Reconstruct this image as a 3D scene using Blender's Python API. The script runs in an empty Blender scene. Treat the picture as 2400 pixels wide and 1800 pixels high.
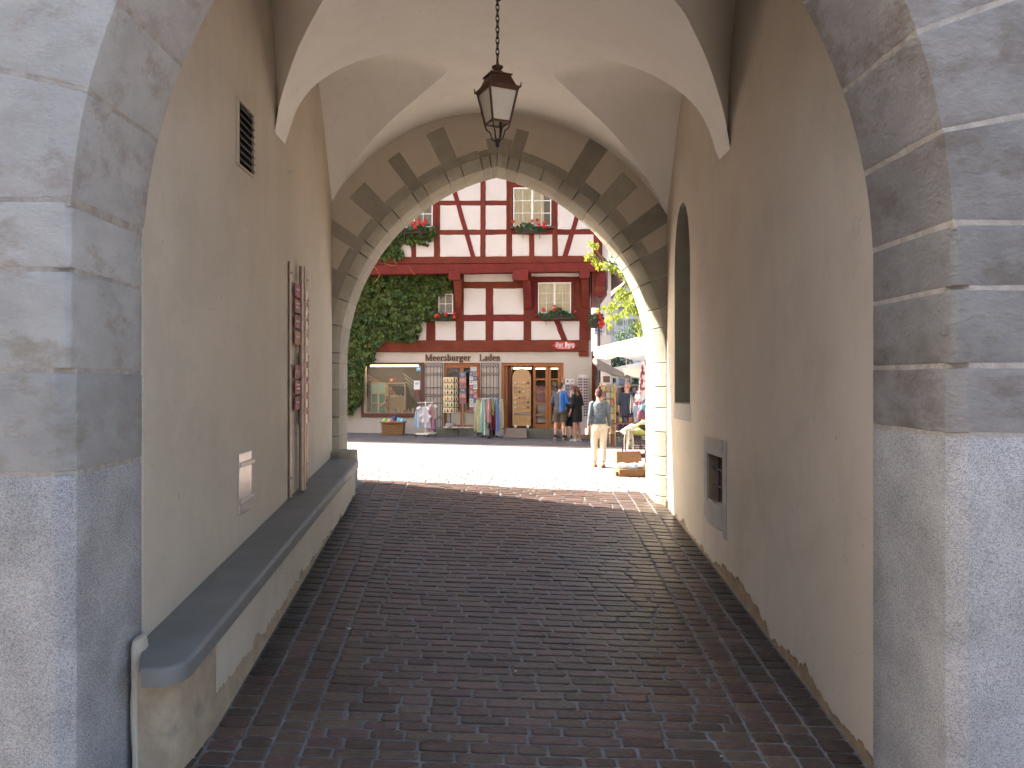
import bpy, bmesh, math, random
import numpy as np
from mathutils import Vector, Matrix, noise

# ------------------------------------------------------------------ camera, sky, sun, exposure
sc = bpy.context.scene
COL = sc.collection
R = math.radians
H = 1.8                       # eye height above the court
FPX, CX, CY = 1800.0, 1150.0, 895.0
cam_data = bpy.data.cameras.new('camera')
cam_data.sensor_width = 36.0
cam_data.lens = 27.0
cam_data.shift_x = (1200 - CX) / 2400
cam_data.shift_y = (CY - 900) / 2400
cam_data.clip_end = 2000
cam = bpy.data.objects.new('camera', cam_data)
cam.location = (0, 0, H)
cam.rotation_euler = (R(90), 0, 0)
COL.objects.link(cam)
sc.camera = cam

SUN_EL, SUN_AZ = 38.0, 15.0    # sun stands on the left (-X), a little behind the timber house
world = bpy.data.worlds.new('World')
sc.world = world
world.use_nodes = True
wn = world.node_tree
wn.nodes.clear()
w_out = wn.nodes.new('ShaderNodeOutputWorld')
w_bg = wn.nodes.new('ShaderNodeBackground')
w_sky = wn.nodes.new('ShaderNodeTexSky')
w_sky.sky_type = 'NISHITA'
w_sky.sun_disc = False
w_sky.sun_elevation = R(SUN_EL)
w_sky.sun_rotation = R(-90 + SUN_AZ)
w_sky.air_density = 1.0
w_sky.dust_density = 5.0
w_sky.ozone_density = 0.6
w_bg.inputs['Strength'].default_value = 0.11
wn.links.new(w_sky.outputs[0], w_bg.inputs[0])
wn.links.new(w_bg.outputs[0], w_out.inputs[0])

sun_data = bpy.data.lights.new('sun', 'SUN')
sun_data.energy = 5.0
sun_data.angle = R(0.53)
sun_data.color = (1.0, 0.955, 0.88)
sun = bpy.data.objects.new('sun', sun_data)
_sd = Vector((math.cos(R(SUN_EL)) * math.cos(R(SUN_AZ)), -math.cos(R(SUN_EL)) * math.sin(R(SUN_AZ)), -math.sin(R(SUN_EL))))
sun.rotation_euler = _sd.to_track_quat('-Z', 'Y').to_euler()
sun.location = (-20, 20, 20)
COL.objects.link(sun)

sc.view_settings.view_transform = 'Standard'
sc.view_settings.look = 'None'
sc.view_settings.exposure = 2.50
sc.view_settings.gamma = 1.0
sc.render.engine = 'CYCLES'
sc.cycles.max_bounces = 7
sc.cycles.diffuse_bounces = 5
sc.cycles.use_denoising = True
sc.cycles.sample_clamp_indirect = 6.0
sc.cycles.use_adaptive_sampling = True
sc.cycles.adaptive_threshold = 0.03
sc.cycles.glossy_bounces = 3
sc.cycles.transmission_bounces = 4
sc.cycles.transparent_max_bounces = 12
sc.cycles.caustics_reflective = False
sc.cycles.caustics_refractive = False

# ------------------------------------------------------------------ helpers
rng = random.Random(7)

def P(px, py, d):
    """photo pixel at depth d -> world point"""
    return Vector(((px - CX) / FPX * d, d, H + (CY - py) / FPX * d))

def link(o, parent=None):
    COL.objects.link(o)
    if parent is not None:
        o.parent = parent
    return o

def empty(name, loc=(0, 0, 0), rz=0.0, parent=None):
    o = bpy.data.objects.new(name, None)
    o.empty_display_size = 0.2
    o.location = loc
    o.rotation_euler = (0, 0, rz)
    return link(o, parent)

def tag(o, label=None, cat=None, group=None, kind=None):
    if label: o['label'] = label
    if cat: o['category'] = cat
    if group: o['group'] = group
    if kind: o['kind'] = kind
    return o

class MB:
    def __init__(self):
        self.v = []; self.f = []; self.m = []; self.mi = 0
    def add(self, vs, fs):
        b = len(self.v)
        self.v.extend([tuple(p) for p in vs])
        for f in fs:
            self.f.append([i + b for i in f]); self.m.append(self.mi)
    def box(self, x0, x1, y0, y1, z0, z1):
        self.add([(x0,y0,z0),(x1,y0,z0),(x1,y1,z0),(x0,y1,z0),(x0,y0,z1),(x1,y0,z1),(x1,y1,z1),(x0,y1,z1)],
                 [(0,3,2,1),(4,5,6,7),(0,1,5,4),(1,2,6,5),(2,3,7,6),(3,0,4,7)])
    def cbox(self, c, s, rot=None):
        hx, hy, hz = s[0]/2, s[1]/2, s[2]/2
        vs = [Vector((a*hx, b*hy, e*hz)) for e in (-1,1) for (a,b) in ((-1,-1),(1,-1),(1,1),(-1,1))]
        if rot is not None: vs = [rot @ v for v in vs]
        c = Vector(c)
        self.add([v + c for v in vs], [(0,3,2,1),(4,5,6,7),(0,1,5,4),(1,2,6,5),(2,3,7,6),(3,0,4,7)])
    def prism(self, poly, y0, y1):
        """poly of (x,z), extruded along y"""
        n = len(poly)
        self.add([(x, y0, z) for x, z in poly] + [(x, y1, z) for x, z in poly],
                 [list(range(n)), list(range(2*n-1, n-1, -1))] + [(i, n+i, n+(i+1) % n, (i+1) % n) for i in range(n)])
    def vprism(self, poly, z0, z1):
        """poly of (x,y), extruded along z"""
        n = len(poly)
        self.add([(x, y, z0) for x, y in poly] + [(x, y, z1) for x, y in poly],
                 [list(range(n-1, -1, -1)), list(range(n, 2*n))] + [(i, (i+1) % n, n+(i+1) % n, n+i) for i in range(n)])
    def tube(self, pts, rad, n=8, cap=True):
        pts = [Vector(p) for p in pts]
        if not hasattr(rad, '__len__'): rad = [rad]*len(pts)
        vs = []
        ref = None
        for i, p in enumerate(pts):
            a = pts[max(i-1, 0)]; b = pts[min(i+1, len(pts)-1)]
            t = (b - a)
            if t.length < 1e-9: t = Vector((0,0,1))
            t.normalize()
            if ref is None:
                ref = Vector((0,0,1)) if abs(t.z) < 0.9 else Vector((1,0,0))
            u = t.cross(ref)
            if u.length < 1e-6: u = t.cross(Vector((0,1,0)))
            u.normalize(); w = t.cross(u); w.normalize()
            ref = u.cross(t)
            r = rad[i]
            rx, ry = (r if hasattr(r, '__len__') else (r, r))
            for k in range(n):
                an = 2*math.pi*k/n
                vs.append(p + u*math.cos(an)*rx + w*math.sin(an)*ry)
        fs = []
        for i in range(len(pts)-1):
            for k in range(n):
                fs.append((i*n+k, i*n+(k+1) % n, (i+1)*n+(k+1) % n, (i+1)*n+k))
        if cap:
            fs.append(list(range(n-1, -1, -1)))
            fs.append(list(range((len(pts)-1)*n, len(pts)*n)))
        self.add(vs, fs)
    def rings(self, rings, n=16):
        """rings of (cx,cy,cz,rx,ry,yaw): closed loft of horizontal ellipses"""
        vs = []
        for (cx, cy, cz, rx, ry, yaw) in rings:
            c, s = math.cos(yaw), math.sin(yaw)
            for k in range(n):
                a = 2*math.pi*k/n
                x, y = rx*math.cos(a), ry*math.sin(a)
                vs.append((cx + x*c - y*s, cy + x*s + y*c, cz))
        fs = []
        m = len(rings)
        for i in range(m-1):
            for k in range(n):
                fs.append((i*n+k, i*n+(k+1) % n, (i+1)*n+(k+1) % n, (i+1)*n+k))
        fs.append(list(range(n-1, -1, -1)))
        fs.append(list(range((m-1)*n, m*n)))
        self.add(vs, fs)
    def lathe(self, prof, c=(0,0,0), n=16, sx=1, sy=1):
        self.rings([(c[0], c[1], c[2]+z, r*sx, r*sy, 0) for r, z in prof], n)
    def ball(self, c, r, n=10, m=6, rot=None):
        rx, ry, rz = r if hasattr(r, '__len__') else (r, r, r)
        vs = []; fs = []
        for i in range(1, m):
            th = math.pi*i/m
            for k in range(n):
                a = 2*math.pi*k/n
                vs.append(Vector((rx*math.sin(th)*math.cos(a), ry*math.sin(th)*math.sin(a), rz*math.cos(th))))
        vs.append(Vector((0,0,rz))); vs.append(Vector((0,0,-rz)))
        T = len(vs)-2
        for i in range(m-2):
            for k in range(n):
                fs.append((i*n+k, (i+1)*n+k, (i+1)*n+(k+1) % n, i*n+(k+1) % n))
        for k in range(n):
            fs.append((T, k, (k+1) % n)); fs.append((T+1, (m-2)*n+(k+1) % n, (m-2)*n+k))
        if rot is not None: vs = [rot @ v for v in vs]
        c = Vector(c)
        self.add([v + c for v in vs], fs)
    def quad(self, a, b, c, d):
        self.add([a, b, c, d], [(0,1,2,3)])
    def mesh(self, name='mesh'):
        me = bpy.data.meshes.new(name)
        me.from_pydata(self.v, [], self.f)
        me.validate()
        return me
    def obj(self, name, mats, parent=None, smooth=None, bevel=0, seg=2, recalc=True, loc=None):
        me = bpy.data.meshes.new(name)
        me.from_pydata([tuple(v) for v in self.v], [], self.f)
        if not isinstance(mats, (list, tuple)): mats = [mats]
        for mt in mats: me.materials.append(mt)
        if len(mats) > 1: me.polygons.foreach_set('material_index', self.m)
        if recalc or bevel:
            bm = bmesh.new(); bm.from_mesh(me)
            if recalc: bmesh.ops.recalc_face_normals(bm, faces=bm.faces)
            if bevel:
                es = [e for e in bm.edges if len(e.link_faces) == 2 and e.calc_face_angle(0) > 0.6]
                bmesh.ops.bevel(bm, geom=es, offset=bevel, segments=seg, affect='EDGES', profile=0.5, clamp_overlap=True)
            bm.to_mesh(me); bm.free()
        o = bpy.data.objects.new(name, me)
        if loc is not None: o.location = loc
        link(o, parent)
        if smooth is not None: smooth_obj(o, smooth)
        return o

def smooth_obj(o, angle=40):
    me = o.data
    me.polygons.foreach_set('use_smooth', [True]*len(me.polygons))
    try:
        me.set_sharp_from_angle(angle=R(angle))
    except Exception:
        pass

def copy_tree(o, parent=None):
    c = o.copy(); COL.objects.link(c)
    if parent is not None: c.parent = parent
    for ch in list(o.children): copy_tree(ch, c)
    return c

# ------------------------------------------------------------------ materials (all procedural)
MATS = {}
def mat(name, c1, c2=None, rough=0.8, scale=6.0, bump=0.0, bscale=40.0, vary=0.0, metal=0.0, spec=0.4,
        stretch=(1,1,1), c3=None, s3=1.5, t3=0.6, island=False, trans=0.0, emit=0.0, alpha=None, detail=6):
    """Principled surface: two colours mixed by noise, optional third stain colour, random value per object/piece, bump."""
    if name in MATS: return MATS[name]
    m = bpy.data.materials.new(name); m.use_nodes = True
    nt = m.node_tree; N = nt.nodes; L = nt.links
    bs = N['Principled BSDF']
    bs.inputs['Roughness'].default_value = rough
    bs.inputs['Metallic'].default_value = metal
    bs.inputs['Specular IOR Level'].default_value = spec
    c1 = tuple(c1) + (1,)
    tc = N.new('ShaderNodeTexCoord')
    mp = N.new('ShaderNodeMapping'); mp.inputs['Scale'].default_value = stretch
    L.new(tc.outputs['Object'], mp.inputs[0])
    col = None
    if c2 is not None:
        nz = N.new('ShaderNodeTexNoise'); nz.inputs['Scale'].default_value = scale; nz.inputs['Detail'].default_value = detail; nz.inputs['Roughness'].default_value = 0.62
        L.new(mp.outputs[0], nz.inputs['Vector'])
        rp = N.new('ShaderNodeValToRGB'); rp.color_ramp.elements[0].position = 0.36; rp.color_ramp.elements[1].position = 0.64
        rp.color_ramp.elements[0].color = c1; rp.color_ramp.elements[1].color = tuple(c2) + (1,)
        L.new(nz.outputs[0], rp.inputs[0]); col = rp.outputs[0]
    if c3 is not None:
        nz3 = N.new('ShaderNodeTexNoise'); nz3.inputs['Scale'].default_value = s3; nz3.inputs['Detail'].default_value = 8; nz3.inputs['Roughness'].default_value = 0.7
        L.new(mp.outputs[0], nz3.inputs['Vector'])
        r3 = N.new('ShaderNodeValToRGB'); r3.color_ramp.elements[0].position = t3 - 0.04; r3.color_ramp.elements[1].position = t3 + 0.1
        L.new(nz3.outputs[0], r3.inputs[0])
        mx = N.new('ShaderNodeMix'); mx.data_type = 'RGBA'
        L.new(r3.outputs[0], mx.inputs[0])
        if col is not None: L.new(col, mx.inputs[6])
        else: mx.inputs[6].default_value = c1
        mx.inputs[7].default_value = tuple(c3) + (1,)
        col = mx.outputs[2]
    if vary:
        oi = N.new('ShaderNodeObjectInfo')
        src = oi.outputs['Random']
        if island:
            ge = N.new('ShaderNodeNewGeometry')
            ad = N.new('ShaderNodeMath'); ad.operation = 'ADD'
            L.new(oi.outputs['Random'], ad.inputs[0]); L.new(ge.outputs['Random Per Island'], ad.inputs[1])
            fr = N.new('ShaderNodeMath'); fr.operation = 'FRACT'; L.new(ad.outputs[0], fr.inputs[0]); src = fr.outputs[0]
        mr = N.new('ShaderNodeMapRange'); mr.inputs[3].default_value = 1 - vary; mr.inputs[4].default_value = 1 + vary
        L.new(src, mr.inputs[0])
        wn2 = N.new('ShaderNodeTexWhiteNoise'); wn2.noise_dimensions = '1D'; L.new(src, wn2.inputs['W'])
        mh = N.new('ShaderNodeMapRange'); mh.inputs[3].default_value = 0.5 - vary*0.08; mh.inputs[4].default_value = 0.5 + vary*0.08
        L.new(wn2.outputs['Value'], mh.inputs[0])
        hs = N.new('ShaderNodeHueSaturation')
        L.new(mr.outputs[0], hs.inputs['Value']); L.new(mh.outputs[0], hs.inputs['Hue'])
        if col is not None: L.new(col, hs.inputs['Color'])
        else: hs.inputs['Color'].default_value = c1
        col = hs.outputs[0]
    if col is not None: L.new(col, bs.inputs['Base Color'])
    else: bs.inputs['Base Color'].default_value = c1
    if bump:
        nb = N.new('ShaderNodeTexNoise'); nb.inputs['Scale'].default_value = bscale; nb.inputs['Detail'].default_value = 5
        L.new(mp.outputs[0], nb.inputs['Vector'])
        bp = N.new('ShaderNodeBump'); bp.inputs['Strength'].default_value = min(1.0, bump); bp.inputs['Distance'].default_value = 0.02*max(1.0, bump)
        L.new(nb.outputs[0], bp.inputs['Height']); L.new(bp.outputs[0], bs.inputs['Normal'])
    if trans:
        tr = N.new('ShaderNodeBsdfTranslucent')
        if col is not None: L.new(col, tr.inputs[0])
        else: tr.inputs[0].default_value = c1
        ms = N.new('ShaderNodeMixShader'); ms.inputs[0].default_value = trans
        L.new(bs.outputs[0], ms.inputs[1]); L.new(tr.outputs[0], ms.inputs[2])
        L.new(ms.outputs[0], N['Material Output'].inputs[0])
    if emit:
        bs.inputs['Emission Color'].default_value = c1
        bs.inputs['Emission Strength'].default_value = emit
    MATS[name] = m
    return m

def speckle(name, base, dark, light, scale=130, rough=0.75, bump=0.35):
    """granite: cells of dark and light grains"""
    m = bpy.data.materials.new(name); m.use_nodes = True
    nt = m.node_tree; N = nt.nodes; L = nt.links; bs = N['Principled BSDF']
    bs.inputs['Roughness'].default_value = rough
    tc = N.new('ShaderNodeTexCoord')
    vo = N.new('ShaderNodeTexVoronoi'); vo.inputs['Scale'].default_value = scale
    L.new(tc.outputs['Object'], vo.inputs['Vector'])
    bw = N.new('ShaderNodeSeparateColor'); L.new(vo.outputs['Color'], bw.inputs[0])
    rp = N.new('ShaderNodeValToRGB'); rp.color_ramp.interpolation = 'LINEAR'
    e = rp.color_ramp.elements
    e[0].position = 0.08; e[0].color = tuple(dark) + (1,)
    e[1].position = 0.95; e[1].color = tuple(light) + (1,)
    k = e.new(0.4); k.color = tuple(base) + (1,)
    L.new(bw.outputs[0], rp.inputs[0])
    nz = N.new('ShaderNodeTexNoise'); nz.inputs['Scale'].default_value = 3; nz.inputs['Detail'].default_value = 7
    L.new(tc.outputs['Object'], nz.inputs['Vector'])
    mr = N.new('ShaderNodeMapRange'); mr.inputs[1].default_value = 0.3; mr.inputs[2].default_value = 0.7; mr.inputs[3].default_value = 0.8; mr.inputs[4].default_value = 1.15
    L.new(nz.outputs[0], mr.inputs[0])
    hs = N.new('ShaderNodeHueSaturation'); L.new(mr.outputs[0], hs.inputs['Value']); L.new(rp.outputs[0], hs.inputs['Color'])
    L.new(hs.outputs[0], bs.inputs['Base Color'])
    bp = N.new('ShaderNodeBump'); bp.inputs['Strength'].default_value = bump; bp.inputs['Distance'].default_value = 0.01
    L.new(bw.outputs[1], bp.inputs['Height']); L.new(bp.outputs[0], bs.inputs['Normal'])
    MATS[name] = m
    return m


def plaster(name, a, b2, stain, crack=0.5, wob=0.35):
    """old lime plaster: tone patches, faint streaks, a few hairline cracks, trowel waves"""
    m = bpy.data.materials.new(name); m.use_nodes = True
    nt = m.node_tree; N = nt.nodes; L = nt.links; bs = N['Principled BSDF']
    bs.inputs['Roughness'].default_value = 0.92; bs.inputs['Specular IOR Level'].default_value = 0.2
    tc = N.new('ShaderNodeTexCoord')
    def nz(scale, det=6, vec=None, rough=0.6):
        n = N.new('ShaderNodeTexNoise'); n.inputs['Scale'].default_value = scale; n.inputs['Detail'].default_value = det; n.inputs['Roughness'].default_value = rough
        L.new(vec or tc.outputs['Object'], n.inputs['Vector']); return n.outputs[0]
    def ramp(src, p0, p1):
        r = N.new('ShaderNodeMapRange'); r.inputs[1].default_value = p0; r.inputs[2].default_value = p1; r.clamp = True; L.new(src, r.inputs[0]); return r.outputs[0]
    def mix(f, c1, c2):
        x = N.new('ShaderNodeMix'); x.data_type = 'RGBA'
        L.new(f, x.inputs[0])
        for i, c in ((6, c1), (7, c2)):
            if isinstance(c, tuple): x.inputs[i].default_value = c + (1,)
            else: L.new(c, x.inputs[i])
        return x.outputs[2]
    def mul(p, q):
        x = N.new('ShaderNodeMath'); x.operation = 'MULTIPLY'
        L.new(p, x.inputs[0])
        if isinstance(q, float): x.inputs[1].default_value = q
        else: L.new(q, x.inputs[1])
        return x.outputs[0]
    col = mix(ramp(nz(1.1), .38, .62), a, b2)
    mp = N.new('ShaderNodeMapping'); mp.inputs['Scale'].default_value = (2.2, 2.2, 0.35); L.new(tc.outputs['Object'], mp.inputs[0])
    col = mix(mul(ramp(nz(1.4, 7, mp.outputs[0]), .52, .72), .30), col, stain)
    col = mix(mul(ramp(nz(0.55, 9, None, .72), .55, .63), .28), col, stain)
    col = mix(mul(ramp(nz(16, 4), .66, .74), .5), col, tuple(x*0.6 for x in stain))
    vo = N.new('ShaderNodeTexVoronoi'); vo.feature = 'DISTANCE_TO_EDGE'; vo.inputs['Scale'].default_value = 0.9
    wv = N.new('ShaderNodeTexNoise'); wv.inputs['Scale'].default_value = 2.6; wv.inputs['Detail'].default_value = 6; L.new(tc.outputs['Object'], wv.inputs['Vector'])
    va = N.new('ShaderNodeVectorMath'); va.operation = 'MULTIPLY_ADD'; va.inputs[1].default_value = (0.7,0.7,0.7); L.new(wv.outputs['Color'], va.inputs[0]); L.new(tc.outputs['Object'], va.inputs[2]); L.new(va.outputs[0], vo.inputs['Vector'])
    cr = N.new('ShaderNodeMapRange'); cr.inputs[1].default_value = 0.0015; cr.inputs[2].default_value = 0.006; cr.inputs[3].default_value = 1.0; cr.inputs[4].default_value = 0.0; L.new(vo.outputs['Distance'], cr.inputs[0])
    cm = mul(mul(cr.outputs[0], ramp(nz(0.8, 2), .50, .60)), crack)
    col = mix(cm, col, tuple(x*0.45 for x in stain))
    L.new(col, bs.inputs['Base Color'])
    h = N.new('ShaderNodeMath'); h.operation = 'MULTIPLY_ADD'; h.inputs[1].default_value = 0.12
    L.new(nz(95, 3), h.inputs[0]); L.new(nz(3.5, 3), h.inputs[2])
    bp = N.new('ShaderNodeBump'); bp.inputs['Strength'].default_value = wob; bp.inputs['Distance'].default_value = 0.03
    L.new(h.outputs[0], bp.inputs['Height']); L.new(bp.outputs[0], bs.inputs['Normal'])
    MATS[name] = m; return m
M_BASE = mat('stained bench base plaster', (0.45,0.355,0.25), (0.35,0.265,0.18), scale=4.5, bump=0.5, bscale=25, rough=0.95, spec=0.1, c3=(0.21,0.19,0.165), s3=2.6, t3=0.57)
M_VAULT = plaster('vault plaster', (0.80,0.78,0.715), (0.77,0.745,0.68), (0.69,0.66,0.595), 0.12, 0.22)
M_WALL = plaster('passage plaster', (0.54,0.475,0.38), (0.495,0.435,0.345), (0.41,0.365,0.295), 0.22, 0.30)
M_PEEL = mat('bare sandy render', (0.36,0.26,0.16), (0.27,0.20,0.13), scale=5, bump=0.6, bscale=35, rough=0.95, spec=0.1, c3=(0.22,0.20,0.17), s3=2.5, t3=0.58)
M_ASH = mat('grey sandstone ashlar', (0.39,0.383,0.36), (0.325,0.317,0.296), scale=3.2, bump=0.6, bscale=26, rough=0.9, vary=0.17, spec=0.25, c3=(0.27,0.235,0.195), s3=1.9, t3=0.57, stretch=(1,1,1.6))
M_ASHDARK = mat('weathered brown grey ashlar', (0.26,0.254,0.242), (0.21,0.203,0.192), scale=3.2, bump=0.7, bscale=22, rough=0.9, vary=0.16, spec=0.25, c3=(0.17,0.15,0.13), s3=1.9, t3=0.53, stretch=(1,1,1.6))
M_MORTAR = mat('pale lime mortar', (0.43,0.395,0.345), (0.31,0.28,0.24), scale=12, bump=0.7, bscale=60, rough=0.95, spec=0.1)
M_GRAN = speckle('bush hammered granite', (0.33,0.325,0.315), (0.195,0.192,0.188), (0.44,0.432,0.42), scale=190, bump=0.45)
M_FSTONE = mat('greenish grey sandstone', (0.32,0.295,0.23), (0.27,0.248,0.192), scale=4, bump=0.4, bscale=30, rough=0.9, vary=0.14, spec=0.2, c3=(0.32,0.29,0.22), s3=2.2, t3=0.6)
M_SURR = mat('pale grey surround stone', (0.40,0.375,0.335), (0.34,0.318,0.285), scale=4, bump=0.4, bscale=30, rough=0.9, vary=0.08, spec=0.2)
M_BENCH = mat('slate grey bench stone', (0.175,0.172,0.158), (0.145,0.143,0.13), scale=2.2, bump=0.15, bscale=60, rough=0.5, vary=0.06, spec=0.4)
M_BRICK = mat('reddish brown porphyry paving', (0.105,0.066,0.049), (0.074,0.050,0.040), scale=7, bump=0.4, bscale=28, rough=0.38, vary=0.26, island=True, spec=0.36, c3=(0.10,0.09,0.085), s3=3, t3=0.6)
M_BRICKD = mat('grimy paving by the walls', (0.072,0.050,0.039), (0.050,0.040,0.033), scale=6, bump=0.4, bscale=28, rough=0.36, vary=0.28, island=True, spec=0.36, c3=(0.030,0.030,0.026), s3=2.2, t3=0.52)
M_JOINT = mat('grey sanded joints', (0.19,0.185,0.185), (0.125,0.12,0.115), scale=9, bump=0.6, bscale=50, rough=0.9)
M_GREYWALL = mat('outer tower render', (0.45,0.42,0.37), (0.38,0.35,0.31), scale=2, bump=0.3, rough=0.9)
M_TIMBER = mat('oxide red timber', (0.155,0.029,0.018), (0.115,0.023,0.015), scale=3, bump=0.5, bscale=22, rough=0.75, vary=0.12, spec=0.15, stretch=(1,1,1), c3=(0.095,0.024,0.018), s3=5, t3=0.62)
M_INFILL = mat('white lime infill', (0.595,0.535,0.49), (0.565,0.505,0.455), scale=2, bump=0.25, bscale=25, rough=0.9, spec=0.2)
M_SHOPWALL = mat('cream shop plaster', (0.52,0.445,0.375), (0.48,0.41,0.34), scale=1.6, bump=0.25, bscale=40, rough=0.9, spec=0.2, c3=(0.45,0.385,0.32), s3=1.2, t3=0.63)
M_WHITE = mat('white window paint', (0.72,0.69,0.62), rough=0.5)
M_CURTAIN = mat('cream curtain', (0.86,0.74,0.49), (0.80,0.68,0.44), scale=3, stretch=(6,1,0.6), rough=0.9)
M_DARK = mat('dark interior', (0.05,0.045,0.04), rough=0.9)
M_WARM = mat('warm shop interior', (0.22,0.14,0.08), (0.16,0.10,0.06), scale=3, rough=0.9)
M_ORANGE = mat('varnished orange wood', (0.36,0.125,0.030), (0.28,0.09,0.022), scale=4, stretch=(6,6,0.7), rough=0.4, spec=0.5)
M_DKWOOD = mat('dark red brown frame wood', (0.12,0.035,0.025), (0.09,0.028,0.02), scale=6, rough=0.5)
M_IRON = mat('wrought iron', (0.06,0.05,0.05), rough=0.55, metal=0.3)
M_STEEL = mat('brushed steel', (0.42,0.40,0.38), rough=0.4, metal=0.8)
M_BRONZE = mat('bronze signpost metal', (0.50,0.36,0.27), (0.42,0.30,0.22), scale=8, rough=0.42, metal=0.6)
M_COPPER = mat('browned copper', (0.115,0.045,0.022), (0.065,0.032,0.02), scale=9, rough=0.5, metal=0.35, bump=0.2)
M_BLACK = mat('blackened iron', (0.02,0.019,0.018), rough=0.5, metal=0.4)
M_FROST = mat('frosted lantern glass', (0.84,0.77,0.62), (0.78,0.71,0.56), scale=4, rough=0.35, trans=0.35)
M_LEAF = mat('ivy leaf', (0.085,0.115,0.022), (0.05,0.082,0.016), scale=3, rough=0.45, vary=0.62, island=True, spec=0.4, trans=0.25)
M_TREELEAF = mat('sunlit tree leaf', (0.34,0.38,0.045), (0.27,0.33,0.04), scale=3, rough=0.5, vary=0.35, island=True, trans=0.5)
M_BUSHLEAF = mat('bush leaf', (0.075,0.13,0.03), (0.05,0.10,0.02), scale=3, rough=0.5, vary=0.4, island=True, trans=0.3)
M_BARK = mat('bark', (0.12,0.09,0.06), (0.08,0.06,0.04), scale=12, bump=0.7, rough=0.9)
M_RED = mat('geranium red', (0.62,0.022,0.012), (0.5,0.014,0.01), scale=12, rough=0.6, vary=0.2, island=True, trans=0.15)
M_BOXW = mat('dark planter', (0.06,0.036,0.028), (0.045,0.028,0.022), scale=6, rough=0.7)
M_WICKER = mat('wicker', (0.30,0.155,0.06), (0.20,0.095,0.035), scale=30, stretch=(1,1,3), rough=0.7, bump=0.6, bscale=60)
M_CANVAS = mat('white parasol canvas', (0.75,0.72,0.66), rough=0.85, trans=0.35)
M_GREYCANVAS = mat('grey awning cloth', (0.20,0.185,0.175), (0.17,0.155,0.15), scale=2, rough=0.85)
M_SKIN = mat('skin', (0.50,0.27,0.19), (0.45,0.23,0.16), scale=8, rough=0.55)
M_WHITEP = mat('white painted metal', (0.70,0.66,0.58), rough=0.45)
M_STEP = mat('grey green step stone', (0.17,0.16,0.12), (0.13,0.125,0.10), scale=6, bump=0.4, rough=0.85)
def colour(name, c, rough=0.75, var=0.8):
    return mat(name, c, tuple(x*var for x in c), scale=9, rough=rough)

# thin glass: mostly lets light through, mirrors a little of the surroundings
def glass(name, tint=(0.96,0.96,0.95), refl=0.02, rough=0.03):
    m = bpy.data.materials.new(name); m.use_nodes = True
    N = m.node_tree.nodes; L = m.node_tree.links
    N.remove(N['Principled BSDF'])
    t = N.new('ShaderNodeBsdfTransparent'); t.inputs[0].default_value = tuple(tint) + (1,)
    g = N.new('ShaderNodeBsdfGlossy'); g.inputs['Roughness'].default_value = rough; g.inputs[0].default_value = (0.6,0.6,0.6,1)
    fr = N.new('ShaderNodeFresnel'); fr.inputs[0].default_value = 1.5
    ad = N.new('ShaderNodeMath'); ad.operation = 'ADD'; ad.inputs[1].default_value = refl; L.new(fr.outputs[0], ad.inputs[0])
    mx = N.new('ShaderNodeMixShader'); L.new(ad.outputs[0], mx.inputs[0]); L.new(t.outputs[0], mx.inputs[1]); L.new(g.outputs[0], mx.inputs[2])
    L.new(mx.outputs[0], N['Material Output'].inputs[0])
    MATS[name] = m
    return m
M_GLASS = glass('window glass')
M_SHOPGLASS = glass('shop window glass', (0.97,0.97,0.96), 0.0)

# ------------------------------------------------------------------ ground
def cslope(Y):
    pts = [(0, .03), (5.6, .03), (12, .05), (20, .02), (400, .0)]
    for (a, b), (c, d) in zip(pts, pts[1:]):
        if Y <= c: return b + (d-b)*max(0, Y-a)/(c-a)
    return 0.0
def gz(X, Y):
    return gz0(X, Y) + (0.012*noise.noise(Vector((X*0.9, Y*0.7, 3.0))) if -4 < X < 5 and 4 < Y < 18 else 0.0)
def gz0(X, Y):
    base = H - 1.75
    t = 12.7 - Y
    k = 0.5
    drop = 0.147 * (t + math.sqrt(t*t + k*k)) * 0.5
    drop = min(drop, 0.147*7.9)
    Xc = max(-12, min(12, X))
    return base - cslope(max(0, Y))*Xc - drop

def frange(a, b, s):
    out = []; x = a
    while x < b - 1e-6:
        out.append(x); x += s
    out.append(b); return out

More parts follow.
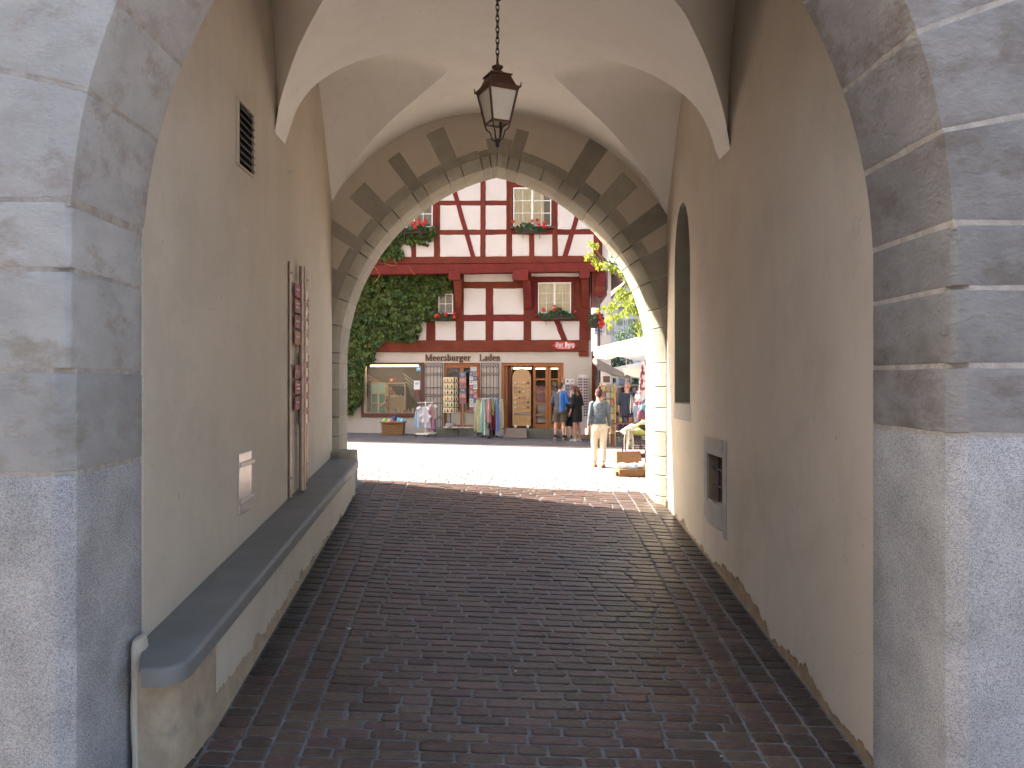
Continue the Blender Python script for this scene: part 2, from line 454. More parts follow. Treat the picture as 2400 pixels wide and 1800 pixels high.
M_COURT = None
def build_ground():
    global M_COURT
    # material: fine setts drawn by a brick texture where they are too far to tell apart
    m = bpy.data.materials.new('court setts'); m.use_nodes = True
    N = m.node_tree.nodes; L = m.node_tree.links; bs = N['Principled BSDF']; bs.inputs['Roughness'].default_value = 0.75
    tc = N.new('ShaderNodeTexCoord')
    nz = N.new('ShaderNodeTexNoise'); nz.inputs['Scale'].default_value = 0.9; L.new(tc.outputs['Object'], nz.inputs['Vector'])
    mxv = N.new('ShaderNodeVectorMath'); mxv.operation = 'MULTIPLY_ADD'; mxv.inputs[1].default_value = (0.18,0.18,0.0)
    L.new(nz.outputs['Color'], mxv.inputs[0]); L.new(tc.outputs['Object'], mxv.inputs[2])
    bt = N.new('ShaderNodeTexBrick')
    bt.inputs['Scale'].default_value = 1.0; bt.inputs['Brick Width'].default_value = 0.26; bt.inputs['Row Height'].default_value = 0.12
    bt.inputs['Mortar Size'].default_value = 0.012; bt.inputs['Mortar Smooth'].default_value = 0.3
    bt.inputs['Color1'].default_value = (0.30,0.25,0.228,1); bt.inputs['Color2'].default_value = (0.25,0.21,0.195,1); bt.inputs['Mortar'].default_value = (0.09,0.075,0.07,1)  # court tones lightened the same way to stand for sun
    L.new(mxv.outputs[0], bt.inputs['Vector']); L.new(bt.outputs[0], bs.inputs['Base Color'])
    bp = N.new('ShaderNodeBump'); bp.inputs['Strength'].default_value = 0.5; bp.inputs['Distance'].default_value = 0.01; bp.invert = True
    L.new(bt.outputs['Fac'], bp.inputs['Height']); L.new(bp.outputs[0], bs.inputs['Normal'])
    M_COURT = m
    xs = [-400,-150,-60,-30,-18,-12] + frange(-9, 9, 1.0) + [12,18,30,60,150,400]
    ys = [-400,-150,-60,-30,-12,-6,-2,1,3] + frange(4, 30, 0.5) + [34,40,50,70,120,400]
    vs = [(x, y, gz(x, y) - (0.03 if y < 12.6 else 0.014)) for y in ys for x in xs]
    nx = len(xs)
    fs = [(j*nx+i, j*nx+i+1, (j+1)*nx+i+1, (j+1)*nx+i) for j in range(len(ys)-1) for i in range(nx-1)]
    b = MB(); b.add(vs, fs)
    o = b.obj('ground', m, recalc=False); tag(o, kind='structure', label='paved ground of the sunny court and street')
    # bedding of the passage paving
    xs = frange(-2.9, 3.0, 0.4); ys = frange(4.7, 13.0, 0.25)
    nx = len(xs)
    vs = [(x, y, gz(x, y) - 0.006) for y in ys for x in xs]
    fs = [(j*nx+i, j*nx+i+1, (j+1)*nx+i+1, (j+1)*nx+i) for j in range(len(ys)-1) for i in range(nx-1)]
    b = MB(); b.add(vs, fs)
    fl = b.obj('passage_floor', M_JOINT, recalc=False); tag(fl, kind='structure', label='sloping brick paved floor of the vaulted passage')
    return fl

def brick_geo(x0, x1, y0, y1, r, flat=False):
    """one worn paving stone: octagonal outline, rounded top"""
    g = 0.009 + r.random()*0.007
    if flat: g = 0.008 + r.random()*0.005
    x0 += g; x1 -= g; y0 += g*0.75; y1 -= g*0.75
    c = min(0.020, (y1-y0)*0.2)
    cs = [c*(0.5+r.random()*0.9) for _ in range(4)]
    j = lambda s=0.006: (r.random()-0.5)*s
    o = [(x0+cs[0], y0+j()), (x1-cs[1], y0+j()), (x1+j(), y0+cs[1]*0.7), (x1+j(), y1-cs[2]*0.7),
         (x1-cs[2], y1+j()), (x0+cs[3], y1+j()), (x0+j(), y1-cs[3]*0.7), (x0+j(), y0+cs[0]*0.7)]
    cx, cy = (x0+x1)/2, (y0+y1)/2
    h = 0.002 + r.random()*0.006
    tx, ty = (r.random()-0.5)*0.03, (r.random()-0.5)*0.05
    if flat: h = 0.002 + r.random()*0.003; tx *= 0.25; ty *= 0.25
    vs = []
    for (x, y) in o: vs.append((x, y, gz(x, y) - 0.022))
    for (x, y) in o: vs.append((x, y, gz(x, y) + h - 0.0045 + (x-cx)*tx + (y-cy)*ty))
    for (x, y) in o:
        u, v = cx + (x-cx)*(1-0.022/max(0.05, x1-cx)), cy + (y-cy)*0.86
        vs.append((u, v, gz(u, v) + h + (u-cx)*tx + (v-cy)*ty))
    fs = [tuple(range(16, 24))]
    for a in (0, 8):
        for k in range(8):
            fs.append((a+k, a+(k+1) % 8, a+8+(k+1) % 8, a+8+k))
    return vs, fs

def build_paving(floor):
    r = random.Random(11)
    XL, XR = -2.12, 2.80
    y = 5.0
    bricks = []
    bl = XL + 0.72; br = XR - 0.75
    while y < 13.0:
        dy = 0.112 + r.random()*0.022
        yy = y
        x = bl - 0.0
        first = True
        while x < br - 0.05:
            w = 0.22 + r.random()*0.20
            if first: w *= 0.5 + r.random()*0.6; first = False
            x2 = min(x + w, br)
            if br - x2 < 0.09: x2 = br
            wob = 0.010*math.sin(x*1.3+y*0.7)
            bricks.append((x, x2, y+wob, y+dy+wob)); x = x2
        y += dy
    # border columns along both walls
    for (a, n) in ((XL, 3), (br, 3)):
        w0 = 0.72/3 if a == XL else 0.75/3
        for k in range(n):
            yy = 5.0 + r.random()*0.1
            while yy < 13.0:
                dy = 0.125 + r.random()*0.05
                bricks.append((a+k*w0, a+(k+1)*w0, yy, yy+dy)); yy += dy
    for k in range(2):
        yy = 5.0
        while yy < 5.75:
            dy = 0.12 + r.random()*0.04; bricks.append((XL-0.2*(k+1), XL-0.2*k, yy, yy+dy)); yy += dy
    # court side, first metres behind the gate (thinner stones)
    y = 13.0
    while y < 17.2:
        dy = 0.115 + r.random()*0.02
        x = -3.2 + r.random()*0.2
        while x < 4.0:
            w = 0.17 + r.random()*0.15
            bricks.append((x, x+w, y+0.02*math.sin(x), y+dy+0.02*math.sin(x))); x += w
        y += dy
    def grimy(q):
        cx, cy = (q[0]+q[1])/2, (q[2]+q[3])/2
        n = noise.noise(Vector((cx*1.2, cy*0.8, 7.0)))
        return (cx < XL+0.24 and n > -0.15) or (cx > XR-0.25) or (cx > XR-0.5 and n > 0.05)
    vis = [b for b in bricks if b[2] >= 5.35]
    vis.sort(key=lambda b: (b[2]+b[3]))
    big = vis[:300]; rest = vis[300:]
    for q in big:
        v, f = brick_geo(*q, r)
        cx, cy = (q[0]+q[1])/2, (q[2]+q[3])/2
        b = MB(); b.add([(p[0]-cx, p[1]-cy, p[2]) for p in v], f)
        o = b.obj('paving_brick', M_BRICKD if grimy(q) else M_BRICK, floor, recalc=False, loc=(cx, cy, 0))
    b = MB(); b2 = MB(); b3 = MB()
    for q in rest:
        v, f = brick_geo(*q, r, flat=q[2] >= 13.0)
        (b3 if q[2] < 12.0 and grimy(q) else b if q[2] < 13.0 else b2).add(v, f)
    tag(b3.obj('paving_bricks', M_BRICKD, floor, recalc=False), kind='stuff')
    tag(b.obj('paving_bricks', M_BRICK, floor, recalc=False), kind='stuff')
    M_B2 = mat('court paving lightened for sun', (0.31,0.258,0.235), (0.255,0.215,0.20), scale=7, bump=0.4, bscale=28, rough=0.65, vary=0.22, island=True, spec=0.3)  # lighter copy of the passage paving, sunlight put into its colour
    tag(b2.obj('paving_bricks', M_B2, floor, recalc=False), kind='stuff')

def asphalt():
    xs = frange(-30, 7, 1.0)
    b = MB()
    rows = []
    for x in xs:
        y0 = 22.0 - 0.055*(x+6) + 0.03*math.sin(x*2.1)  # edge kept just inside the house shadow; the dark asphalt deepens that shade
        if x < -8: y0 = 22.1
        y1 = 25.2
        rows.append([(x, y0 + (y1-y0)*k/4, gz(x, y0 + (y1-y0)*k/4) - 0.004) for k in range(5)])
    b.add([p for r_ in rows for p in r_], [(i*5+k, (i+1)*5+k, (i+1)*5+k+1, i*5+k+1) for i in range(len(rows)-1) for k in range(4)])
    o = b.obj('pavement', mat('shade-darkened asphalt', (0.105,0.095,0.098), (0.088,0.08,0.084), scale=2.5, bump=0.5, bscale=120, rough=0.85), recalc=False)
    tag(o, kind='structure', label='shade-darkened asphalt strip in front of the shop')
floor = build_ground()
asphalt()
build_paving(floor)
# ------------------------------------------------------------------ gate tower with the vaulted passage
YF, YN, YA, YB = 4.62, 5.60, 12.20, 13.05     # near face, back of the near arch, inner face and outer face of the far wall
XL, XR = -2.52, 2.80
XC, HW = 0.13, 2.66
tower = empty('gate_tower', (0, 9, 0))
tag(tower, 'stone and plaster gate tower with vaulted passage framing the view', 'gate tower')
TP = tower
def tobj(b, name, m, parent=None, **k):
    """tower parts are modelled in world coordinates"""
    b.v = [(x, y-9, z) for x, y, z in b.v]
    return b.obj(name, m, parent or TP, **k)

# ---- near arch
NZ0 = H + 0.80; NR = 4.0
def near_edge(side, z, off=0.0):
    """x of the near arch outline at height z"""
    x0 = -2.536 if side < 0 else 2.784
    return x0
def near_pt(side, t, off=0.0):
    """t: arc angle from springing, off: distance outwards"""
    xs = -2.536 if side < 0 else 2.784
    c = xs - side*NR
    return (c + side*(NR+off)*math.cos(t), NZ0 + (NR+off)*math.sin(t))
xm = (2.784-2.536)/2
T_APEX = math.acos((NR - (2.784+2.536)/2)/NR)
RING = 0.95

def rough_verts(bm, seed, sub_=4):
    bmesh.ops.subdivide_edges(bm, edges=[e for e in bm.edges if e.calc_length() > 0.12], cuts=sub_, use_grid_fill=True)
    for v in bm.verts:
        c = v.co
        n1 = noise.noise_vector(Vector((c.x*3.1+seed, c.y*3.1, c.z*3.1)))
        n2 = noise.noise_vector(Vector((c.x*17+seed, c.y*17, c.z*17)))
        v.co += Vector((n1.x*.0022, n1.y*.0022, n1.z*.0045)) + Vector((n2.x*.0012, n2.y*.0012, n2.z*.0035))
def stone_obj(name, poly, y0, y1, m, bevel=0.014, parent=None, rough=0.006, cuts=3, chamfer=None, seed=0):
    b = MB(); b.prism(poly, y0, y1)
    b.v = [(x, y-9, z) for x, y, z in b.v]
    me = bpy.data.meshes.new(name); me.from_pydata(b.v, [], b.f); me.materials.append(m)
    bm = bmesh.new(); bm.from_mesh(me)
    bmesh.ops.recalc_face_normals(bm, faces=bm.faces)
    es = [e for e in bm.edges if e.calc_face_angle(0) > 0.5]
    bmesh.ops.bevel(bm, geom=es, offset=bevel, segments=2, affect='EDGES', profile=0.6, clamp_overlap=True)
    rough_verts(bm, seed)
    bm.to_mesh(me); bm.free()
    o = bpy.data.objects.new(name, me); link(o, parent or TP)
    smooth_obj(o, 30)
    return o

def near_arch():
    left = [-4.2, -0.557, 0.069, 0.678, 1.10]
    right = [-4.2, -0.323, 0.10, 0.567, 0.96]
    G = 0.013
    for side, zs in ((-1, left), (1, right)):
        xs = -2.536 if side < 0 else 2.784
        zz = [H + z for z in zs]
        zz[0] = gz(xs, 5) - 0.2
        for k in range(4):
            z0, z1 = zz[k] + (G if k else 0), zz[k+1] - G
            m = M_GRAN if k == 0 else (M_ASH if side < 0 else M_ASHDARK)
            if k == 3: z1 = min(z1, 99)
            ch = 0.085 if k < 2 else 0.03
            # plan outline with a chamfered front corner on the lower stones
            x_in, x_out = xs, xs + side*(RING + rng.random()*0.3)
            b = MB()
            if z1 > NZ0 - 0.001 and k == 3:
                pass
            plan = [(x_in, YF+ch), (x_in+side*ch, YF), (x_out, YF), (x_out, YN), (x_in, YN)]
            b.vprism(plan, z0, z1)
            b.v = [(x, y-9, z) for x, y, z in b.v]
            o = b.obj('stone_block', m, TP, bevel=0.012, seg=2)
            bm = bmesh.new(); bm.from_mesh(o.data); rough_verts(bm, side*5+k, 5); bm.to_mesh(o.data); bm.free()
            smooth_obj(o, 30)
        # voussoirs: joints at measured heights on the reveal, then regular
        ts = [math.asin((zz[4]-NZ0)/NR)]
        marks = ([1.75, 2.30] if side < 0 else [1.514, 2.11])
        for zv in marks: ts.append(math.asin((H+zv-NZ0)/NR))
        t = ts[-1]
        while t + 0.19 < T_APEX - 0.1:
            t += 0.155 + rng.random()*0.05; ts.append(t)
        ts.append(T_APEX)
        ga = G/NR
        for k in range(len(ts)-1):
            a, c = ts[k]+ga, ts[k+1]-ga
            inn = [near_pt(side, a + (c-a)*i/4) for i in range(5)]
            out = [near_pt(side, a + (c-a)*i/4, RING) for i in range(4, -1, -1)]
            if k == 0:
                out[-1] = (out[-1][0], zz[4]+G); out[-2] = (out[-2][0], max(out[-2][1], zz[4]+0.15))
                inn[0] = (inn[0][0], zz[4]+G)
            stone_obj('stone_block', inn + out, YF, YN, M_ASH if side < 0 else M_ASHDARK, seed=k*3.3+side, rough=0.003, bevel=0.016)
        # mortar bed just behind the stone faces
        b = MB()
        rec = 0.005
        plan = [(xs+side*rec, YF+0.1), (xs+side*0.1, YF+rec), (xs+side*(RING-0.05), YF+rec), (xs+side*(RING-0.05), YN-rec), (xs+side*rec, YN-rec)]
        b.vprism(plan, zz[0], zz[4]-0.03)
        n = 20
        t0 = ts[0] - 0.01
        poly = [near_pt(side, t0 + (T_APEX-t0)*i/n, rec) for i in range(n+1)] + [near_pt(side, t0 + (T_APEX-t0)*i/n, RING-0.04) for i in range(n, -1, -1)]
        b.prism(poly, YF+rec, YN-rec)
        tobj(b, 'mortar_bed', M_MORTAR)
near_arch()

def arch_wall(name, outline_hole, x0, x1, ztop, y0, y1, m, zbot):
    """slab of wall with an arch shaped opening given as a list of (x,z) from left foot over the crown to right foot"""
    b = MB()
    n = len(outline_hole)
    hl = outline_hole
    # front/back as strips above the opening, plus the two sides
    for y, flip in ((y0, False), (y1, True)):
        for i in range(n-1):
            (xa, za), (xb, zb) = hl[i], hl[i+1]
            if abs(xb-xa) < 1e-6: continue
            b.quad((xa,y,za), (xb,y,zb), (xb,y,ztop), (xa,y,ztop))
        xl, xr = hl[0][0], hl[-1][0]
        b.quad((x0,y,zbot), (xl,y,zbot), (xl,y,ztop), (x0,y,ztop))
        b.quad((xr,y,zbot), (x1,y,zbot), (x1,y,ztop), (xr,y,ztop))
    for i in range(n-1):
        (xa, za), (xb, zb) = hl[i], hl[i+1]
        b.quad((xa,y0,za), (xb,y0,zb), (xb,y1,zb), (xa,y1,za))
    b.quad((x0,y0,ztop), (x1,y0,ztop), (x1,y1,ztop), (x0,y1,ztop))
    b.quad((x0,y0,zbot), (x0,y1,zbot), (x0,y1,ztop), (x0,y0,ztop))
    b.quad((x1,y0,zbot), (x1,y1,zbot), (x1,y1,ztop), (x1,y0,ztop))
    return tobj(b, name, m, recalc=True)

ZB = -1.6
hole = []
off = RING - 0.06
for i in range(13):
    x, z = near_pt(-1, T_APEX*i/12, off)
    if i == 0: hole.append((x, ZB))
    hole.append((x, z))
rt = []
for i in range(13):
    x, z = near_pt(1, T_APEX*i/12, off)
    if i == 0: rt.append((x, ZB))
    rt.append((x, z))
hl = [p for p in hole if p[0] <= xm] ; hr = [p for p in rt if p[0] >= xm]
near_hole = hl + [(xm, max(hl[-1][1], hr[-1][1]) + 0.02)] + hr[::-1]
arch_wall('front_wall', near_hole, -6.0, 6.2, 12.0, YF+0.03, YN-0.02, M_GREYWALL, ZB)

# ---- far arch: pointed, two arcs
FC, FA, FZ, FR = 0.10, 2.535, H + 0.30, 3.24       # centre, half span, springing, radius
F_APEX = math.acos((FR-FA)/FR)
def far_pt(side, t, off=0.0):
    c = FC - side*(FR-FA)
    return (c + side*(FR+off)*math.cos(t), FZ + (FR+off)*math.sin(t))

CH_R, CH_Y = 0.15, 0.16      # chamfer: radial width, depth
def voussoir(side, a, c, length, jamb=None, seed=0):
    """one far arch stone: face on the passage side, chamfer, reveal"""
    prof = [(length, YA-0.008), (CH_R, YA-0.008), (0.0, YA+CH_Y), (0.0, YB+0.005), (length, YB+0.005)]
    n = 4
    b = MB()
    secs = []
    for i in range(n+1):
        t = a + (c-a)*i/n
        sec = []
        for (ro, y) in prof:
            if jamb is None:
                tt = t
                if c > F_APEX - 0.01: tt = a + (math.acos((FR-FA)/(FR+ro)) - 0.0008 - a)*i/n
                x, z = far_pt(side, tt, ro)
            else:
                x = far_pt(side, 0)[0] + side*ro; z = t
            sec.append((x, y, z))
        secs.append(sec)
    vs = [p for s in secs for p in s]
    m = len(prof)
    fs = [(i*m+k, i*m+(k+1) % m, (i+1)*m+(k+1) % m, (i+1)*m+k) for i in range(n) for k in range(m)]
    fs += [tuple(range(m)), tuple(range(n*m, n*m+m))]
    b.add(vs, fs)
    o = tobj(b, 'arch_stone', M_FSTONE, bevel=0.006, seg=1)
    for v in o.data.vertices:
        v.co += noise.noise_vector(Vector(v.co)*3.3 + Vector((seed, 0, 0)))*0.004
    smooth_obj(o, 30)

def far_arch():
    r = random.Random(5)
    def ang(side, zx, zy):
        px, py = 620 + zx*0.5063, zy*0.5063
        p = P(px, py, YA)
        c = FC - side*(FR-FA)
        return math.atan2(p.z - FZ, side*(p.x - c))
    left = [(1080,715,'k'),(1043,728,.26),(1000,738,.28),(908,772,.82),(838,805,.30),(738,868,.80),(690,905,.32),(603,985,.78),(540,1045,.30),(468,1120,.85),(432,1165,.32)]
    right = [(1080,715,'k'),(1132,722,.62),(1185,738,.30),(1300,776,.30),(1392,822,.95),(1470,860,.32),(1545,920,.82),(1615,975,.33),(1690,1040,.90),(1745,1110,.33),(1790,1170,.8)]
    g = 0.006/FR
    for side, marks in ((-1, left), (1, right)):
        ts = [F_APEX] + [ang(side, zx, zy) for zx, zy, _ in marks[1:]]
        ln = [m[2] for m in marks]
        # ln[k] is the length of the stone below joint k
        ls = [0.42] + ln[1:]
        t = ts[-1]
        alt = False
        while t > 0.18:
            t -= 0.085 + r.random()*0.05
            ts.append(max(t, 0.0)); ls.append(0.32 if alt else 0.75); alt = not alt
        if ts[-1] > 0: ts.append(0.0); ls.append(0.6)
        for k in range(len(ts)-1):
            if ts[k]-ts[k+1] < 0.02: continue
            voussoir(side, ts[k+1]+g, ts[k]-g, ls[k], seed=k*1.7+side)
        # jamb stones
        zfoot = gz(2.5*side, 12.6) - 0.1
        z = FZ
        zs = [FZ]
        while z > zfoot + 0.45:
            z -= 0.30 + r.random()*0.16; zs.append(z)
        zs.append(zfoot)
        for k in range(len(zs)-1):
            voussoir(side, zs[k+1]+0.006, zs[k]-0.006, 0.45, jamb=True, seed=40+k+side*9)
        # mortar core
        b = MB()
        n = 24
        rec = 0.006
        for ro0, ro1, y0, y1 in ((CH_R+0.02, 0.27, YA+0.004, YB-0.01), (rec+0.003, 0.27, YA+CH_Y+0.02, YB-0.004)):
            e0, e1 = math.acos((FR-FA)/(FR+ro0)), math.acos((FR-FA)/(FR+ro1))
            pts = [far_pt(side, e0*i/n, ro0) for i in range(n+1)] + [far_pt(side, e1*i/n, ro1) for i in range(n, -1, -1)]
            x0 = far_pt(side, 0)[0]
            pts = [(x0+side*ro0, zfoot)] + pts + [(x0+side*ro1, zfoot)]
            b.prism(pts, y0, y1)
        tobj(b, 'mortar_bed', M_MORTAR)
far_arch()
hl = []
for i in range(17):
    x, z = far_pt(-1, F_APEX*i/16, 0.25)
    if i == 0: hl.append((x, ZB))
    hl.append((x, z))
hr = []
for i in range(17):
    x, z = far_pt(1, F_APEX*i/16, 0.25)
    if i == 0: hr.append((x, ZB))
    hr.append((x, z))
hl = [p for p in hl if p[0] <= FC]; hr = [p for p in hr if p[0] >= FC]
far_hole = hl + [(FC, max(hl[-1][1], hr[-1][1]) + 0.015)] + hr[::-1]
arch_wall('exit_wall', far_hole, -6.0, 6.2, 12.0, YA, YB, M_WALL, ZB)

# dressed stone strip let into the right jamb of the exit, and the foot stone on the left
b = MB(); b.cbox((2.632, 12.62, gz(2.6, 12.5)+0.40), (0.012, 0.20, 0.8)); tobj(b, 'jamb_strip', M_FSTONE, bevel=0.01)
b = MB()
b.vprism([(-2.62,12.08),(-2.36,12.08),(-2.20,12.2),(-2.17,12.32),(-2.17,12.55),(-2.62,12.6)], gz(-2.3,12.5)-0.1, H-1.10)
tobj(b, 'foot_stone', M_FSTONE, bevel=0.03)

# ---- vault
def barrel(X, Y):
    u = max(-1.0, min(1.0, (X-XC)/HW))
    zc = H + 4.28
    ell = H + 2.75 + 1.53*math.sqrt(max(0.0, 1-u*u))
    Rs = 3.077
    seg = zc - (Rs - math.sqrt(max(0.0, Rs*Rs - (u*HW)**2)))
    k = max(0.0, min(1.0, (Y-9.7)/2.5)); k = k*k*(3-2*k)
    return ell*(1-k) + seg*k - 0.035*(X-XC)

def spline(pts, n):
    """Catmull-Rom through points (tuples)"""
    out = []
    P_ = [pts[0]] + list(pts) + [pts[-1]]
    for i in range(1, len(P_)-2):
        for s in range(n):
            t = s/n
            out.append(tuple(0.5*((2*b)+(c-a)*t+(2*a-5*b+4*c-d)*t*t+(3*b-a-3*c+d)*t**3) for a, b, c, d in zip(P_[i-1], P_[i], P_[i+1], P_[i+2])))
    out.append(tuple(pts[-1])); return out

# plan lines of the groins, as (distance from centre line, Y), listed near -> far; wall curves as (Y, z over the eye)
G_FAR = spline([(2.60,9.47),(2.42,9.40),(2.22,9.38),(1.75,9.48),(1.29,9.64),(0.95,9.95),(0.72,10.40),(0.88,10.75),(1.25,11.18),(1.65,11.50),(2.1,11.82),(2.45,12.08),(2.62,12.2)], 4)
W_FAR = spline([(9.50,3.05),(9.55,3.45),(9.66,3.80),(9.85,4.15),(10.15,4.38),(10.5,4.48),(10.85,4.47),(11.05,4.40),(11.25,4.25),(11.45,4.00),(11.68,3.62),(11.95,3.15),(12.2,2.72)], 4)
G_NEAR = spline([(2.60,5.60),(2.2,6.05),(1.78,6.5),(1.35,6.85),(1.15,7.25),(1.4,7.55),(1.78,7.82),(2.0,8.10),(2.20,8.37),(2.42,8.70),(2.58,8.92)], 4)
W_NEAR = spline([(5.55,3.10),(5.7,3.9),(5.9,4.5),(6.3,5.1),(6.9,5.45),(7.4,5.5),(8.0,5.35),(8.5,4.95),(8.82,4.42),(9.0,3.75),(9.1,3.12)], 4)

def groin_x(side, Y):
    """|x - XC| limit of the barrel at this Y on this side"""
    for G in (G_FAR, G_NEAR):
        for (a, ya), (c, yc) in zip(G, G[1:]):
            if min(ya, yc) <= Y <= max(ya, yc) and abs(yc-ya) > 1e-6:
                pass
    return None

def build_vault():
    def wallx(side): return XL - 0.02 if side < 0 else XR + 0.02
    lims = {}
    for side in (-1, 1):
        hw = abs(wallx(side) - XC)
        b = MB()
        n = 10
        for G, W in ((G_FAR, W_FAR), (G_NEAR, W_NEAR)):
            rows = []
            for (gxx, gy), (wy, wz) in zip(G, W):
                gx = XC + side*gxx*hw/2.655
                gzz = barrel(gx, gy)
                A = Vector((gx, gy, gzz)); Bp = Vector((wallx(side), wy, H + wz - 0.035*(wallx(side)-XC)))
                row = []
                for i in range(n+1):
                    s = i/n
                    p = A.lerp(Bp, s); p.z += 0.10*math.sin(math.pi*s)*min(1, (Bp-A).length/1.5)
                    row.append(p)
                rows.append(row)
            vs = [p for r_ in rows for p in r_]
            fs = [(i*(n+1)+k, i*(n+1)+k+1, (i+1)*(n+1)+k+1, (i+1)*(n+1)+k) for i in range(len(rows)-1) for k in range(n)]
            b.add(vs, fs)
        o = tobj(b, 'vault_web', M_VAULT, recalc=False); smooth_obj(o, 50)
    # barrel: strips in plan between the groin lines. Build as polygon in plan, triangulated on a fine grid with clipped borders
    def lim(side):
        hw = abs(wallx(side) - XC)
        line = [(XC+side*g*hw/2.655, y) for g, y in G_NEAR] + [(wallx(side), 9.0), (wallx(side), 9.4)] + [(XC+side*g*hw/2.655, y) for g, y in G_FAR]
        return line
    Lp, Rp = lim(-1), lim(1)
    bm = bmesh.new()
    outline = Lp + [(XC-1.9,12.2+0.0),(XC,12.2),(XC+1.9,12.2)] + Rp[::-1] + [(XC, 5.55)]
    def signed(poly): return sum(a[0]*b_[1]-b_[0]*a[1] for a, b_ in zip(poly, poly[1:]+poly[:1]))
    # clean duplicates
    cl = []
    for p in outline:
        if not cl or (abs(p[0]-cl[-1][0]) + abs(p[1]-cl[-1][1])) > 1e-4: cl.append(p)
    vs = [bm.verts.new((x, y, 0)) for x, y in cl]
    es = [bm.edges.new((vs[i], vs[(i+1) % len(vs)])) for i in range(len(vs))]
    bmesh.ops.triangle_fill(bm, use_beauty=True, edges=es, use_dissolve=False)
    # cut by a grid so the curved surface is followed
    for x in frange(-2.4, 2.7, 0.15):
        g = bm.verts[:] + bm.edges[:] + bm.faces[:]
        bmesh.ops.bisect_plane(bm, geom=g, plane_co=(x, 0, 0), plane_no=(1, 0, 0), dist=1e-5)
    for y in frange(5.7, 12.1, 0.3):
        g = bm.verts[:] + bm.edges[:] + bm.faces[:]
        bmesh.ops.bisect_plane(bm, geom=g, plane_co=(0, y, 0), plane_no=(0, 1, 0), dist=1e-5)
    for v in bm.verts:
        v.co.z = barrel(v.co.x, v.co.y); v.co.y -= 9
    bmesh.ops.recalc_face_normals(bm, faces=bm.faces)
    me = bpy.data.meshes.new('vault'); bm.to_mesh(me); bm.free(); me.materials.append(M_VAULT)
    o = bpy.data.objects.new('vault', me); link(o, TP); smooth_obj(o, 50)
    # solid roof above so no light leaks in
    b = MB(); b.box(-6, 6.2, YF+0.1, YB-0.05, H+5.75, H+6.2); tobj(b, 'roof_slab', M_GREYWALL)
build_vault()

# ---- side walls: left plain, right with the pointed niche and the cellar window; ragged plaster edge above a sandy base
def ragged(x, y0, y1, zf, h, seed, step=0.028):
    r = random.Random(seed); pts = []
    y = y0
    while y < y1:
        hh = h(y) + 0.06*noise.noise(Vector((y*2.3, seed, 0))) + 0.05*noise.noise(Vector((y*8, seed, 3))) + 0.035*noise.noise(Vector((y*21, seed, 5)))
        if noise.noise(Vector((y*3.1, seed, 9))) > 0.25: hh += 0.05
        pts.append((y, zf(y) + max(0.012, hh))); y += step*(0.6+r.random()*0.8)
    pts.append((y1, zf(y1) + h(y1)))
    return pts

def wall_sheet(x, lower, ztop, holes, thick, face):
    """plaster sheet in a plane x=const from polygon (y,z) with holes; face=+1 looks to +x"""
    bm = bmesh.new()
    poly = lower + [(lower[-1][0], ztop), (lower[0][0], ztop)]
    es = []
    for pl in [poly] + holes:
        vs = [bm.verts.new((x, y-9, z)) for y, z in pl]
        es += [bm.edges.new((vs[i], vs[(i+1) % len(vs)])) for i in range(len(vs))]
    bmesh.ops.triangle_fill(bm, use_beauty=True, edges=es, normal=(face, 0, 0))
    bmesh.ops.recalc_face_normals(bm, faces=bm.faces)
    if sum(f.normal.x for f in bm.faces)*face < 0: bmesh.ops.reverse_faces(bm, faces=bm.faces)
    ret = bmesh.ops.extrude_face_region(bm, geom=bm.faces[:])
    for g in ret['geom']:
        if isinstance(g, bmesh.types.BMVert): g.co.x -= face*thick
    bmesh.ops.recalc_face_normals(bm, faces=bm.faces)
    return bm

def bm_obj(bm, name, m, parent=TP, smooth=None):
    me = bpy.data.meshes.new(name); bm.to_mesh(me); bm.free(); me.materials.append(m)
    o = bpy.data.objects.new(name, me); link(o, parent)
    if smooth: smooth_obj(o, smooth)
    return o

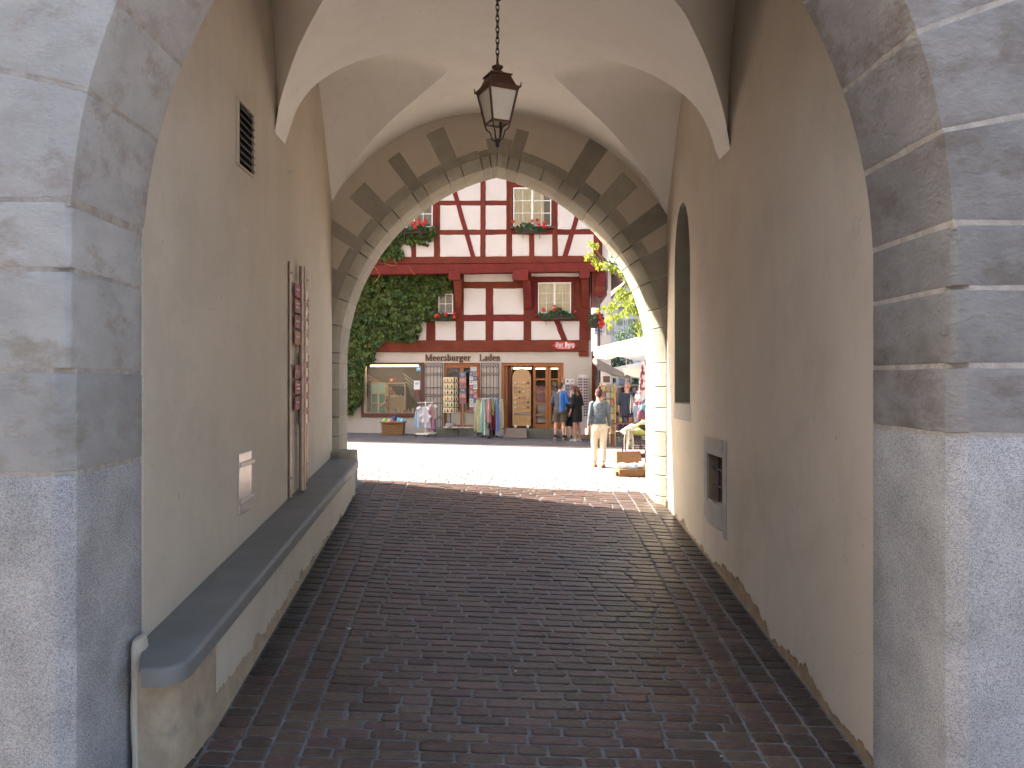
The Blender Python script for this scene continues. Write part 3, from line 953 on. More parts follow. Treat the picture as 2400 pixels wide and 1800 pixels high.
def side_walls():
    # left
    zf = lambda y: H - 1.95 + (y-5.6)*0.104
    low = [(y, zf(y)) for y in (5.58, 8, 10, 12.2)]
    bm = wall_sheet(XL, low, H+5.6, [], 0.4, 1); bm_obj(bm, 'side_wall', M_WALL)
    b = MB(); b.box(XL-0.9, XL-0.005, 5.6, 12.2, ZB, H-1.0); tobj(b, 'wall_core', M_PEEL)
    # right
    zf = lambda y: gz(XR, y) - 0.01
    hfun = lambda y: 0.06 + 0.20*max(0, 1-abs(y-8.6)/1.1) + 0.12*max(0, 1-abs(y-6.9)/0.8) + 0.08*max(0, 1-abs(y-5.7)/0.6)
    low = ragged(XR, 5.58, 12.2, zf, hfun, 4)
    ny0, ny1 = 10.78, 11.68
    nz0, nz1, nzs = H-0.32, H+2.62, H+1.7
    niche = [(ny0, nz0), (ny1, nz0), (ny1, nzs)]
    n = 6
    for i in range(1, n+1):
        t = i/n
        niche.append((ny1 - (ny1-ny0)/2*(t**1.8), nzs + (nz1-nzs)*math.sin(t*math.pi/2)))
    for i in range(n-1, 0, -1):
        t = i/n
        niche.append((ny0 + (ny1-ny0)/2*(t**1.8), nzs + (nz1-nzs)*math.sin(t*math.pi/2)))
    niche.append((ny0, nzs))
    cw = [(9.24, H-1.55), (9.90, H-1.50), (9.90, H-0.92), (9.24, H-0.92)]
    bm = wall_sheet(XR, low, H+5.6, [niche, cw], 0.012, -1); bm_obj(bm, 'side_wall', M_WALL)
    # substrate with the same holes, a touch behind
    low2 = [(5.58, zf(5.58)-0.3), (12.2, zf(12.2)-0.3)]
    nb = [((y-11.23)*1.0+11.23, z) for y, z in niche]
    bm = wall_sheet(XR+0.0125, low2, H+5.6, [nb, cw], 0.45, -1); bm_obj(bm, 'wall_core', M_PEEL)
    # niche lining
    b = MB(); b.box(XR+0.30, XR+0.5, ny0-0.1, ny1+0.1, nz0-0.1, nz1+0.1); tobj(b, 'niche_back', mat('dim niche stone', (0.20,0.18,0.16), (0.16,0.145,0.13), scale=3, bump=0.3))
    b = MB()
    m = len(niche)
    for i in range(m):
        (ya, za), (yb, zb) = niche[i], niche[(i+1) % m]
        ins = lambda y, z: (11.23 + (y-11.23)*0.985, z + (0.006 if z < nz0+0.01 else -0.006))
        a2, b2 = ins(ya, za), ins(yb, zb)
        b.quad((XR-0.004, a2[0], a2[1]), (XR-0.004, b2[0], b2[1]), (XR+0.31, b2[0], b2[1]), (XR+0.31, a2[0], a2[1]))
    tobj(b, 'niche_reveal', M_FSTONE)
    b = MB(); b.box(XR-0.004, XR+0.3, ny0-0.05, ny1+0.06, nz0-0.24, nz0+0.004); tobj(b, 'niche_sill', M_SURR, bevel=0.01)
    # cellar window: stone surround, dark opening, bars
    cwin = empty('cellar_window', (XR, 9.57-9, H-1.25), parent=TP)
    def cw_obj(b_, nm, mm, **k):
        b_.v = [(x-XR, y-9.57, z-(H-1.25)) for x, y, z in b_.v]
        return b_.obj(nm, mm, cwin, **k)
    x0, x1 = XR-0.018, XR+0.25
    for (ya, yb, za, zb) in ((9.10, 9.24, H-1.88, H-0.70), (9.90, 10.05, H-1.74, H-0.70), (9.24, 9.90, H-0.92, H-0.70), (9.24, 9.90, H-1.80, H-1.52)):
        b = MB(); b.box(x0 + rng.random()*0.004, x1, ya+0.002, yb-0.002, za, zb); cw_obj(b, 'surround_stone', M_SURR, bevel=0.008)
    b = MB(); b.box(XR+0.34, XR+0.36, 9.1, 10.1, H-1.7, H-0.8); cw_obj(b, 'dark_pane', M_DARK)
    for z in (H-1.10, H-1.32):
        b = MB(); b.tube([(XR+0.07, 9.2, z), (XR+0.07, 9.95, z)], 0.012); cw_obj(b, 'bar', M_IRON, smooth=60)
    for y in (9.40, 9.57, 9.74):
        b = MB(); b.tube([(XR+0.095, y, H-1.56), (XR+0.095, y, H-0.88)], 0.012); cw_obj(b, 'bar', M_IRON, smooth=60)
side_walls()
# outer side masses of the tower (only other viewpoints see them)
for x0, x1 in ((-6.0, XL-0.42), (XR+0.52, 6.2)):
    b = MB(); b.box(x0, x1, YN-0.015, YA-0.005, ZB, 12.0); tobj(b, 'tower_mass', M_GREYWALL)
b = MB(); b.box(XR+0.36, XR+0.52, YN, YA, ZB, H+5.7); tobj(b, 'wall_backing', M_DARK)

# ---- plaster fillet at the foot of the near left jamb
b = MB()
fil = []
for z in frange(gz(-2.4,5.6)-0.05, H-1.80, 0.06):
    w = 0.042 + 0.016*noise.noise(Vector((z*4, 1, 2))) + 0.008*noise.noise(Vector((z*17, 1, 2)))
    w *= min(1.0, 0.25 + (H-1.78-z)/0.08)
    fil.append((-2.478 + 0.01*noise.noise(Vector((z*3, 5, 2))), 5.42, z, w, 0.10, 0))
b.rings(fil, 10)
o = tobj(b, 'plaster_fillet', M_WALL, smooth=60)

# ------------------------------------------------------------------ stone bench along the left wall
def bench():
    root = empty('stone_bench', (-2.3, 8.8, gz(-2.3, 8.8)))
    tag(root, 'long dark stone bench on a plastered base along the left passage wall', 'bench')
    rx, ry, rz = root.location
    ztop = lambda y: H - 1.867 + (y-5.6)*0.104
    XO = -2.06
    joints = [5.12, 7.35, 9.15, 10.75, 12.06]
    for k in range(4):
        a, c = joints[k] + (0.003 if k else 0), joints[k+1] - 0.003
        if k == 0:
            rr = 0.20
            plan = [(XL-0.01, 5.58), (-2.33, a)] + [(XO-rr+rr*math.sin(t), a+rr-rr*math.cos(t)) for t in [R(x) for x in range(0, 91, 10)]] + [(XO, c), (XL-0.01, c)]
        elif k == 3:
            plan = [(XL-0.01, a), (XO, a), (XO, c-0.1), (XO-0.08, c), (XL-0.01, c)]
        else:
            plan = [(XL-0.01, a), (XO, a), (XO, c), (XL-0.01, c)]
        bm = bmesh.new()
        vs = [bm.verts.new((x-rx, y-ry, 0)) for x, y in plan]
        f = bm.faces.new(vs)
        ret = bmesh.ops.extrude_face_region(bm, geom=[f])
        top = [g for g in ret['geom'] if isinstance(g, bmesh.types.BMVert)]
        for v in bm.verts: v.co.z = -0.125
        for v in top: v.co.z = 0.0
        bmesh.ops.recalc_face_normals(bm, faces=bm.faces)
        es = [e for e in bm.edges if all(abs(v.co.z) < 1e-6 for v in e.verts) and (sum(v.co.x for v in e.verts)/2 + rx) > (-2.38 if k == 0 else XL+0.02) and not (k == 0 and min(v.co.x for v in e.verts) + rx < XL) and not (abs(e.verts[0].co.y-e.verts[1].co.y) < 1e-5 and k > 0)]
        bmesh.ops.bevel(bm, geom=es, offset=0.035, segments=4, affect='EDGES', profile=0.5, clamp_overlap=True)
        for v in bm.verts: v.co.z += ztop(v.co.y + ry) - rz
        o = bm_obj(bm, 'seat_slab', M_BENCH, root, 40)
    # base: plaster skin with a ragged lower edge over the sandy core
    zf = lambda y: gz(XO, y) - 0.01
    XF = XO - 0.055
    hf = lambda y: 0.30*max(0, 1-(y-5.6)/2.2) + 0.13*max(0.0, 1-abs(y-8.2)/2.6) + 0.02
    low = ragged(XF, 5.95, 12.0, zf, hf, 12)
    bm = bmesh.new()
    top = [(y, ztop(y)-0.115) for y, z in low]
    vs0 = [bm.verts.new((XF-rx, y-ry, min(z, t[1]-0.01)-rz)) for (y, z), t in zip(low, top)]
    vs1 = [bm.verts.new((XF-rx, y-ry, z-rz)) for y, z in top]
    for i in range(len(vs0)-1): bm.faces.new((vs0[i], vs0[i+1], vs1[i+1], vs1[i]))
    ret = bmesh.ops.extrude_face_region(bm, geom=bm.faces[:])
    for g in ret['geom']:
        if isinstance(g, bmesh.types.BMVert): g.co.x -= 0.012
    bmesh.ops.recalc_face_normals(bm, faces=bm.faces)
    bm_obj(bm, 'plaster_skin', M_WALL, root)
    b = MB()
    ys = [5.34, 5.37, 5.44, 5.62, 5.95, 6.5, 8, 10, 12.0]
    xfo = [-2.27, -2.215, -2.185, -2.155, XF-0.0125, XF-0.0125, XF-0.0125, XF-0.0125, XF-0.0125, XF-0.0125]
    vs = []
    for y, x in zip(ys, xfo):
        for (xx, zz) in ((x, gz(x, y)-0.12), (x, ztop(y)-0.12), (XL-0.02 if y > 5.6 else -2.455, ztop(y)-0.12), (XL-0.02 if y > 5.6 else -2.455, gz(x, y)-0.12)):
            vs.append((xx-rx, y-ry, zz-rz))
    n = len(ys)
    fs = [(i*4+k, i*4+(k+1) % 4, (i+1)*4+(k+1) % 4, (i+1)*4+k) for i in range(n-1) for k in range(4)] + [(0,1,2,3), tuple(range((n-1)*4, n*4))]
    b.add(vs, fs)
    b.obj('base_core', M_BASE, root, smooth=50)
bench()

# ------------------------------------------------------------------ things on the left wall
def wall_vent():
    y0, y1, z0, z1 = 7.62, 8.09, H+2.17, H+2.80
    root = empty('wall_vent', (XL, (y0+y1)/2, z0)); tag(root, 'dark louvred ventilation grille high in the left passage wall', 'vent')
    ox, oy, oz = root.location
    def o_(b, nm, m, **k):
        b.v = [(x-ox, y-oy, z-oz) for x, y, z in b.v]; return b.obj(nm, m, root, **k)
    b = MB(); b.box(XL+0.001, XL+0.004, y0, y1, z0, z1); o_(b, 'dark_back', M_BLACK)
    for (a, c, d, e) in ((y0-0.012, y1+0.012, z1, z1+0.02), (y0-0.012, y1+0.012, z0-0.015, z0), (y0-0.012, y0, z0, z1), (y1, y1+0.012, z0, z1)):
        b = MB(); b.box(XL+0.001, XL+0.03, a, c, d, e); o_(b, 'frame_bar', M_WALL, bevel=0.004)
    n = 8
    for i in range(n):
        z = z0 + 0.03 + (z1-z0-0.04)*i/n
        b = MB()
        b.add([(XL+0.008, y0, z+0.055), (XL+0.008, y1, z+0.055), (XL+0.045, y1, z), (XL+0.045, y0, z), (XL+0.008, y0, z+0.05), (XL+0.008, y1, z+0.05), (XL+0.045, y1, z-0.005), (XL+0.045, y0, z-0.005)],
              [(0,1,2,3),(7,6,5,4),(0,4,5,1),(3,2,6,7),(0,3,7,4),(1,5,6,2)])
        o_(b, 'slat', mat('dull zinc', (0.12,0.11,0.10), rough=0.6, metal=0.3))
wall_vent()

def wall_plate():
    y0, y1, z0, z1 = 7.66, 8.06, H-1.33, H-0.72
    root = empty('wall_plate', (XL, (y0+y1)/2, z0)); tag(root, 'small pale metal cover plate with two straps on the left passage wall', 'cover plate')
    ox, oy, oz = root.location
    def o_(b, nm, m, **k):
        b.v = [(x-ox, y-oy, z-oz) for x, y, z in b.v]; return b.obj(nm, m, root, **k)
    b = MB(); b.box(XL+0.0, XL+0.012, y0, y1, z0, z1)
    o_(b, 'plate', mat('pale satin plate', (0.62,0.56,0.50), (0.50,0.46,0.42), scale=2.5, rough=0.28, metal=0.55), bevel=0.004)
    for z in (z0+0.10, z1-0.14):
        b = MB(); b.box(XL+0.012, XL+0.024, y0+0.02, y1+0.07, z, z+0.05)
        o_(b, 'strap', mat('pale satin strap', (0.50,0.44,0.39), rough=0.4, metal=0.4), bevel=0.006)
wall_plate()

def signpost():
    root = empty('direction_sign', (XL+0.07, 9.95, H-1.42)); tag(root, 'bronze wall mounted direction sign with rows of small red name plates', 'direction sign')
    ox, oy, oz = root.location
    def o_(b, nm, m, **k):
        b.v = [(x-ox, y-oy, z-oz) for x, y, z in b.v]; return b.obj(nm, m, root, **k)
    zb = lambda y: H - 1.867 + (y-5.6)*0.104 + 0.004
    for y, zt in ((9.58, H+1.50), (10.42, H+1.52)):
        b = MB(); b.box(XL+0.012, XL+0.034, y-0.035, y+0.035, zb(y), zt); o_(b, 'side_rail', M_BRONZE, bevel=0.004)
        for z in (zt-0.14, H+0.2, zb(y)+0.25):
            b = MB(); b.tube([(XL+0.034, y, z), (XL+0.042, y, z)], 0.012); o_(b, 'bolt', M_IRON)
    yp = 9.98
    b = MB(); b.tube([(XL+0.075, yp, zb(yp)), (XL+0.075, yp, H+1.50)], 0.045, 14); o_(b, 'pole', M_BRONZE, smooth=40)
    b = MB(); b.box(XL+0.07, XL+0.105, yp+0.030, yp+0.062, zb(yp), H+1.49); o_(b, 'spine', mat('bright bronze edge', (0.70,0.56,0.44), rough=0.35, metal=0.5), bevel=0.004)
    M_PL = mat('dull red name plate', (0.30,0.07,0.065), (0.25,0.055,0.052), scale=5, rough=0.5, vary=0.18)
    M_PO = mat('orange brown name plate', (0.42,0.17,0.09), (0.36,0.14,0.08), scale=5, rough=0.5)
    M_TX = mat('pale plate lettering', (0.62,0.45,0.42), rough=0.6)
    # plates in front-left of the pole and right of it
    zl = [1.16, 0.96, 0.76, 0.56, 0.13, -0.07, -0.27]
    zr = [1.05, 0.85, 0.65, 0.28, 0.09, -0.10, -0.28, -0.46]
    def plate(y0, y1, z, m, lines):
        b = MB(); b.box(XL+0.055, XL+0.068, y0, y1, H+z-0.085, H+z+0.085)
        p = o_(b, 'name_plate', m, bevel=0.004)
        for k in range(lines):
            b = MB(); yy = y0 + 0.05
            zz = H + z + (0.02 if lines == 2 else 0.0) - 0.045*k
            # short strokes of lettering
            while yy < y1 - 0.06:
                w = 0.012 + rng.random()*0.018
                b.box(XL+0.068, XL+0.0695, yy, yy+w, zz, zz+0.024); yy += w + 0.008
            b.v = [(x-ox, y-oy, z_-oz) for x, y, z_ in b.v]
            b.obj('lettering', M_TX, p)
    for i, z in enumerate(zl): plate(9.64, 9.91, z, M_PO if i == 3 else M_PL, 2 if i in (1, 5) else 1)
    for i, z in enumerate(zr): plate(10.07, 10.36, z, M_PO if i == 2 else M_PL, 1)
    for z in [1.12, 0.92, 0.73, 0.53, 0.32, 0.12, -0.08, -0.28, -0.48]:
        b = MB(); b.tube([(XL+0.075, yp, H+z-0.065), (XL+0.075, yp, H+z+0.065)], 0.056, 14); o_(b, 'clamp', M_BRONZE, smooth=40)
        b = MB(); b.box(XL+0.085, XL+0.13, yp-0.02, yp+0.055, H+z-0.055, H+z+0.055); o_(b, 'clamp_block', mat('silvery bronze', (0.68,0.58,0.48), rough=0.35, metal=0.5), bevel=0.006)
signpost()

# ------------------------------------------------------------------ hanging lantern
def lantern():
    D = 7.4
    c = P(1166, 0, D).x
    zt = H + (895-155)/1800*D      # top of the bell
    zb = H + (895-300)/1800*D      # under the glass
    root = empty('hanging_lantern', (c, D, zt), R(24)); tag(root, 'four sided copper lantern with frosted panes hanging on a chain under the vault', 'lantern')
    hgt = zt - zb
    w0, w1 = 0.088, 0.146           # half widths at the glass foot and the glass head
    zh = -0.245; zf = -hgt + 0.045
    def sq(w, z): return [Vector((sx*w, sy*w, z)) for sx, sy in ((-1,-1),(1,-1),(1,1),(-1,1))]
    lo, hi = sq(w0, zf), sq(w1, zh)
    for i in range(4):
        b = MB(); b.tube([lo[i] + Vector((0,0,-0.015)), hi[i]], 0.011, 6); b.obj('corner_bar', M_COPPER, root)
        a, c_ = lo[i], lo[(i+1) % 4]; d, e = hi[(i+1) % 4], hi[i]
        b = MB(); b.tube([a, c_], 0.012, 6); b.obj('foot_bar', M_COPPER, root)
        b = MB(); b.tube([e, d], 0.017, 6); b.obj('head_bar', M_COPPER, root)
        mid = (a+c_+d+e)/4; nrm = Vector((mid.x, mid.y, 0)).normalized()
        b = MB()
        sh = lambda p: p*1.0 - nrm*0.006
        pts = [sh(a.lerp(c_, .03)), sh(c_.lerp(a, .03)), sh(d.lerp(e, .03)), sh(e.lerp(d, .03))]
        q = [p - nrm*0.005 for p in pts]
        b.add(pts + q, [(0,1,2,3),(7,6,5,4),(0,4,5,1),(1,5,6,2),(2,6,7,3),(3,7,4,0)])
        b.obj('glass_pane', M_FROST, root)
        # little crown spike on the cornice corner
        p = hi[i]*1.13; p.z = zh + 0.01
        b = MB(); b.tube([p, p*1.04 + Vector((0,0,0.05)) - Vector((0,0,p.z*0.04))], [0.010, 0.003], 6); b.obj('spike', M_COPPER, root)
        # curved bracket below
        cpt = [lo[i] + Vector((0,0,-0.02)), lo[i]*0.98 + Vector((0,0,-0.055-0.02*0))]
        x, y = lo[i].x, lo[i].y
        path = [(x, y, zf-0.01), (x*0.92, y*0.92, zf-0.05), (x*0.60, y*0.60, zf-0.085), (x*0.52, y*0.52, zf-0.12), (x*0.40, y*0.40, zf-0.155), (x*0.10, y*0.10, zf-0.165)]
        b = MB(); b.tube(spline(path, 4), 0.0065, 6); b.obj('bracket', M_BLACK, root, smooth=60)
    def frust(wa, za, wb, zb_, nm, m=M_COPPER):
        b = MB(); A = sq(wa, za); B_ = sq(wb, zb_)
        b.add(A + B_, [(3,2,1,0),(4,5,6,7)] + [(i, (i+1) % 4, 4+(i+1) % 4, 4+i) for i in range(4)])
        return b.obj(nm, m, root, bevel=0.004)
    frust(w1*1.12, zh+0.002, w1*1.16, zh+0.022, 'cornice')
    frust(w1*0.98, zh+0.023, w1*0.66, zh+0.135, 'roof')
    frust(w1*0.74, zh+0.136, w1*0.78, zh+0.150, 'upper_cornice')
    b = MB(); b.lathe([(0.085, zh+0.150), (0.07, zh+0.175), (0.038, zh+0.195), (0.034, zh+0.205), (0.052, zh+0.225), (0.056, zh+0.238), (0.03, zh+0.25), (0.014, zh+0.265), (0.010, zh+0.31)], n=16)
    b.obj('bell_cap', M_COPPER, root, smooth=50)
    b = MB(); b.lathe([(0.006, zf-0.15), (0.024, zf-0.16), (0.028, zf-0.18), (0.014, zf-0.20), (0.018, zf-0.215), (0.012, zf-0.228), (0.003, zf-0.235)], n=12); b.obj('finial', M_BLACK, root, smooth=50)
    b = MB(); b.tube([(0.05, 0.04, zf-0.12), (0.05, 0.04, zf+0.03)], 0.012, 8); b.obj('bulb_holder', M_BLACK, root)
    # chain up to a ring at the crown of the vault
    z = zh + 0.30
    zend = barrel(c, D) - zt
    k = 0
    Lk = 0.062
    while z < zend - 0.03:
        pts = []
        ringk = (abs(z - (H + 895/1800*D - zt)) < 0.035)
        rr = 0.016
        for i in range(15):
            a = 2*math.pi*i/14
            u, w = rr*math.cos(a), (Lk/2+0.006)*math.sin(a)
            pts.append((u, 0, z + Lk/2 + w) if k % 2 else (0, u, z + Lk/2 + w))
        b = MB(); b.tube(pts, 0.0052, 6, cap=False); b.obj('chain_link', M_BLACK, root, smooth=60)
        z += Lk*0.86; k += 1
    pts = []
    for i in range(21):
        a = 2*math.pi*i/20
        pts.append((0.055*math.cos(a), 0, (H + 900/1800*D - zt) + 0.055*math.sin(a) + 0.03))
    b = MB(); b.tube(pts, 0.007, 6, cap=False); b.obj('chain_ring', M_BLACK, root, smooth=60)
    b = MB(); b.lathe([(0.07, zend+0.02), (0.07, zend-0.012), (0.02, zend-0.03)], n=14); b.obj('ceiling_rose', M_BLACK, root)
lantern()
# ------------------------------------------------------------------ timber framed house
TH = R(4.0)
HD = 25.0
house = empty('timber_house', (0, HD, 0), -TH)
tag(house, 'white half timbered house with red beams and a souvenir shop on the ground floor', 'house')
def F(px, py, off=0.0):
    """photo pixel -> (u, z) on the facade plane moved 'off' metres towards the viewer"""
    a = (px - CX)/FPX
    t = (HD*math.cos(TH) - off)/(math.cos(TH) + a*math.sin(TH))
    return (t*a*math.cos(TH) - (t-HD)*math.sin(TH), H + (CY-py)/FPX*t)
def hw_(u, off, z):
    """facade coordinates -> world"""
    return Vector((u*math.cos(TH) - off*math.sin(TH), HD - u*math.sin(TH) - off*math.cos(TH), z))
def W(px, py, off=0.0):
    u, z = F(px, py, off); return hw_(u, off, z)

def wobbly(name, line0, line1, off, thick, m, parent, seg=7, jit=0.008, bevel=0.008):
    """hewn timber: band between two pixel lines (lists of 2 pixels), front at off, uneven edges"""
    b = MB()
    r = random.Random(hash((line0[0], line1[1])) & 0xffff)
    vs = []
    a0, a1 = F(*line0[0], off), F(*line0[1], off)
    b0, b1 = F(*line1[0], off), F(*line1[1], off)
    for i in range(seg+1):
        t = i/seg
        j = lambda: (r.random()-0.5)*2*jit
        pa = (a0[0]+(a1[0]-a0[0])*t, a0[1]+(a1[1]-a0[1])*t); pb = (b0[0]+(b1[0]-b0[0])*t, b0[1]+(b1[1]-b0[1])*t)
        dx, dz = pb[0]-pa[0], pb[1]-pa[1]; L_ = math.hypot(dx, dz) or 1
        k1, k2 = j(), j()
        fo = off + j()*0.4
        for (q, kk) in ((pa, k1), (pb, k2)):
            vs.append((q[0]+dx/L_*kk, -fo, q[1]+dz/L_*kk))
        for (q, kk) in ((pb, k2), (pa, k1)):
            vs.append((q[0]+dx/L_*kk, -off+thick, q[1]+dz/L_*kk))
    fs = [(i*4+k, i*4+(k+1) % 4, (i+1)*4+(k+1) % 4, (i+1)*4+k) for i in range(seg) for k in range(4)] + [(3,2,1,0), tuple(range(seg*4, seg*4+4))]
    b.add(vs, fs)
    o = b.obj(name, m, parent, bevel=bevel, seg=1)
    return o
def hbeam(x0, x1, y0, y1, off, thick=0.12, m=M_TIMBER, parent=None, dy=0, jit=0.008, name='timber_beam'):
    return wobbly(name, [(x0, y0), (x1, y0+dy)], [(x0, y1), (x1, y1+dy)], off, thick, m, parent or house, seg=max(3, int((x1-x0)/18)), jit=jit)
def vpost(x0, x1, y0, y1, off, thick=0.12, m=M_TIMBER, parent=None, jit=0.008, name='timber_post'):
    return wobbly(name, [(x0, y0), (x0, y1)], [(x1, y0), (x1, y1)], off, thick, m, parent or house, seg=max(3, int((y1-y0)/18)), jit=jit)
def brace(x0t, x1t, yt, x0b, x1b, yb, off, thick=0.12, parent=None):
    return wobbly('timber_brace', [(x0t, yt), (x0b, yb)], [(x1t, yt), (x1b, yb)], off, thick, M_TIMBER, parent or house, seg=6)
def hbox(name, x0, y0, x1, y1, off0, off1, m, parent=None, bevel=0.0, **k):
    """box on the facade between pixel corners (measured on plane off1), from off0 (back) to off1 (front)"""
    (u0, z1), (u1, z0) = F(x0, y0, off1), F(x1, y1, off1)
    b = MB(); b.box(min(u0,u1), max(u0,u1), -off1, -off0, min(z0,z1), max(z0,z1))
    return b.obj(name, m, parent or house, bevel=bevel, **k)
def panel(poly, off, parent=None, m=M_INFILL, name='infill_panel', thick=0.05, jit=0.010):
    """plaster field between timbers, slightly uneven outline (pixels)"""
    r = random.Random(int(poly[0][0]*7 + poly[0][1]))
    pts = []
    n = len(poly)
    for i in range(n):
        (xa, ya), (xb, yb) = poly[i], poly[(i+1) % n]
        k = max(2, int(math.hypot(xb-xa, yb-ya)/12))
        for s in range(k):
            t = s/k
            u, z = F(xa+(xb-xa)*t, ya+(yb-ya)*t, off)
            e = jit if s else jit*0.5
            pts.append((u+(r.random()-0.5)*2*e, z+(r.random()-0.5)*2*e))
    b = MB(); b.prism([(u, z) for u, z in pts], -off, -off+thick)
    return b.obj(name, m, parent or house)
def rect(x0, y0, x1, y1): return [(x0, y0), (x1, y0), (x1, y1), (x0, y1)]

OFU, OF1, OF0 = 0.55, 0.06, 0.0
# wall bodies (behind everything)
def body(x0, x1, y0, y1, off, depth, m, name, hole=None):
    (u0, z1), (u1, z0) = F(x0, y0, off), F(x1, y1, off)
    b = MB(); b.box(u0, u1, -off+0.10, depth, z0, z1); return b.obj(name, m, house)
M_WALLBACK = mat('old timber backing', (0.19,0.04,0.03), (0.15,0.034,0.027), scale=3, rough=0.8)
def upper():
    o = OFU
    # backing wall of the jettied storey, with window holes left dark
    (u0, zt), (u1, zb) = F(700, 330, o), F(1408, 604, o)
    b = MB(); b.box(u0, u1, -o+0.05, -o+0.20, zb, zt+1.6); b.obj('storey_wall', M_WALLBACK, house)
    b = MB(); b.box(u0, u1, -o+0.21, 3.9, zb, zt+1.6); b.obj('upper_body', M_INFILL, house)
    P1 = o + 0.018
    posts = [(1017,1031,330,604),(1126,1138,330,604),(1187,1200,330,604),(1294.5,1307,330,604),(1391,1408,330,604),(870,884,330,604)]
    for x0, x1, y0, y1 in posts: vpost(x0, x1, y0, y1, P1)
    for x0, x1, y0, y1 in [(964,975,550,605),(911,919,550,605),(1240,1252,549,602)]: vpost(x0, x1, y0, y1, P1)
    # rails
    for (x0, x1) in ((1031,1126),(1138,1187)): hbeam(x0, x1, 470, 481, P1-0.004)
    for (x0, x1) in ((884,1017),(1031,1126),(1138,1187),(1200,1294.5),(1307,1391)): hbeam(x0, x1, 539, 550, P1-0.003, dy=-1)
    for (x0, x1) in ((1307,1391),): hbeam(x0, x1, 452, 463, P1-0.003)
    for (x0, x1) in ((1200,1294.5),(884,1017)): hbeam(x0, x1, 424, 438, P1-0.003)
    hbeam(700, 1408, 604, 620, P1+0.02, dy=-5, jit=0.006)
    brace(1050, 1061, 415, 1104, 1115, 604, P1+0.004)
    brace(1364, 1375, 452, 1318, 1330, 601, P1+0.004)
    # fields
    q = o
    for pl in [rect(1031,330,1126,470), rect(1138,330,1187,470), rect(1031,481,1126,539), rect(1138,481,1187,538), rect(1031,550,1126,604), rect(1138,549,1187,603),
               rect(1200,549,1240,602), rect(1252,549,1294.5,602), rect(1307,463,1391,537), rect(1307,548,1391,601), rect(1307,330,1391,452),
               rect(975,550,1017,605), rect(919,550,964,605), rect(884,550,911,605), rect(700,330,870,605), rect(1200,330,1294.5,424), rect(884,330,1017,424)]:
        panel([(x, y) for x, y in pl], q)
    # jetty beam with its shadow gap
    wobbly('jetty_beam', [(700, 621), (1408, 615.5)], [(700, 646), (1408, 636)], o+0.07, 0.30, M_TIMBER, house, seg=30, jit=0.006, bevel=0.02)
upper()

def window(x0, y0, x1, y1, off, cols, rows, name, mullion=True, curtain=M_CURTAIN, casing=True, lbl=None, depth=0.06, cover=1.0):
    w = empty(name, (0, 0, 0), parent=house)
    if lbl: w['label'] = lbl
    fr = 2.6
    if casing:
        for (a, b_, c, d) in ((x0-9, y0-9, x1+9, y0-1.5), (x0-9, y0-1.5, x0-1.5, y1+1), (x1+1.5, y0-1.5, x1+9, y1+1)):
            hbox('casing', a, b_, c, d, off-0.03, off+0.035, M_TIMBER, w, bevel=0.006)
    hbox('sill', x0-8, y1-0.5, x1+8, y1+3.0, off-0.05, off+0.11, M_DKWOOD, w, bevel=0.006)
    # frame
    hbox('frame_bar', x0, y0, x1, y0+fr, off-0.02, off+0.022, M_WHITE, w, bevel=0.004)
    hbox('frame_bar', x0, y1-fr, x1, y1-0.6, off-0.02, off+0.022, M_WHITE, w, bevel=0.004)
    hbox('frame_bar', x0, y0+fr, x0+fr, y1-fr, off-0.02, off+0.021, M_WHITE, w, bevel=0.004)
    hbox('frame_bar', x1-fr, y0+fr, x1, y1-fr, off-0.02, off+0.021, M_WHITE, w, bevel=0.004)
    xm_ = (x0+x1)/2
    if mullion: hbox('mullion', xm_-2.4, y0+fr, xm_+2.4, y1-fr, off-0.02, off+0.026, M_WHITE, w, bevel=0.004)
    halves = ((x0+fr, xm_-2.4), (xm_+2.4, x1-fr)) if mullion else ((x0+fr, x1-fr),)
    cc = cols//2 if mullion else cols
    for a, c in halves:
        for k in range(1, cc):
            x = a + (c-a)*k/cc
            hbox('glazing_bar', x-0.55, y0+fr, x+0.55, y1-fr, off-0.012, off+0.012, M_WHITE, w)
        for k in range(1, rows):
            y = y0+fr + (y1-y0-2*fr)*k/rows
            hbox('glazing_bar', a, y-0.55, c, y+0.55, off-0.012, off+0.0135, M_WHITE, w)
        for ci in range(cc):
            for ri in range(rows):
                xa, xb = a + (c-a)*ci/cc, a + (c-a)*(ci+1)/cc
                ya, yb = y0+fr + (y1-y0-2*fr)*ri/rows, y0+fr + (y1-y0-2*fr)*(ri+1)/rows
                hbox('pane', xa+0.5, ya+0.5, xb-0.5, yb-0.5, off-0.006, off-0.002, M_GLASS, w)
    hbox('dark_room', x0, y0, x1, y1, off-0.055, off-0.05, mat('dim room', (0.10,0.095,0.09), rough=0.9), w)
    if curtain is not None:
        b = MB()
        n = 40
        (u0, zt), (u1, zb) = F(x0+3, y0+2, off-0.03), F(x0+3+(x1-x0-6)*cover, y1-2, off-0.03)
        for i in range(n):
            ua, ub = u0+(u1-u0)*i/n, u0+(u1-u0)*(i+1)/n
            ya, yb = -off+0.03+0.008*math.sin(i*1.7), -off+0.03+0.008*math.sin((i+1)*1.7)
            b.quad((ua, ya, zb), (ub, yb, zb), (ub, yb, zt), (ua, ya, zt))
        b.obj('curtain', curtain, w, smooth=80)
    return w
window(1203, 439, 1292, 531, OFU+0.01, 4, 3, 'window', cover=0.83)
window(925, 439, 1014, 534, OFU+0.01, 4, 3, 'window', curtain=mat('dim curtain', (0.24,0.22,0.19), rough=0.9), cover=1.0)

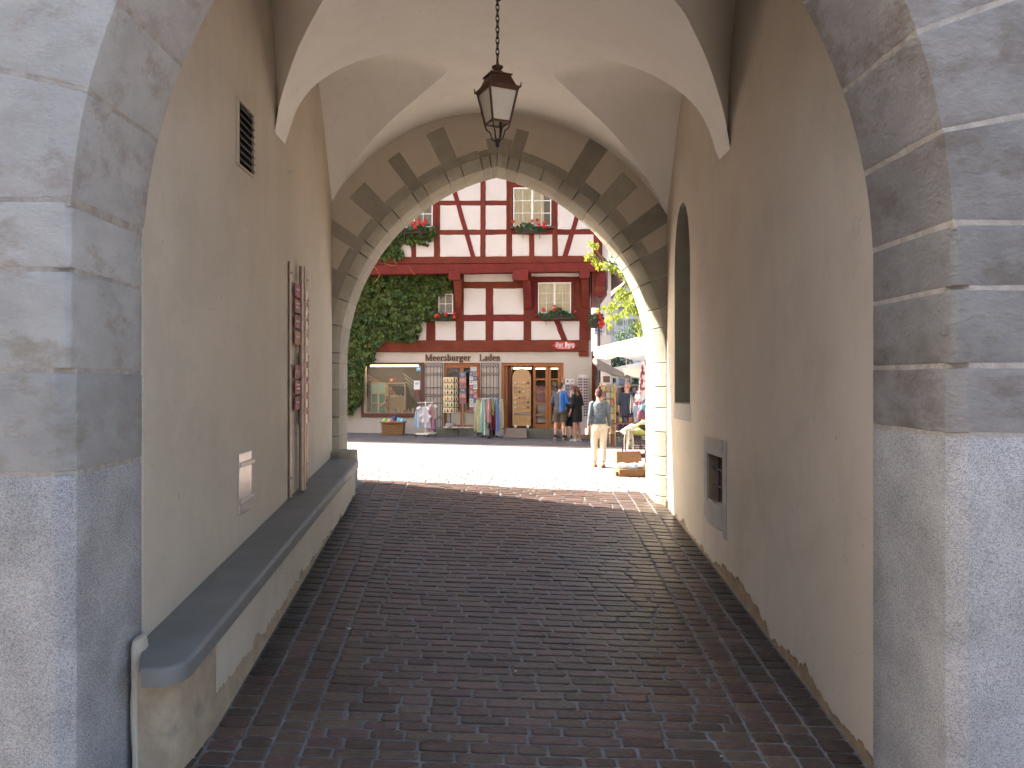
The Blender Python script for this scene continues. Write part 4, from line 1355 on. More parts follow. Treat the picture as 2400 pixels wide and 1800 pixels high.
def first():
    o = OF1
    (u0, zt), (u1, zb) = F(700, 625, o), F(1383, 824, o)
    b = MB(); b.box(u0, u1, -o+0.05, -o+0.2, zb, zt); b.obj('storey_wall', M_WALLBACK, house)
    b = MB(); b.box(u0, u1, -o+0.21, 3.9, zb, zt); b.obj('first_body', M_INFILL, house)
    P1 = o + 0.018
    # top white field under the jetty and the dark rail
    panel(rect(1085, 628, 1216, 660.5), o)
    panel(rect(1238, 628, 1362, 661), o)
    panel(rect(700, 640, 1020, 676), o)
    hbeam(1068, 1245, 660, 676, P1-0.002); hbeam(1355, 1383, 660, 676, P1-0.002)
    # posts
    for x0, x1, y0, y1 in [(1068,1087,640,798),(1138,1156,676,798),(1227,1245,640,798),(1358,1383,628,798),(999,1020,676,798),(958,978,676,798),(930,944,676,798)]:
        vpost(x0, x1, y0, y1, P1)
    for (x0, x1) in ((700,1068),(1087,1138),(1156,1227),(1245,1358)): hbeam(x0, x1, 737.5, 753, P1-0.003)
    hbeam(1245, 1358, 648, 661, P1-0.004)
    # big sill beam
    wobbly('sill_beam', [(700, 798), (1380, 797)], [(700, 825), (1380, 823)], P1+0.03, 0.16, M_TIMBER, house, seg=30, jit=0.007, bevel=0.012)
    hbox('corner_block', 1357, 823.5, 1380, 835, -0.1, P1+0.025, M_TIMBER, bevel=0.01)
    brace(1299, 1313, 753, 1316, 1330, 797, P1+0.003)
    for pl in [rect(1087,676,1139,737.5), rect(1156,676,1228,737), rect(1020,753,1068,798), rect(1087,752.5,1138,797.5), rect(1155,753,1227,797), rect(1245,751,1358,797),
               rect(978,753,999,798), rect(944,753,958,798), rect(700,676,930,737), rect(700,753,930,798), rect(944,676,958,737), rect(978,676,999,737)]:
        panel(pl, o)
    # casing timbers beside the windows
    vpost(1245, 1254, 661, 738, P1-0.006); vpost(1345, 1358, 661, 738, P1-0.006)
    vpost(1020, 1025, 676, 738, P1-0.006); vpost(1063, 1068, 676, 738, P1-0.006)
    # corbel heads and struts carrying the jetty
    for (hx0, hx1, hy0, hy1, sx0, sx1, sx0b, sx1b, syb) in ((1051,1078,633,656,1062,1081,1068,1081,724),(1201,1238,631,657,1224,1243,1228,1247,724),(1359,1382,629,652,1362,1380,1365,1381,722)):
        cb = empty('jetty_bracket', (0,0,0), parent=house)
        (ua, za), (ub, zb_) = F(hx0, hy0, OFU+0.1), F(hx1, hy1, OFU+0.1)
        b = MB(); d = 0.04
        b.prism([(ua+d, zb_), (ub-d, zb_), (ub, zb_+d), (ub, za), (ua, za), (ua, zb_+d)], -OFU-0.10, -OF1+0.02)
        b.obj('corbel_head', M_TIMBER, cb, bevel=0.012)
        # slanting strut from the wall up to the corbel
        (s0, z_t), (s1, _) = F(sx0, hy1, OFU-0.06), F(sx1, hy1, OFU-0.06)
        (b0, z_b), (b1, _) = F(sx0b, syb, OF1+0.07), F(sx1b, syb, OF1+0.07)
        b = MB()
        b.add([(s0, -OFU+0.06, z_t+0.03), (s1, -OFU+0.06, z_t+0.03), (s1, -OF1, z_t+0.03), (s0, -OF1, z_t+0.03),
               (b0, -OF1-0.07, z_b), (b1, -OF1-0.07, z_b), (b1, -OF1, z_b), (b0, -OF1, z_b)],
              [(0,3,2,1),(4,5,6,7),(0,1,5,4),(1,2,6,5),(2,3,7,6),(3,0,4,7)])
        b.obj('strut', M_TIMBER, cb, bevel=0.012)
    # soffit of the jetty
    (u0, z_), (u1, _z) = F(700, 632, OFU), F(1400, 632, OFU)
    b = MB(); b.box(u0, u1, -OFU+0.2, -OF1-0.0, z_+0.02, z_+0.05); b.obj('jetty_soffit', M_INFILL, house)
first()
window(1261, 662, 1338.5, 735, OF1+0.02, 4, 3, 'window')
window(1027, 688, 1062, 736, OF1+0.02, 2, 2, 'window', mullion=False, curtain=mat('dim curtain', (0.24,0.22,0.19), rough=0.9), casing=False)

# ---- ground floor: wall with openings
UB = []
def gwall(x0, y0, x1, y1, off1=0.0, name='shop_wall', thick=0.35):
    return hbox(name, x0, y0, x1, y1, off1-thick, off1, M_SHOPWALL)
YG0, YG1 = 823, 1040
# (x ranges of openings) window 846-994, door1 1040-1126, door2 1175-1321
gwall(700, YG0, 846, YG1); gwall(846, YG0, 1321, 850); gwall(846, 978, 994, YG1); gwall(994, 850, 1040, YG1); gwall(1126, 850, 1175, YG1)
gwall(1321, YG0, 1387, YG1); gwall(1040, 1003, 1126, YG1); gwall(1175, 1006, 1321, YG1)
# interior of the shop: back wall, floor, ceiling, warm lamps that the photo shows lit
def interior():
    (u0, zt), (u1, zb) = F(846, 851, -0.3), F(1321, 1004, -0.3)
    b = MB()
    b.quad((u0-1, 3.2, zb-0.2), (u1+1, 3.2, zb-0.2), (u1+1, 3.2, zt+0.2), (u0-1, 3.2, zt+0.2))
    b.quad((u0-1, 0.36, zt+0.06), (u1+1, 0.36, zt+0.06), (u1+1, 3.2, zt+0.06), (u0-1, 3.2, zt+0.06))
    b.quad((u0-1, 0.36, zb-0.02), (u1+1, 0.36, zb-0.02), (u1+1, 3.2, zb-0.02), (u0-1, 3.2, zb-0.02))
    b.quad((u0-1, 0.36, zb-0.2), (u0-1, 3.2, zb-0.2), (u0-1, 3.2, zt+0.2), (u0-1, 0.36, zt+0.2))
    b.quad((u1+1, 0.36, zb-0.2), (u1+1, 3.2, zb-0.2), (u1+1, 3.2, zt+0.2), (u1+1, 0.36, zt+0.2))
    b.obj('shop_room', M_WARM, house)
    M_TUBE = mat('lit shop lamp', (1.0,0.80,0.48), emit=2.6)
    for (x0, x1, y, off) in ((868,980,857.5,-0.22),(1203,1245,863,-0.6),(1252,1282,863,-0.6),(1288,1312,863,-0.6)):
        (a, z), (c, _) = F(x0, y, off), F(x1, y, off)
        b = MB(); b.box(a, c, -off, -off+0.08, z-0.025, z+0.025); b.obj('shop_lamp', M_TUBE, house)
interior()

def shop_window():
    w = empty('shop_window', (0,0,0), parent=house)
    x0, y0, x1, y1 = 846, 850, 994, 978
    hbox('frame_bar', x0, y0, x1, y0+5, -0.12, 0.03, M_DKWOOD, w, bevel=0.006)
    hbox('frame_bar', x0, y1-9, x1, y1, -0.12, 0.05, M_DKWOOD, w, bevel=0.008)
    hbox('frame_bar', x0, y0+5, x0+5, y1-9, -0.12, 0.029, M_DKWOOD, w, bevel=0.006)
    hbox('frame_bar', x1-7, y0+5, x1, y1-9, -0.12, 0.029, M_DKWOOD, w, bevel=0.006)
    hbox('pane', x0+5, y0+5, x1-7, y1-9, -0.05, -0.044, M_SHOPGLASS, w)
    hbox('jamb_board', x0+5, y0+8, x0+10, y1-9, -0.30, -0.06, M_WHITE, w)
    hbox('display_floor', x0+5, y1-11, x1-7, y1-9, -0.95, -0.06, mat('display boards', (0.45,0.36,0.24), rough=0.6), w)
    # slanting roof boards of the window bay behind
    for k in range(5):
        (ua, za), (ub, zb) = F(860+k*5, 880+k*9, -0.9), F(905+k*8, 905+k*9, -0.9)
        b = MB(); b.tube([(ua, 0.92+0.01*k, za), (ub+0.2, 0.92+0.01*k, zb-0.1)], 0.03, 6); b.obj('lath', mat('warm lath', (0.42,0.24,0.09), rough=0.7), w)
    for k in range(6):
        (ua, za), (ub, zb) = F(945+k*3, 876+k*9, -0.8), F(978+k*2, 900+k*11, -0.8)
        b = MB(); b.tube([(ua, 0.82+0.01*k, za), (ub, 0.82+0.01*k, zb)], 0.018, 6); b.obj('lath', mat('silver lath', (0.40,0.38,0.37), rough=0.4, metal=0.4), w)
    hbox('back_panel', 856, 858, 990, 905, -1.1, -1.06, mat('window back board', (0.13,0.105,0.085), rough=0.8), w)
    # sticker and notice behind the glass
    hbox('blue_sticker', 975.5, 858.5, 986, 869.5, -0.043, -0.040, mat('sky blue sticker', (0.10,0.40,0.62), rough=0.4), w)
    hbox('sticker_mark', 978, 862, 984, 866, -0.0398, -0.038, mat('white print', (0.7,0.75,0.8), rough=0.4), w)
    hbox('notice', 970, 892, 984.5, 913, -0.043, -0.040, mat('white paper', (0.72,0.70,0.68), rough=0.8), w)
    for k in range(2): hbox('print_line', 972.5, 897+k*2.4, 982-k*2, 898.4+k*2.4, -0.0398, -0.0385, mat('blue print', (0.12,0.14,0.30), rough=0.7), w)
    hbox('red_poster', 971, 914, 982, 931, -0.10, -0.09, mat('dark red poster', (0.30,0.02,0.02), rough=0.6), w)
shop_window()

def display_goods():
    """goods standing in the shop window, each a thing"""
    y1 = 966
    def place(name, label, cat, x, off, build, grp='goods in the shop window', base=967.0):
        u, z = F(x, base, off); p = hw_(u, off, z)
        r_ = empty(name, p, -TH); tag(r_, label, cat, grp); build(r_)
    M_CR = mat('cream display frame', (0.62,0.52,0.32), rough=0.6)
    M_TEAL = mat('teal cloth', (0.03,0.20,0.17), (0.02,0.15,0.13), scale=5, rough=0.6)
    M_AQUA = mat('pale aqua cloth', (0.30,0.50,0.40), rough=0.6)
    s = 0.01395
    def cab(r_):
        for z0, z1, m in ((0, 20*s, M_TEAL), (23*s, 42*s, M_TEAL), (46*s, 70*s, M_AQUA)):
            b = MB(); b.box(-0.09, 0.09, -0.03, 0.03, z0+0.01, z1); b.obj('cloth', m, r_, bevel=0.01)
        for x in (-0.11, 0.11):
            b = MB(); b.box(x-0.012, x+0.012, -0.04, 0.04, 0, 1.0); b.obj('upright', M_CR, r_)
        for z in (0.30, 0.62, 0.99):
            b = MB(); b.box(-0.098, 0.098, -0.04, 0.04, z, z+0.02); b.obj('shelf', M_CR, r_)
    place('display_stand', 'left of two narrow display stands with teal cloths in the shop window', 'display stand', 878.5, -0.45, cab)
    place('display_stand', 'right of two narrow display stands with teal cloths in the shop window', 'display stand', 895.5, -0.45, cab)
    def shelf(r_):
        w = 0.30
        for x in (-w, w):
            b = MB(); b.box(x-0.014, x+0.014, -0.09, 0.09, 0, 1.0); b.obj('upright', M_CR, r_)
        for z in (0.02, 0.52, 0.98):
            b = MB(); b.box(-w+0.016, w-0.016, -0.09, 0.09, z, z+0.02); b.obj('shelf', M_CR, r_)
        b = MB(); b.box(-w+0.016, w-0.016, 0.09, 0.10, 0.04, 0.5); b.obj('back', mat('straw matting', (0.45,0.36,0.19), (0.36,0.28,0.14), scale=20, stretch=(8,1,1), rough=0.9), r_)
    place('display_shelf', 'cream shelf with small pale mugs in the middle of the shop window', 'shelf', 929, -0.50, shelf)
    for k, x in enumerate((917, 923, 931, 939)):
        def mug(r_):
            b = MB(); b.lathe([(0.034, 0), (0.036, 0.07), (0.030, 0.07), (0.028, 0.01)], n=12); b.obj('cup', mat('white china', (0.70,0.66,0.58), rough=0.3), r_, smooth=40)
            b = MB(); b.box(-0.02, 0.02, -0.038, -0.034, 0.015, 0.05); b.obj('print', mat('mug print', (0.25,0.12,0.10), rough=0.5), r_)
        place('mug', ['leftmost mug', 'second mug from the left', 'third mug from the left', 'rightmost mug'][k] + ' on the cream shelf in the shop window', 'mug', x, -0.44, mug, base=930.5)
    def redbox(r_):
        b = MB(); b.box(-0.11, 0.11, -0.04, 0.04, 0, 0.12); b.obj('box', mat('red tin', (0.42,0.04,0.02), rough=0.4), r_, bevel=0.008)
        b = MB(); b.box(-0.035, 0.035, -0.044, -0.041, 0.03, 0.10); b.obj('label_field', mat('cream tin label', (0.62,0.55,0.40), rough=0.5), r_)
    place('tin', 'red tin standing on top of the cream shelf', 'tin', 918, -0.5, redbox, base=895)
    def bird(r_):
        b = MB(); b.rings([(0,0,0.0,0.03,0.03,0),(0,0,0.10,0.035,0.035,0),(0.0,0,0.25,0.055,0.05,0),(0.01,0,0.38,0.05,0.045,0),(0.02,0,0.46,0.03,0.03,0),(0.02,0,0.52,0.034,0.032,0),(0.02,0,0.56,0.01,0.01,0)], 12); b.obj('body', mat('rust red figure', (0.30,0.07,0.03), rough=0.5), r_, smooth=60)
        b = MB(); b.tube([(-0.04,-0.03,0.36),(-0.15,-0.05,0.28),(-0.28,-0.04,0.22)], [0.03,0.035,0.01], 8); b.obj('wing', M_CR, r_, smooth=60)
    place('figurine', 'rust red figurine with an outstretched pale arm in the shop window', 'figurine', 908, -0.3, bird)
    def lampc(r_):
        b = MB(); b.lathe([(0.085, 0), (0.07, 0.03), (0.022, 0.09), (0.018, 0.17), (0.008, 0.2)], n=14); b.obj('bell', mat('salmon glaze', (0.55,0.30,0.20), rough=0.4), r_, smooth=50)
    place('bell_figure', 'small salmon pink bell shaped figure in the shop window', 'figure', 943, -0.25, lampc)
    gc = [(0.35,0.45,0.12),(0.55,0.20,0.25),(0.15,0.30,0.45),(0.60,0.50,0.15),(0.45,0.12,0.10),(0.20,0.42,0.35),(0.62,0.60,0.55)]
    nm = ['lime','rose','blue','mustard','brick red','sea green','off white']
    for k in range(7):
        def jar(r_, k=k):
            hh = 0.10 + 0.03*((k*5) % 4)
            b = MB(); b.lathe([(0.03,0),(0.045,0.03),(0.04,hh*0.7),(0.018,hh*0.85),(0.022,hh)], n=12); b.obj('pot', mat('glaze %d' % k, gc[k], rough=0.35), r_, smooth=50)
        place('vase', 'small %s vase at the front of the shop window' % nm[k], 'vase', 905+k*10.5, -0.16 - 0.05*(k % 3), jar)
display_goods()

# ---- iron grilles beside the doors
def grille(x0, x1, y0, y1):
    g = empty('iron_grille', (0,0,0), parent=house)
    off = 0.06
    n = 5
    xs = [x0 + (x1-x0)*(k+0.5)/n for k in range(n)]
    def bar(xa, ya, xb, yb, r=0.009):
        (ua, za), (ub, zb) = F(xa, ya, off), F(xb, yb, off)
        b = MB(); b.tube([(ua, -off, za), (ub, -off, zb)], r, 6); b.obj('bar', M_IRON, g)
    for x in xs: bar(x, y0+4, x, y1)
    for x in (x0, x1): bar(x, y0, x, y1, 0.012)
    for t in (0.0, 0.38, 0.62, 1.0): bar(x0, y0+(y1-y0)*t, x1, y0+(y1-y0)*t, 0.010)
    for t in (0.04, 0.17, 0.50, 0.84):
        for x in xs:
            u, z = F(x, y0+(y1-y0)*t, off)
            rr = 0.048
            pts = [(u+rr*math.cos(2*math.pi*i/14), -off-0.012, z+rr*math.sin(2*math.pi*i/14)) for i in range(15)]
            b = MB(); b.tube(pts, 0.007, 5, cap=False); b.obj('ring', M_IRON, g)
grille(996, 1037, 851.5, 1002)
grille(1128, 1169, 851.5, 1002)

# ---- doors
def doors():
    d = empty('shop_door', (0,0,0), parent=house)
    # narrow door with glazed leaves behind the racks
    for (a, b_, c, e) in ((1040,850,1126,856),(1040,856,1047,1003),(1119,856,1126,1003),(1079,856,1087,1003),(1047,960,1079,966),(1087,960,1119,966),(1047,996,1079,1003),(1087,996,1119,1003),(1047,856,1079,862),(1087,856,1119,862)):
        hbox('frame_bar', a, b_, c, e, -0.16, -0.10 + (0.004 if c-a > 20 else 0), M_ORANGE, d, bevel=0.004)
    hbox('pane', 1047, 862, 1079, 960, -0.135, -0.13, M_SHOPGLASS, d); hbox('pane', 1087, 862, 1119, 960, -0.135, -0.13, M_SHOPGLASS, d)
    hbox('lower_panel', 1047, 966, 1079, 996, -0.14, -0.13, mat('pale door panel', (0.50,0.44,0.36), rough=0.6), d); hbox('lower_panel', 1087, 966, 1119, 996, -0.14, -0.13, MATS['pale door panel'], d)
    hbox('curtain_rail', 1049, 863, 1117, 872, -0.30, -0.28, mat('violet stuff', (0.16,0.11,0.16), rough=0.8), d)
    d2 = empty('double_door', (0,0,0), parent=house)
    y0, y1 = 850, 1006
    for (a, b_, c, e) in ((1175,850,1321,857),(1175,857,1182,1006),(1314,857,1321,1006)):
        hbox('frame_bar', a, b_, c, e, -0.2, -0.05, M_ORANGE, d2, bevel=0.005)
    # folded open leaf on the left, seen edge on
    hbox('open_leaf', 1182.5, 858, 1190, 1003, -0.75, -0.18, M_ORANGE, d2, bevel=0.004)
    hbox('open_leaf', 1191, 859, 1199, 1002, -1.2, -0.25, M_DKWOOD, d2, bevel=0.004)
    # two glazed leaves
    for (lx0, lx1) in ((1249.5, 1284.5), (1285.5, 1313.5)):
        lf = []
        for (a, b_, c, e) in ((lx0,858,lx0+6,1004),(lx1-6,858,lx1,1004),(lx0+6,858,lx1-6,863),(lx0+6,994,lx1-6,1004)):
            hbox('leaf_bar', a, b_, c, e, -0.17, -0.11, M_ORANGE, d2, bevel=0.004)
        rows = [863, 889, 917.5, 945.5, 973.5, 994]
        for k in range(5):
            if k: hbox('leaf_bar', lx0+6, rows[k]-2, lx1-6, rows[k]+2, -0.165, -0.113, M_ORANGE, d2)
            hbox('pane', lx0+6, rows[k]+2, lx1-6, rows[k+1]-2, -0.142, -0.138, M_SHOPGLASS, d2)
    # cloth goods hanging behind the leaves
    hbox('red_cloth', 1257, 905, 1279, 944, -0.30, -0.27, mat('crimson cloth', (0.28,0.02,0.03), (0.2,0.015,0.02), scale=8, rough=0.8), d2, bevel=0.01)
    hbox('white_cloth', 1260, 948, 1279, 990, -0.30, -0.27, mat('white cloth', (0.45,0.44,0.42), rough=0.8), d2, bevel=0.01)
    hbox('grey_cloth', 1291, 975, 1309, 994, -0.30, -0.27, mat('grey cloth', (0.35,0.34,0.32), rough=0.8), d2, bevel=0.01)
    (u, z) = F(1301, 899, -0.2)
    b = MB(); hp = []
    for i in range(24):
        t = 2*math.pi*i/24
        hp.append((u + 0.0065*16*math.sin(t)**3, z + 0.0065*(13*math.cos(t)-5*math.cos(2*t)-2*math.cos(3*t)-math.cos(4*t))))
    b.prism(hp, 0.19, 0.205); b.obj('heart_ornament', mat('pale heart', (0.45,0.38,0.27), rough=0.6), d2)
doors()
# step stones in front of the doors
for (x0, x1) in ((1016,1075),(1075,1120),(1180,1240),(1240,1305)):
    (u0, z1), (u1, _) = F(x0, 1005, 0.28), F(x1, 1005, 0.28)
    b = MB(); b.box(u0+0.004, u1-0.004, -0.30, 0.02, gz(u0, 25)-0.1, z1); b.obj('step_stone', M_STEP, house, bevel=0.015)
# plinth roof-side: right flank of the house
(uR, zR) = F(1387, 900, 0)

# ---- lettering built from strokes (thick uprights, thin hairlines, small serifs)
GL = {
 'M': (1.0, [[(.12,0),(.12,.95)],[(.12,.98),(.48,.05)],[(.48,.05),(.86,.98)],[(.86,.95),(.86,0)],[(0,.02),(.24,.02)],[(.0,.97),(.16,.97)],[(.72,.02),(1.0,.02)],[(.84,.97),(1.0,.97)]]),
 'L': (.66, [[(.14,0),(.14,.97)],[(0,.97),(.28,.97)],[(0,.03),(.6,.03)],[(.6,.03),(.62,.22)]]),
 'e': (.52, [[(.07,.36),(.46,.36)],[(.46,.36),(.40,.58),(.26,.66),(.12,.55),(.08,.33),(.14,.12),(.28,.03),(.45,.14)]]),
 'r': (.44, [[(.14,0),(.14,.64)],[(.02,.64),(.14,.64)],[(.02,.02),(.28,.02)],[(.14,.48),(.26,.64),(.38,.62),(.40,.54)]]),
 's': (.42, [[(.36,.56),(.24,.66),(.10,.60),(.10,.46),(.32,.26),(.34,.12),(.22,.02),(.06,.06),(.05,.16)]]),
 'b': (.56, [[(.13,.02),(.13,1.0)],[(.01,1.0),(.13,1.0)],[(.13,.52),(.28,.66),(.42,.58),(.47,.34),(.42,.10),(.28,.02),(.13,.12)]]),
 'u': (.60, [[(.13,.64),(.13,.18),(.22,.03),(.34,.05),(.44,.16)],[(.44,.64),(.44,.02)],[(.02,.64),(.13,.64)],[(.33,.64),(.44,.64)],[(.44,.02),(.56,.02)]]),
 'g': (.54, [[(.26,.66),(.12,.60),(.09,.44),(.16,.30),(.28,.27),(.40,.34),(.42,.48),(.36,.62),(.26,.66)],[(.38,.62),(.52,.68)],[(.16,.28),(.12,.16),(.24,.08),(.42,.04),(.46,-.12),(.30,-.24),(.10,-.22),(.06,-.08),(.18,.06)]]),
 'a': (.52, [[(.08,.52),(.16,.65),(.30,.65),(.38,.52),(.38,.08),(.50,.02)],[(.38,.38),(.18,.32),(.07,.18),(.14,.04),(.26,.04),(.38,.16)]]),
 'd': (.58, [[(.44,.02),(.44,1.0)],[(.32,1.0),(.44,1.0)],[(.44,.54),(.30,.66),(.15,.58),(.09,.34),(.14,.10),(.28,.02),(.44,.12)],[(.44,.02),(.56,.02)]]),
 'n': (.60, [[(.13,0),(.13,.64)],[(.02,.64),(.13,.64)],[(.02,.02),(.24,.02)],[(.13,.50),(.28,.65),(.40,.62),(.45,.46),(.45,0)],[(.35,.02),(.57,.02)]]),
 'Z': (.62, [[(.04,.88),(.30,1.0),(.56,.86),(.20,.08)],[(.04,.10),(.30,.02),(.60,.14)],[(.10,.48),(.50,.54)]]),
 'B': (.62, [[(.10,.06),(.14,.96)],[(.02,.84),(.30,1.0),(.52,.86),(.48,.60),(.20,.54)],[(.20,.54),(.50,.50),(.58,.22),(.34,.0),(.06,.08)],[(.30,.96),(.28,.06)]]),
}
def strokes(b, glyph, x, z, h, thick, thin, y0, y1):
    w, st = GL[glyph]
    for line in st:
        pts = [(x + p*h, z + q*h) for p, q in line]
        for (xa, za), (xb, zb) in zip(pts, pts[1:]):
            dx, dz = xb-xa, zb-za; L_ = math.hypot(dx, dz)
            wd = (thin + (thick-thin)*(abs(dz)/L_)**1.2)*h*0.5
            nx, nz = -dz/L_*wd, dx/L_*wd
            ex, ez = dx/L_*wd*0.4, dz/L_*wd*0.4
            b.prism([(xa+nx-ex, za+nz-ez), (xa-nx-ex, za-nz-ez), (xb-nx+ex, zb-nz+ez), (xb+nx+ex, zb+nz+ez)], y0, y1)
    return w*h
M_LETTER = mat('brown sign letters', (0.10,0.045,0.03), rough=0.6)
def lettering(word, px0, px1, py0, py1, off, thick, thin, parent, m, name='letter', gap=0.06):
    (u0, z0), (u1, z1) = F(px0, py1, off), F(px1, py0, off)
    h = z1 - z0
    tot = sum(GL[c][0] for c in word) + gap*(len(word)-1)
    sx = (u1-u0)/(tot*h)
    x = 0
    for c in word:
        b = MB(); strokes(b, c, 0, 0, h, thick, thin, -off-0.02, -off+0.0)
        b.v = [(u0 + (x + p[0])*sx, p[1], z0 + p[2]) for p in b.v]
        o = b.obj(name, m, parent)
        x += (GL[c][0] + gap)*h
sign = empty('shop_lettering', (0, HD, 0), -TH); tag(sign, 'brown raised letters Meersburger Laden above the shop doors', 'sign')
lettering('Meersburger', 997, 1103, 830.5, 845.5, 0.012, 0.19, 0.07, sign, M_LETTER)
lettering('Laden', 1124, 1172.5, 830.5, 845.5, 0.012, 0.19, 0.07, sign, M_LETTER)

def burg_sign():
    s_ = empty('arrow_sign', (0, HD, 0), -TH); tag(s_, 'small red sign with white blackletter Zur Burg and an arrow', 'sign')
    off = OF1 + 0.062
    cx, cy = 1323.5, 810
    poly = []
    shape = [(-29,0),(-20,-7.5),(-9,-9.3),(9,-9.3),(20,-7.5),(29,0),(20,7.5),(9,9.3),(-9,9.3),(-20,7.5)]
    for dx, dy in shape:
        poly.append(F(cx+dx, cy+dy, off))
    b = MB(); b.prism(poly, -off-0.012, -off+0.02); b.obj('board', mat('bright red enamel', (0.48,0.03,0.03), rough=0.4), s_, bevel=0.004)
    M_W = mat('white sign paint', (0.78,0.76,0.72), rough=0.5)
    lettering('Zur', 1302, 1320, 802, 812.5, off+0.012, 0.17, 0.09, s_, M_W, gap=0.10)
    lettering('Burg', 1324.5, 1346, 802, 812.5, off+0.012, 0.17, 0.09, s_, M_W, gap=0.10)
    (a, z), (c, _) = F(1307, 815.5, off+0.012), F(1337, 815.5, off+0.012)
    b = MB(); b.prism([(a, z-0.008), (c-0.05, z-0.008), (c-0.05, z-0.026), (c, z), (c-0.05, z+0.026), (c-0.05, z+0.008), (a, z+0.008)], -off-0.022, -off-0.012); b.obj('arrow', M_W, s_)
burg_sign()

# ---- right flank of the house: narrow view of white plaster, red edge timbers, shingled skirt, pipes
def flank():
    uF, _ = F(1387, 900, 0.0)
    u1, z1a = F(1383, 823, OF1); uu, zt = F(1408, 604, OFU)
    # ground floor flank edge (red brown timber)
    (a, _), (zz0, _) = F(1387, 900, 0.0), F(1387, 900, 0.0)
    b = MB(); b.box(uF+0.002, uF+0.10, 0.0, 0.25, gz(3.2,24)-0.1, H+1.0); b.obj('corner_post', M_TIMBER, house, bevel=0.01)
    b = MB(); b.box(uF-0.3, uF+0.30, 0.26, 3.9, gz(3.2,24)-0.1, H+1.0); b.obj('flank_wall', M_INFILL, house)
    b = MB(); b.box(u1-0.1, u1+0.02, -OF1+0.02, 3.9, H+0.98, H+3.7); b.obj('flank_wall', M_INFILL, house)
    # timbers on the flank, first floor
    for y in (0.0, 0.45, 1.1):
        b = MB(); b.box(u1+0.02, u1+0.05, y, y+0.14, H+1.0, H+3.6); b.obj('timber_post', M_TIMBER, house, bevel=0.006)
    # shingled skirt under the flank jetty: rows of scalloped boards
    n = 8
    for k in range(n):
        t0, t1 = k/n, (k+1)/n
        z0, z1 = H+3.52-0.80*t1, H+3.52-0.80*t0
        x0, x1 = u1+0.05+0.18*(1-t1), u1+0.50-0.06*t1
        b = MB()
        b.box(x0+0.04*t0, x1, -0.40+0.06*t0-0.01*k, -0.34+0.06*t0-0.01*k, z0-0.012, z1)
        b.obj('shingle_row', M_TIMBER, house, bevel=0.008)
    b = MB(); b.box(u1+0.05, u1+0.52, -0.30, 3.9, H+2.75, H+3.5); b.obj('skirt_body', M_WALLBACK, house)
    # upper flank
    b = MB(); b.box(uu-0.05, uu+0.26, -0.42, 3.9, H+3.55, H+8.2); b.obj('flank_wall', M_INFILL, house)
    b = MB(); b.box(uu+0.001, uu+0.05, -OFU, -0.43, H+3.6, H+8); b.obj('timber_post', M_TIMBER, house, bevel=0.006)
    # gutters / downpipes
    M_PIPE = mat('dark zinc pipe', (0.10,0.085,0.085), rough=0.45, metal=0.5)
    pts = [W(1421, 470, 0.30), W(1421.5, 600, 0.30), W(1422, 676, 0.30), W(1417, 690, 0.28), W(1408, 695, 0.16), W(1404, 704, 0.12), W(1404, 800, 0.12), W(1404, 1030, 0.12)]
    pipe = empty('downpipe', pts[-1]); tag(pipe, 'dark zinc downpipe with a double bend at the corner of the timber house', 'downpipe')
    b = MB(); b.tube([p - pipe.location for p in pts], 0.042, 10); b.obj('pipe', M_PIPE, pipe, smooth=50)
    for py in (620, 860, 940):
        p = W(1421 if py < 690 else 1404, py, 0.30 if py < 690 else 0.12) - pipe.location
        b = MB(); b.tube([p + Vector((0,0,-0.025)), p + Vector((0,0,0.025))], 0.052, 10); b.obj('pipe_clip', M_PIPE, pipe)
flank()
# roof with a wide overhang, stretched far left out of view: throws the shade onto the street in front of the facade
def roof():
    (u0, _), (u1, _) = F(690, 300, OFU), F(1412, 300, OFU)
    u0 = -24.0
    z = H + 8.3
    b = MB()
    b.add([(u0-0.6, -OFU-0.9, z-0.35), (u1+0.5, -OFU-0.9, z-0.35), (u1+0.5, 1.7, z+2.2), (u0-0.6, 1.7, z+2.2), (u1+0.5, 4.4, z), (u0-0.6, 4.4, z),
           (u0-0.6, -OFU-0.9, z-0.50), (u1+0.5, -OFU-0.9, z-0.50), (u1+0.5, 4.4, z-0.1), (u0-0.6, 4.4, z-0.1)],
          [(0,1,2,3),(3,2,4,5),(6,9,8,7),(0,6,7,1),(4,8,9,5),(1,7,8,4,2),(0,3,5,9,6)])
    b.obj('roof', mat('clay roof tile', (0.22,0.085,0.055), (0.16,0.065,0.045), scale=5, rough=0.85), house)
    b = MB(); b.box(u0, u1, -OFU+0.21, 3.9, H+5, z+0.0); b.obj('upper_body', M_INFILL, house)
    b = MB(); b.box(u0, F(699, 300, 0)[0], -OFU+0.1, 3.9, -0.2, H+4.99); b.obj('unseen_wing', M_INFILL, house)  # unseen wing added so the house shade spans the street
roof()

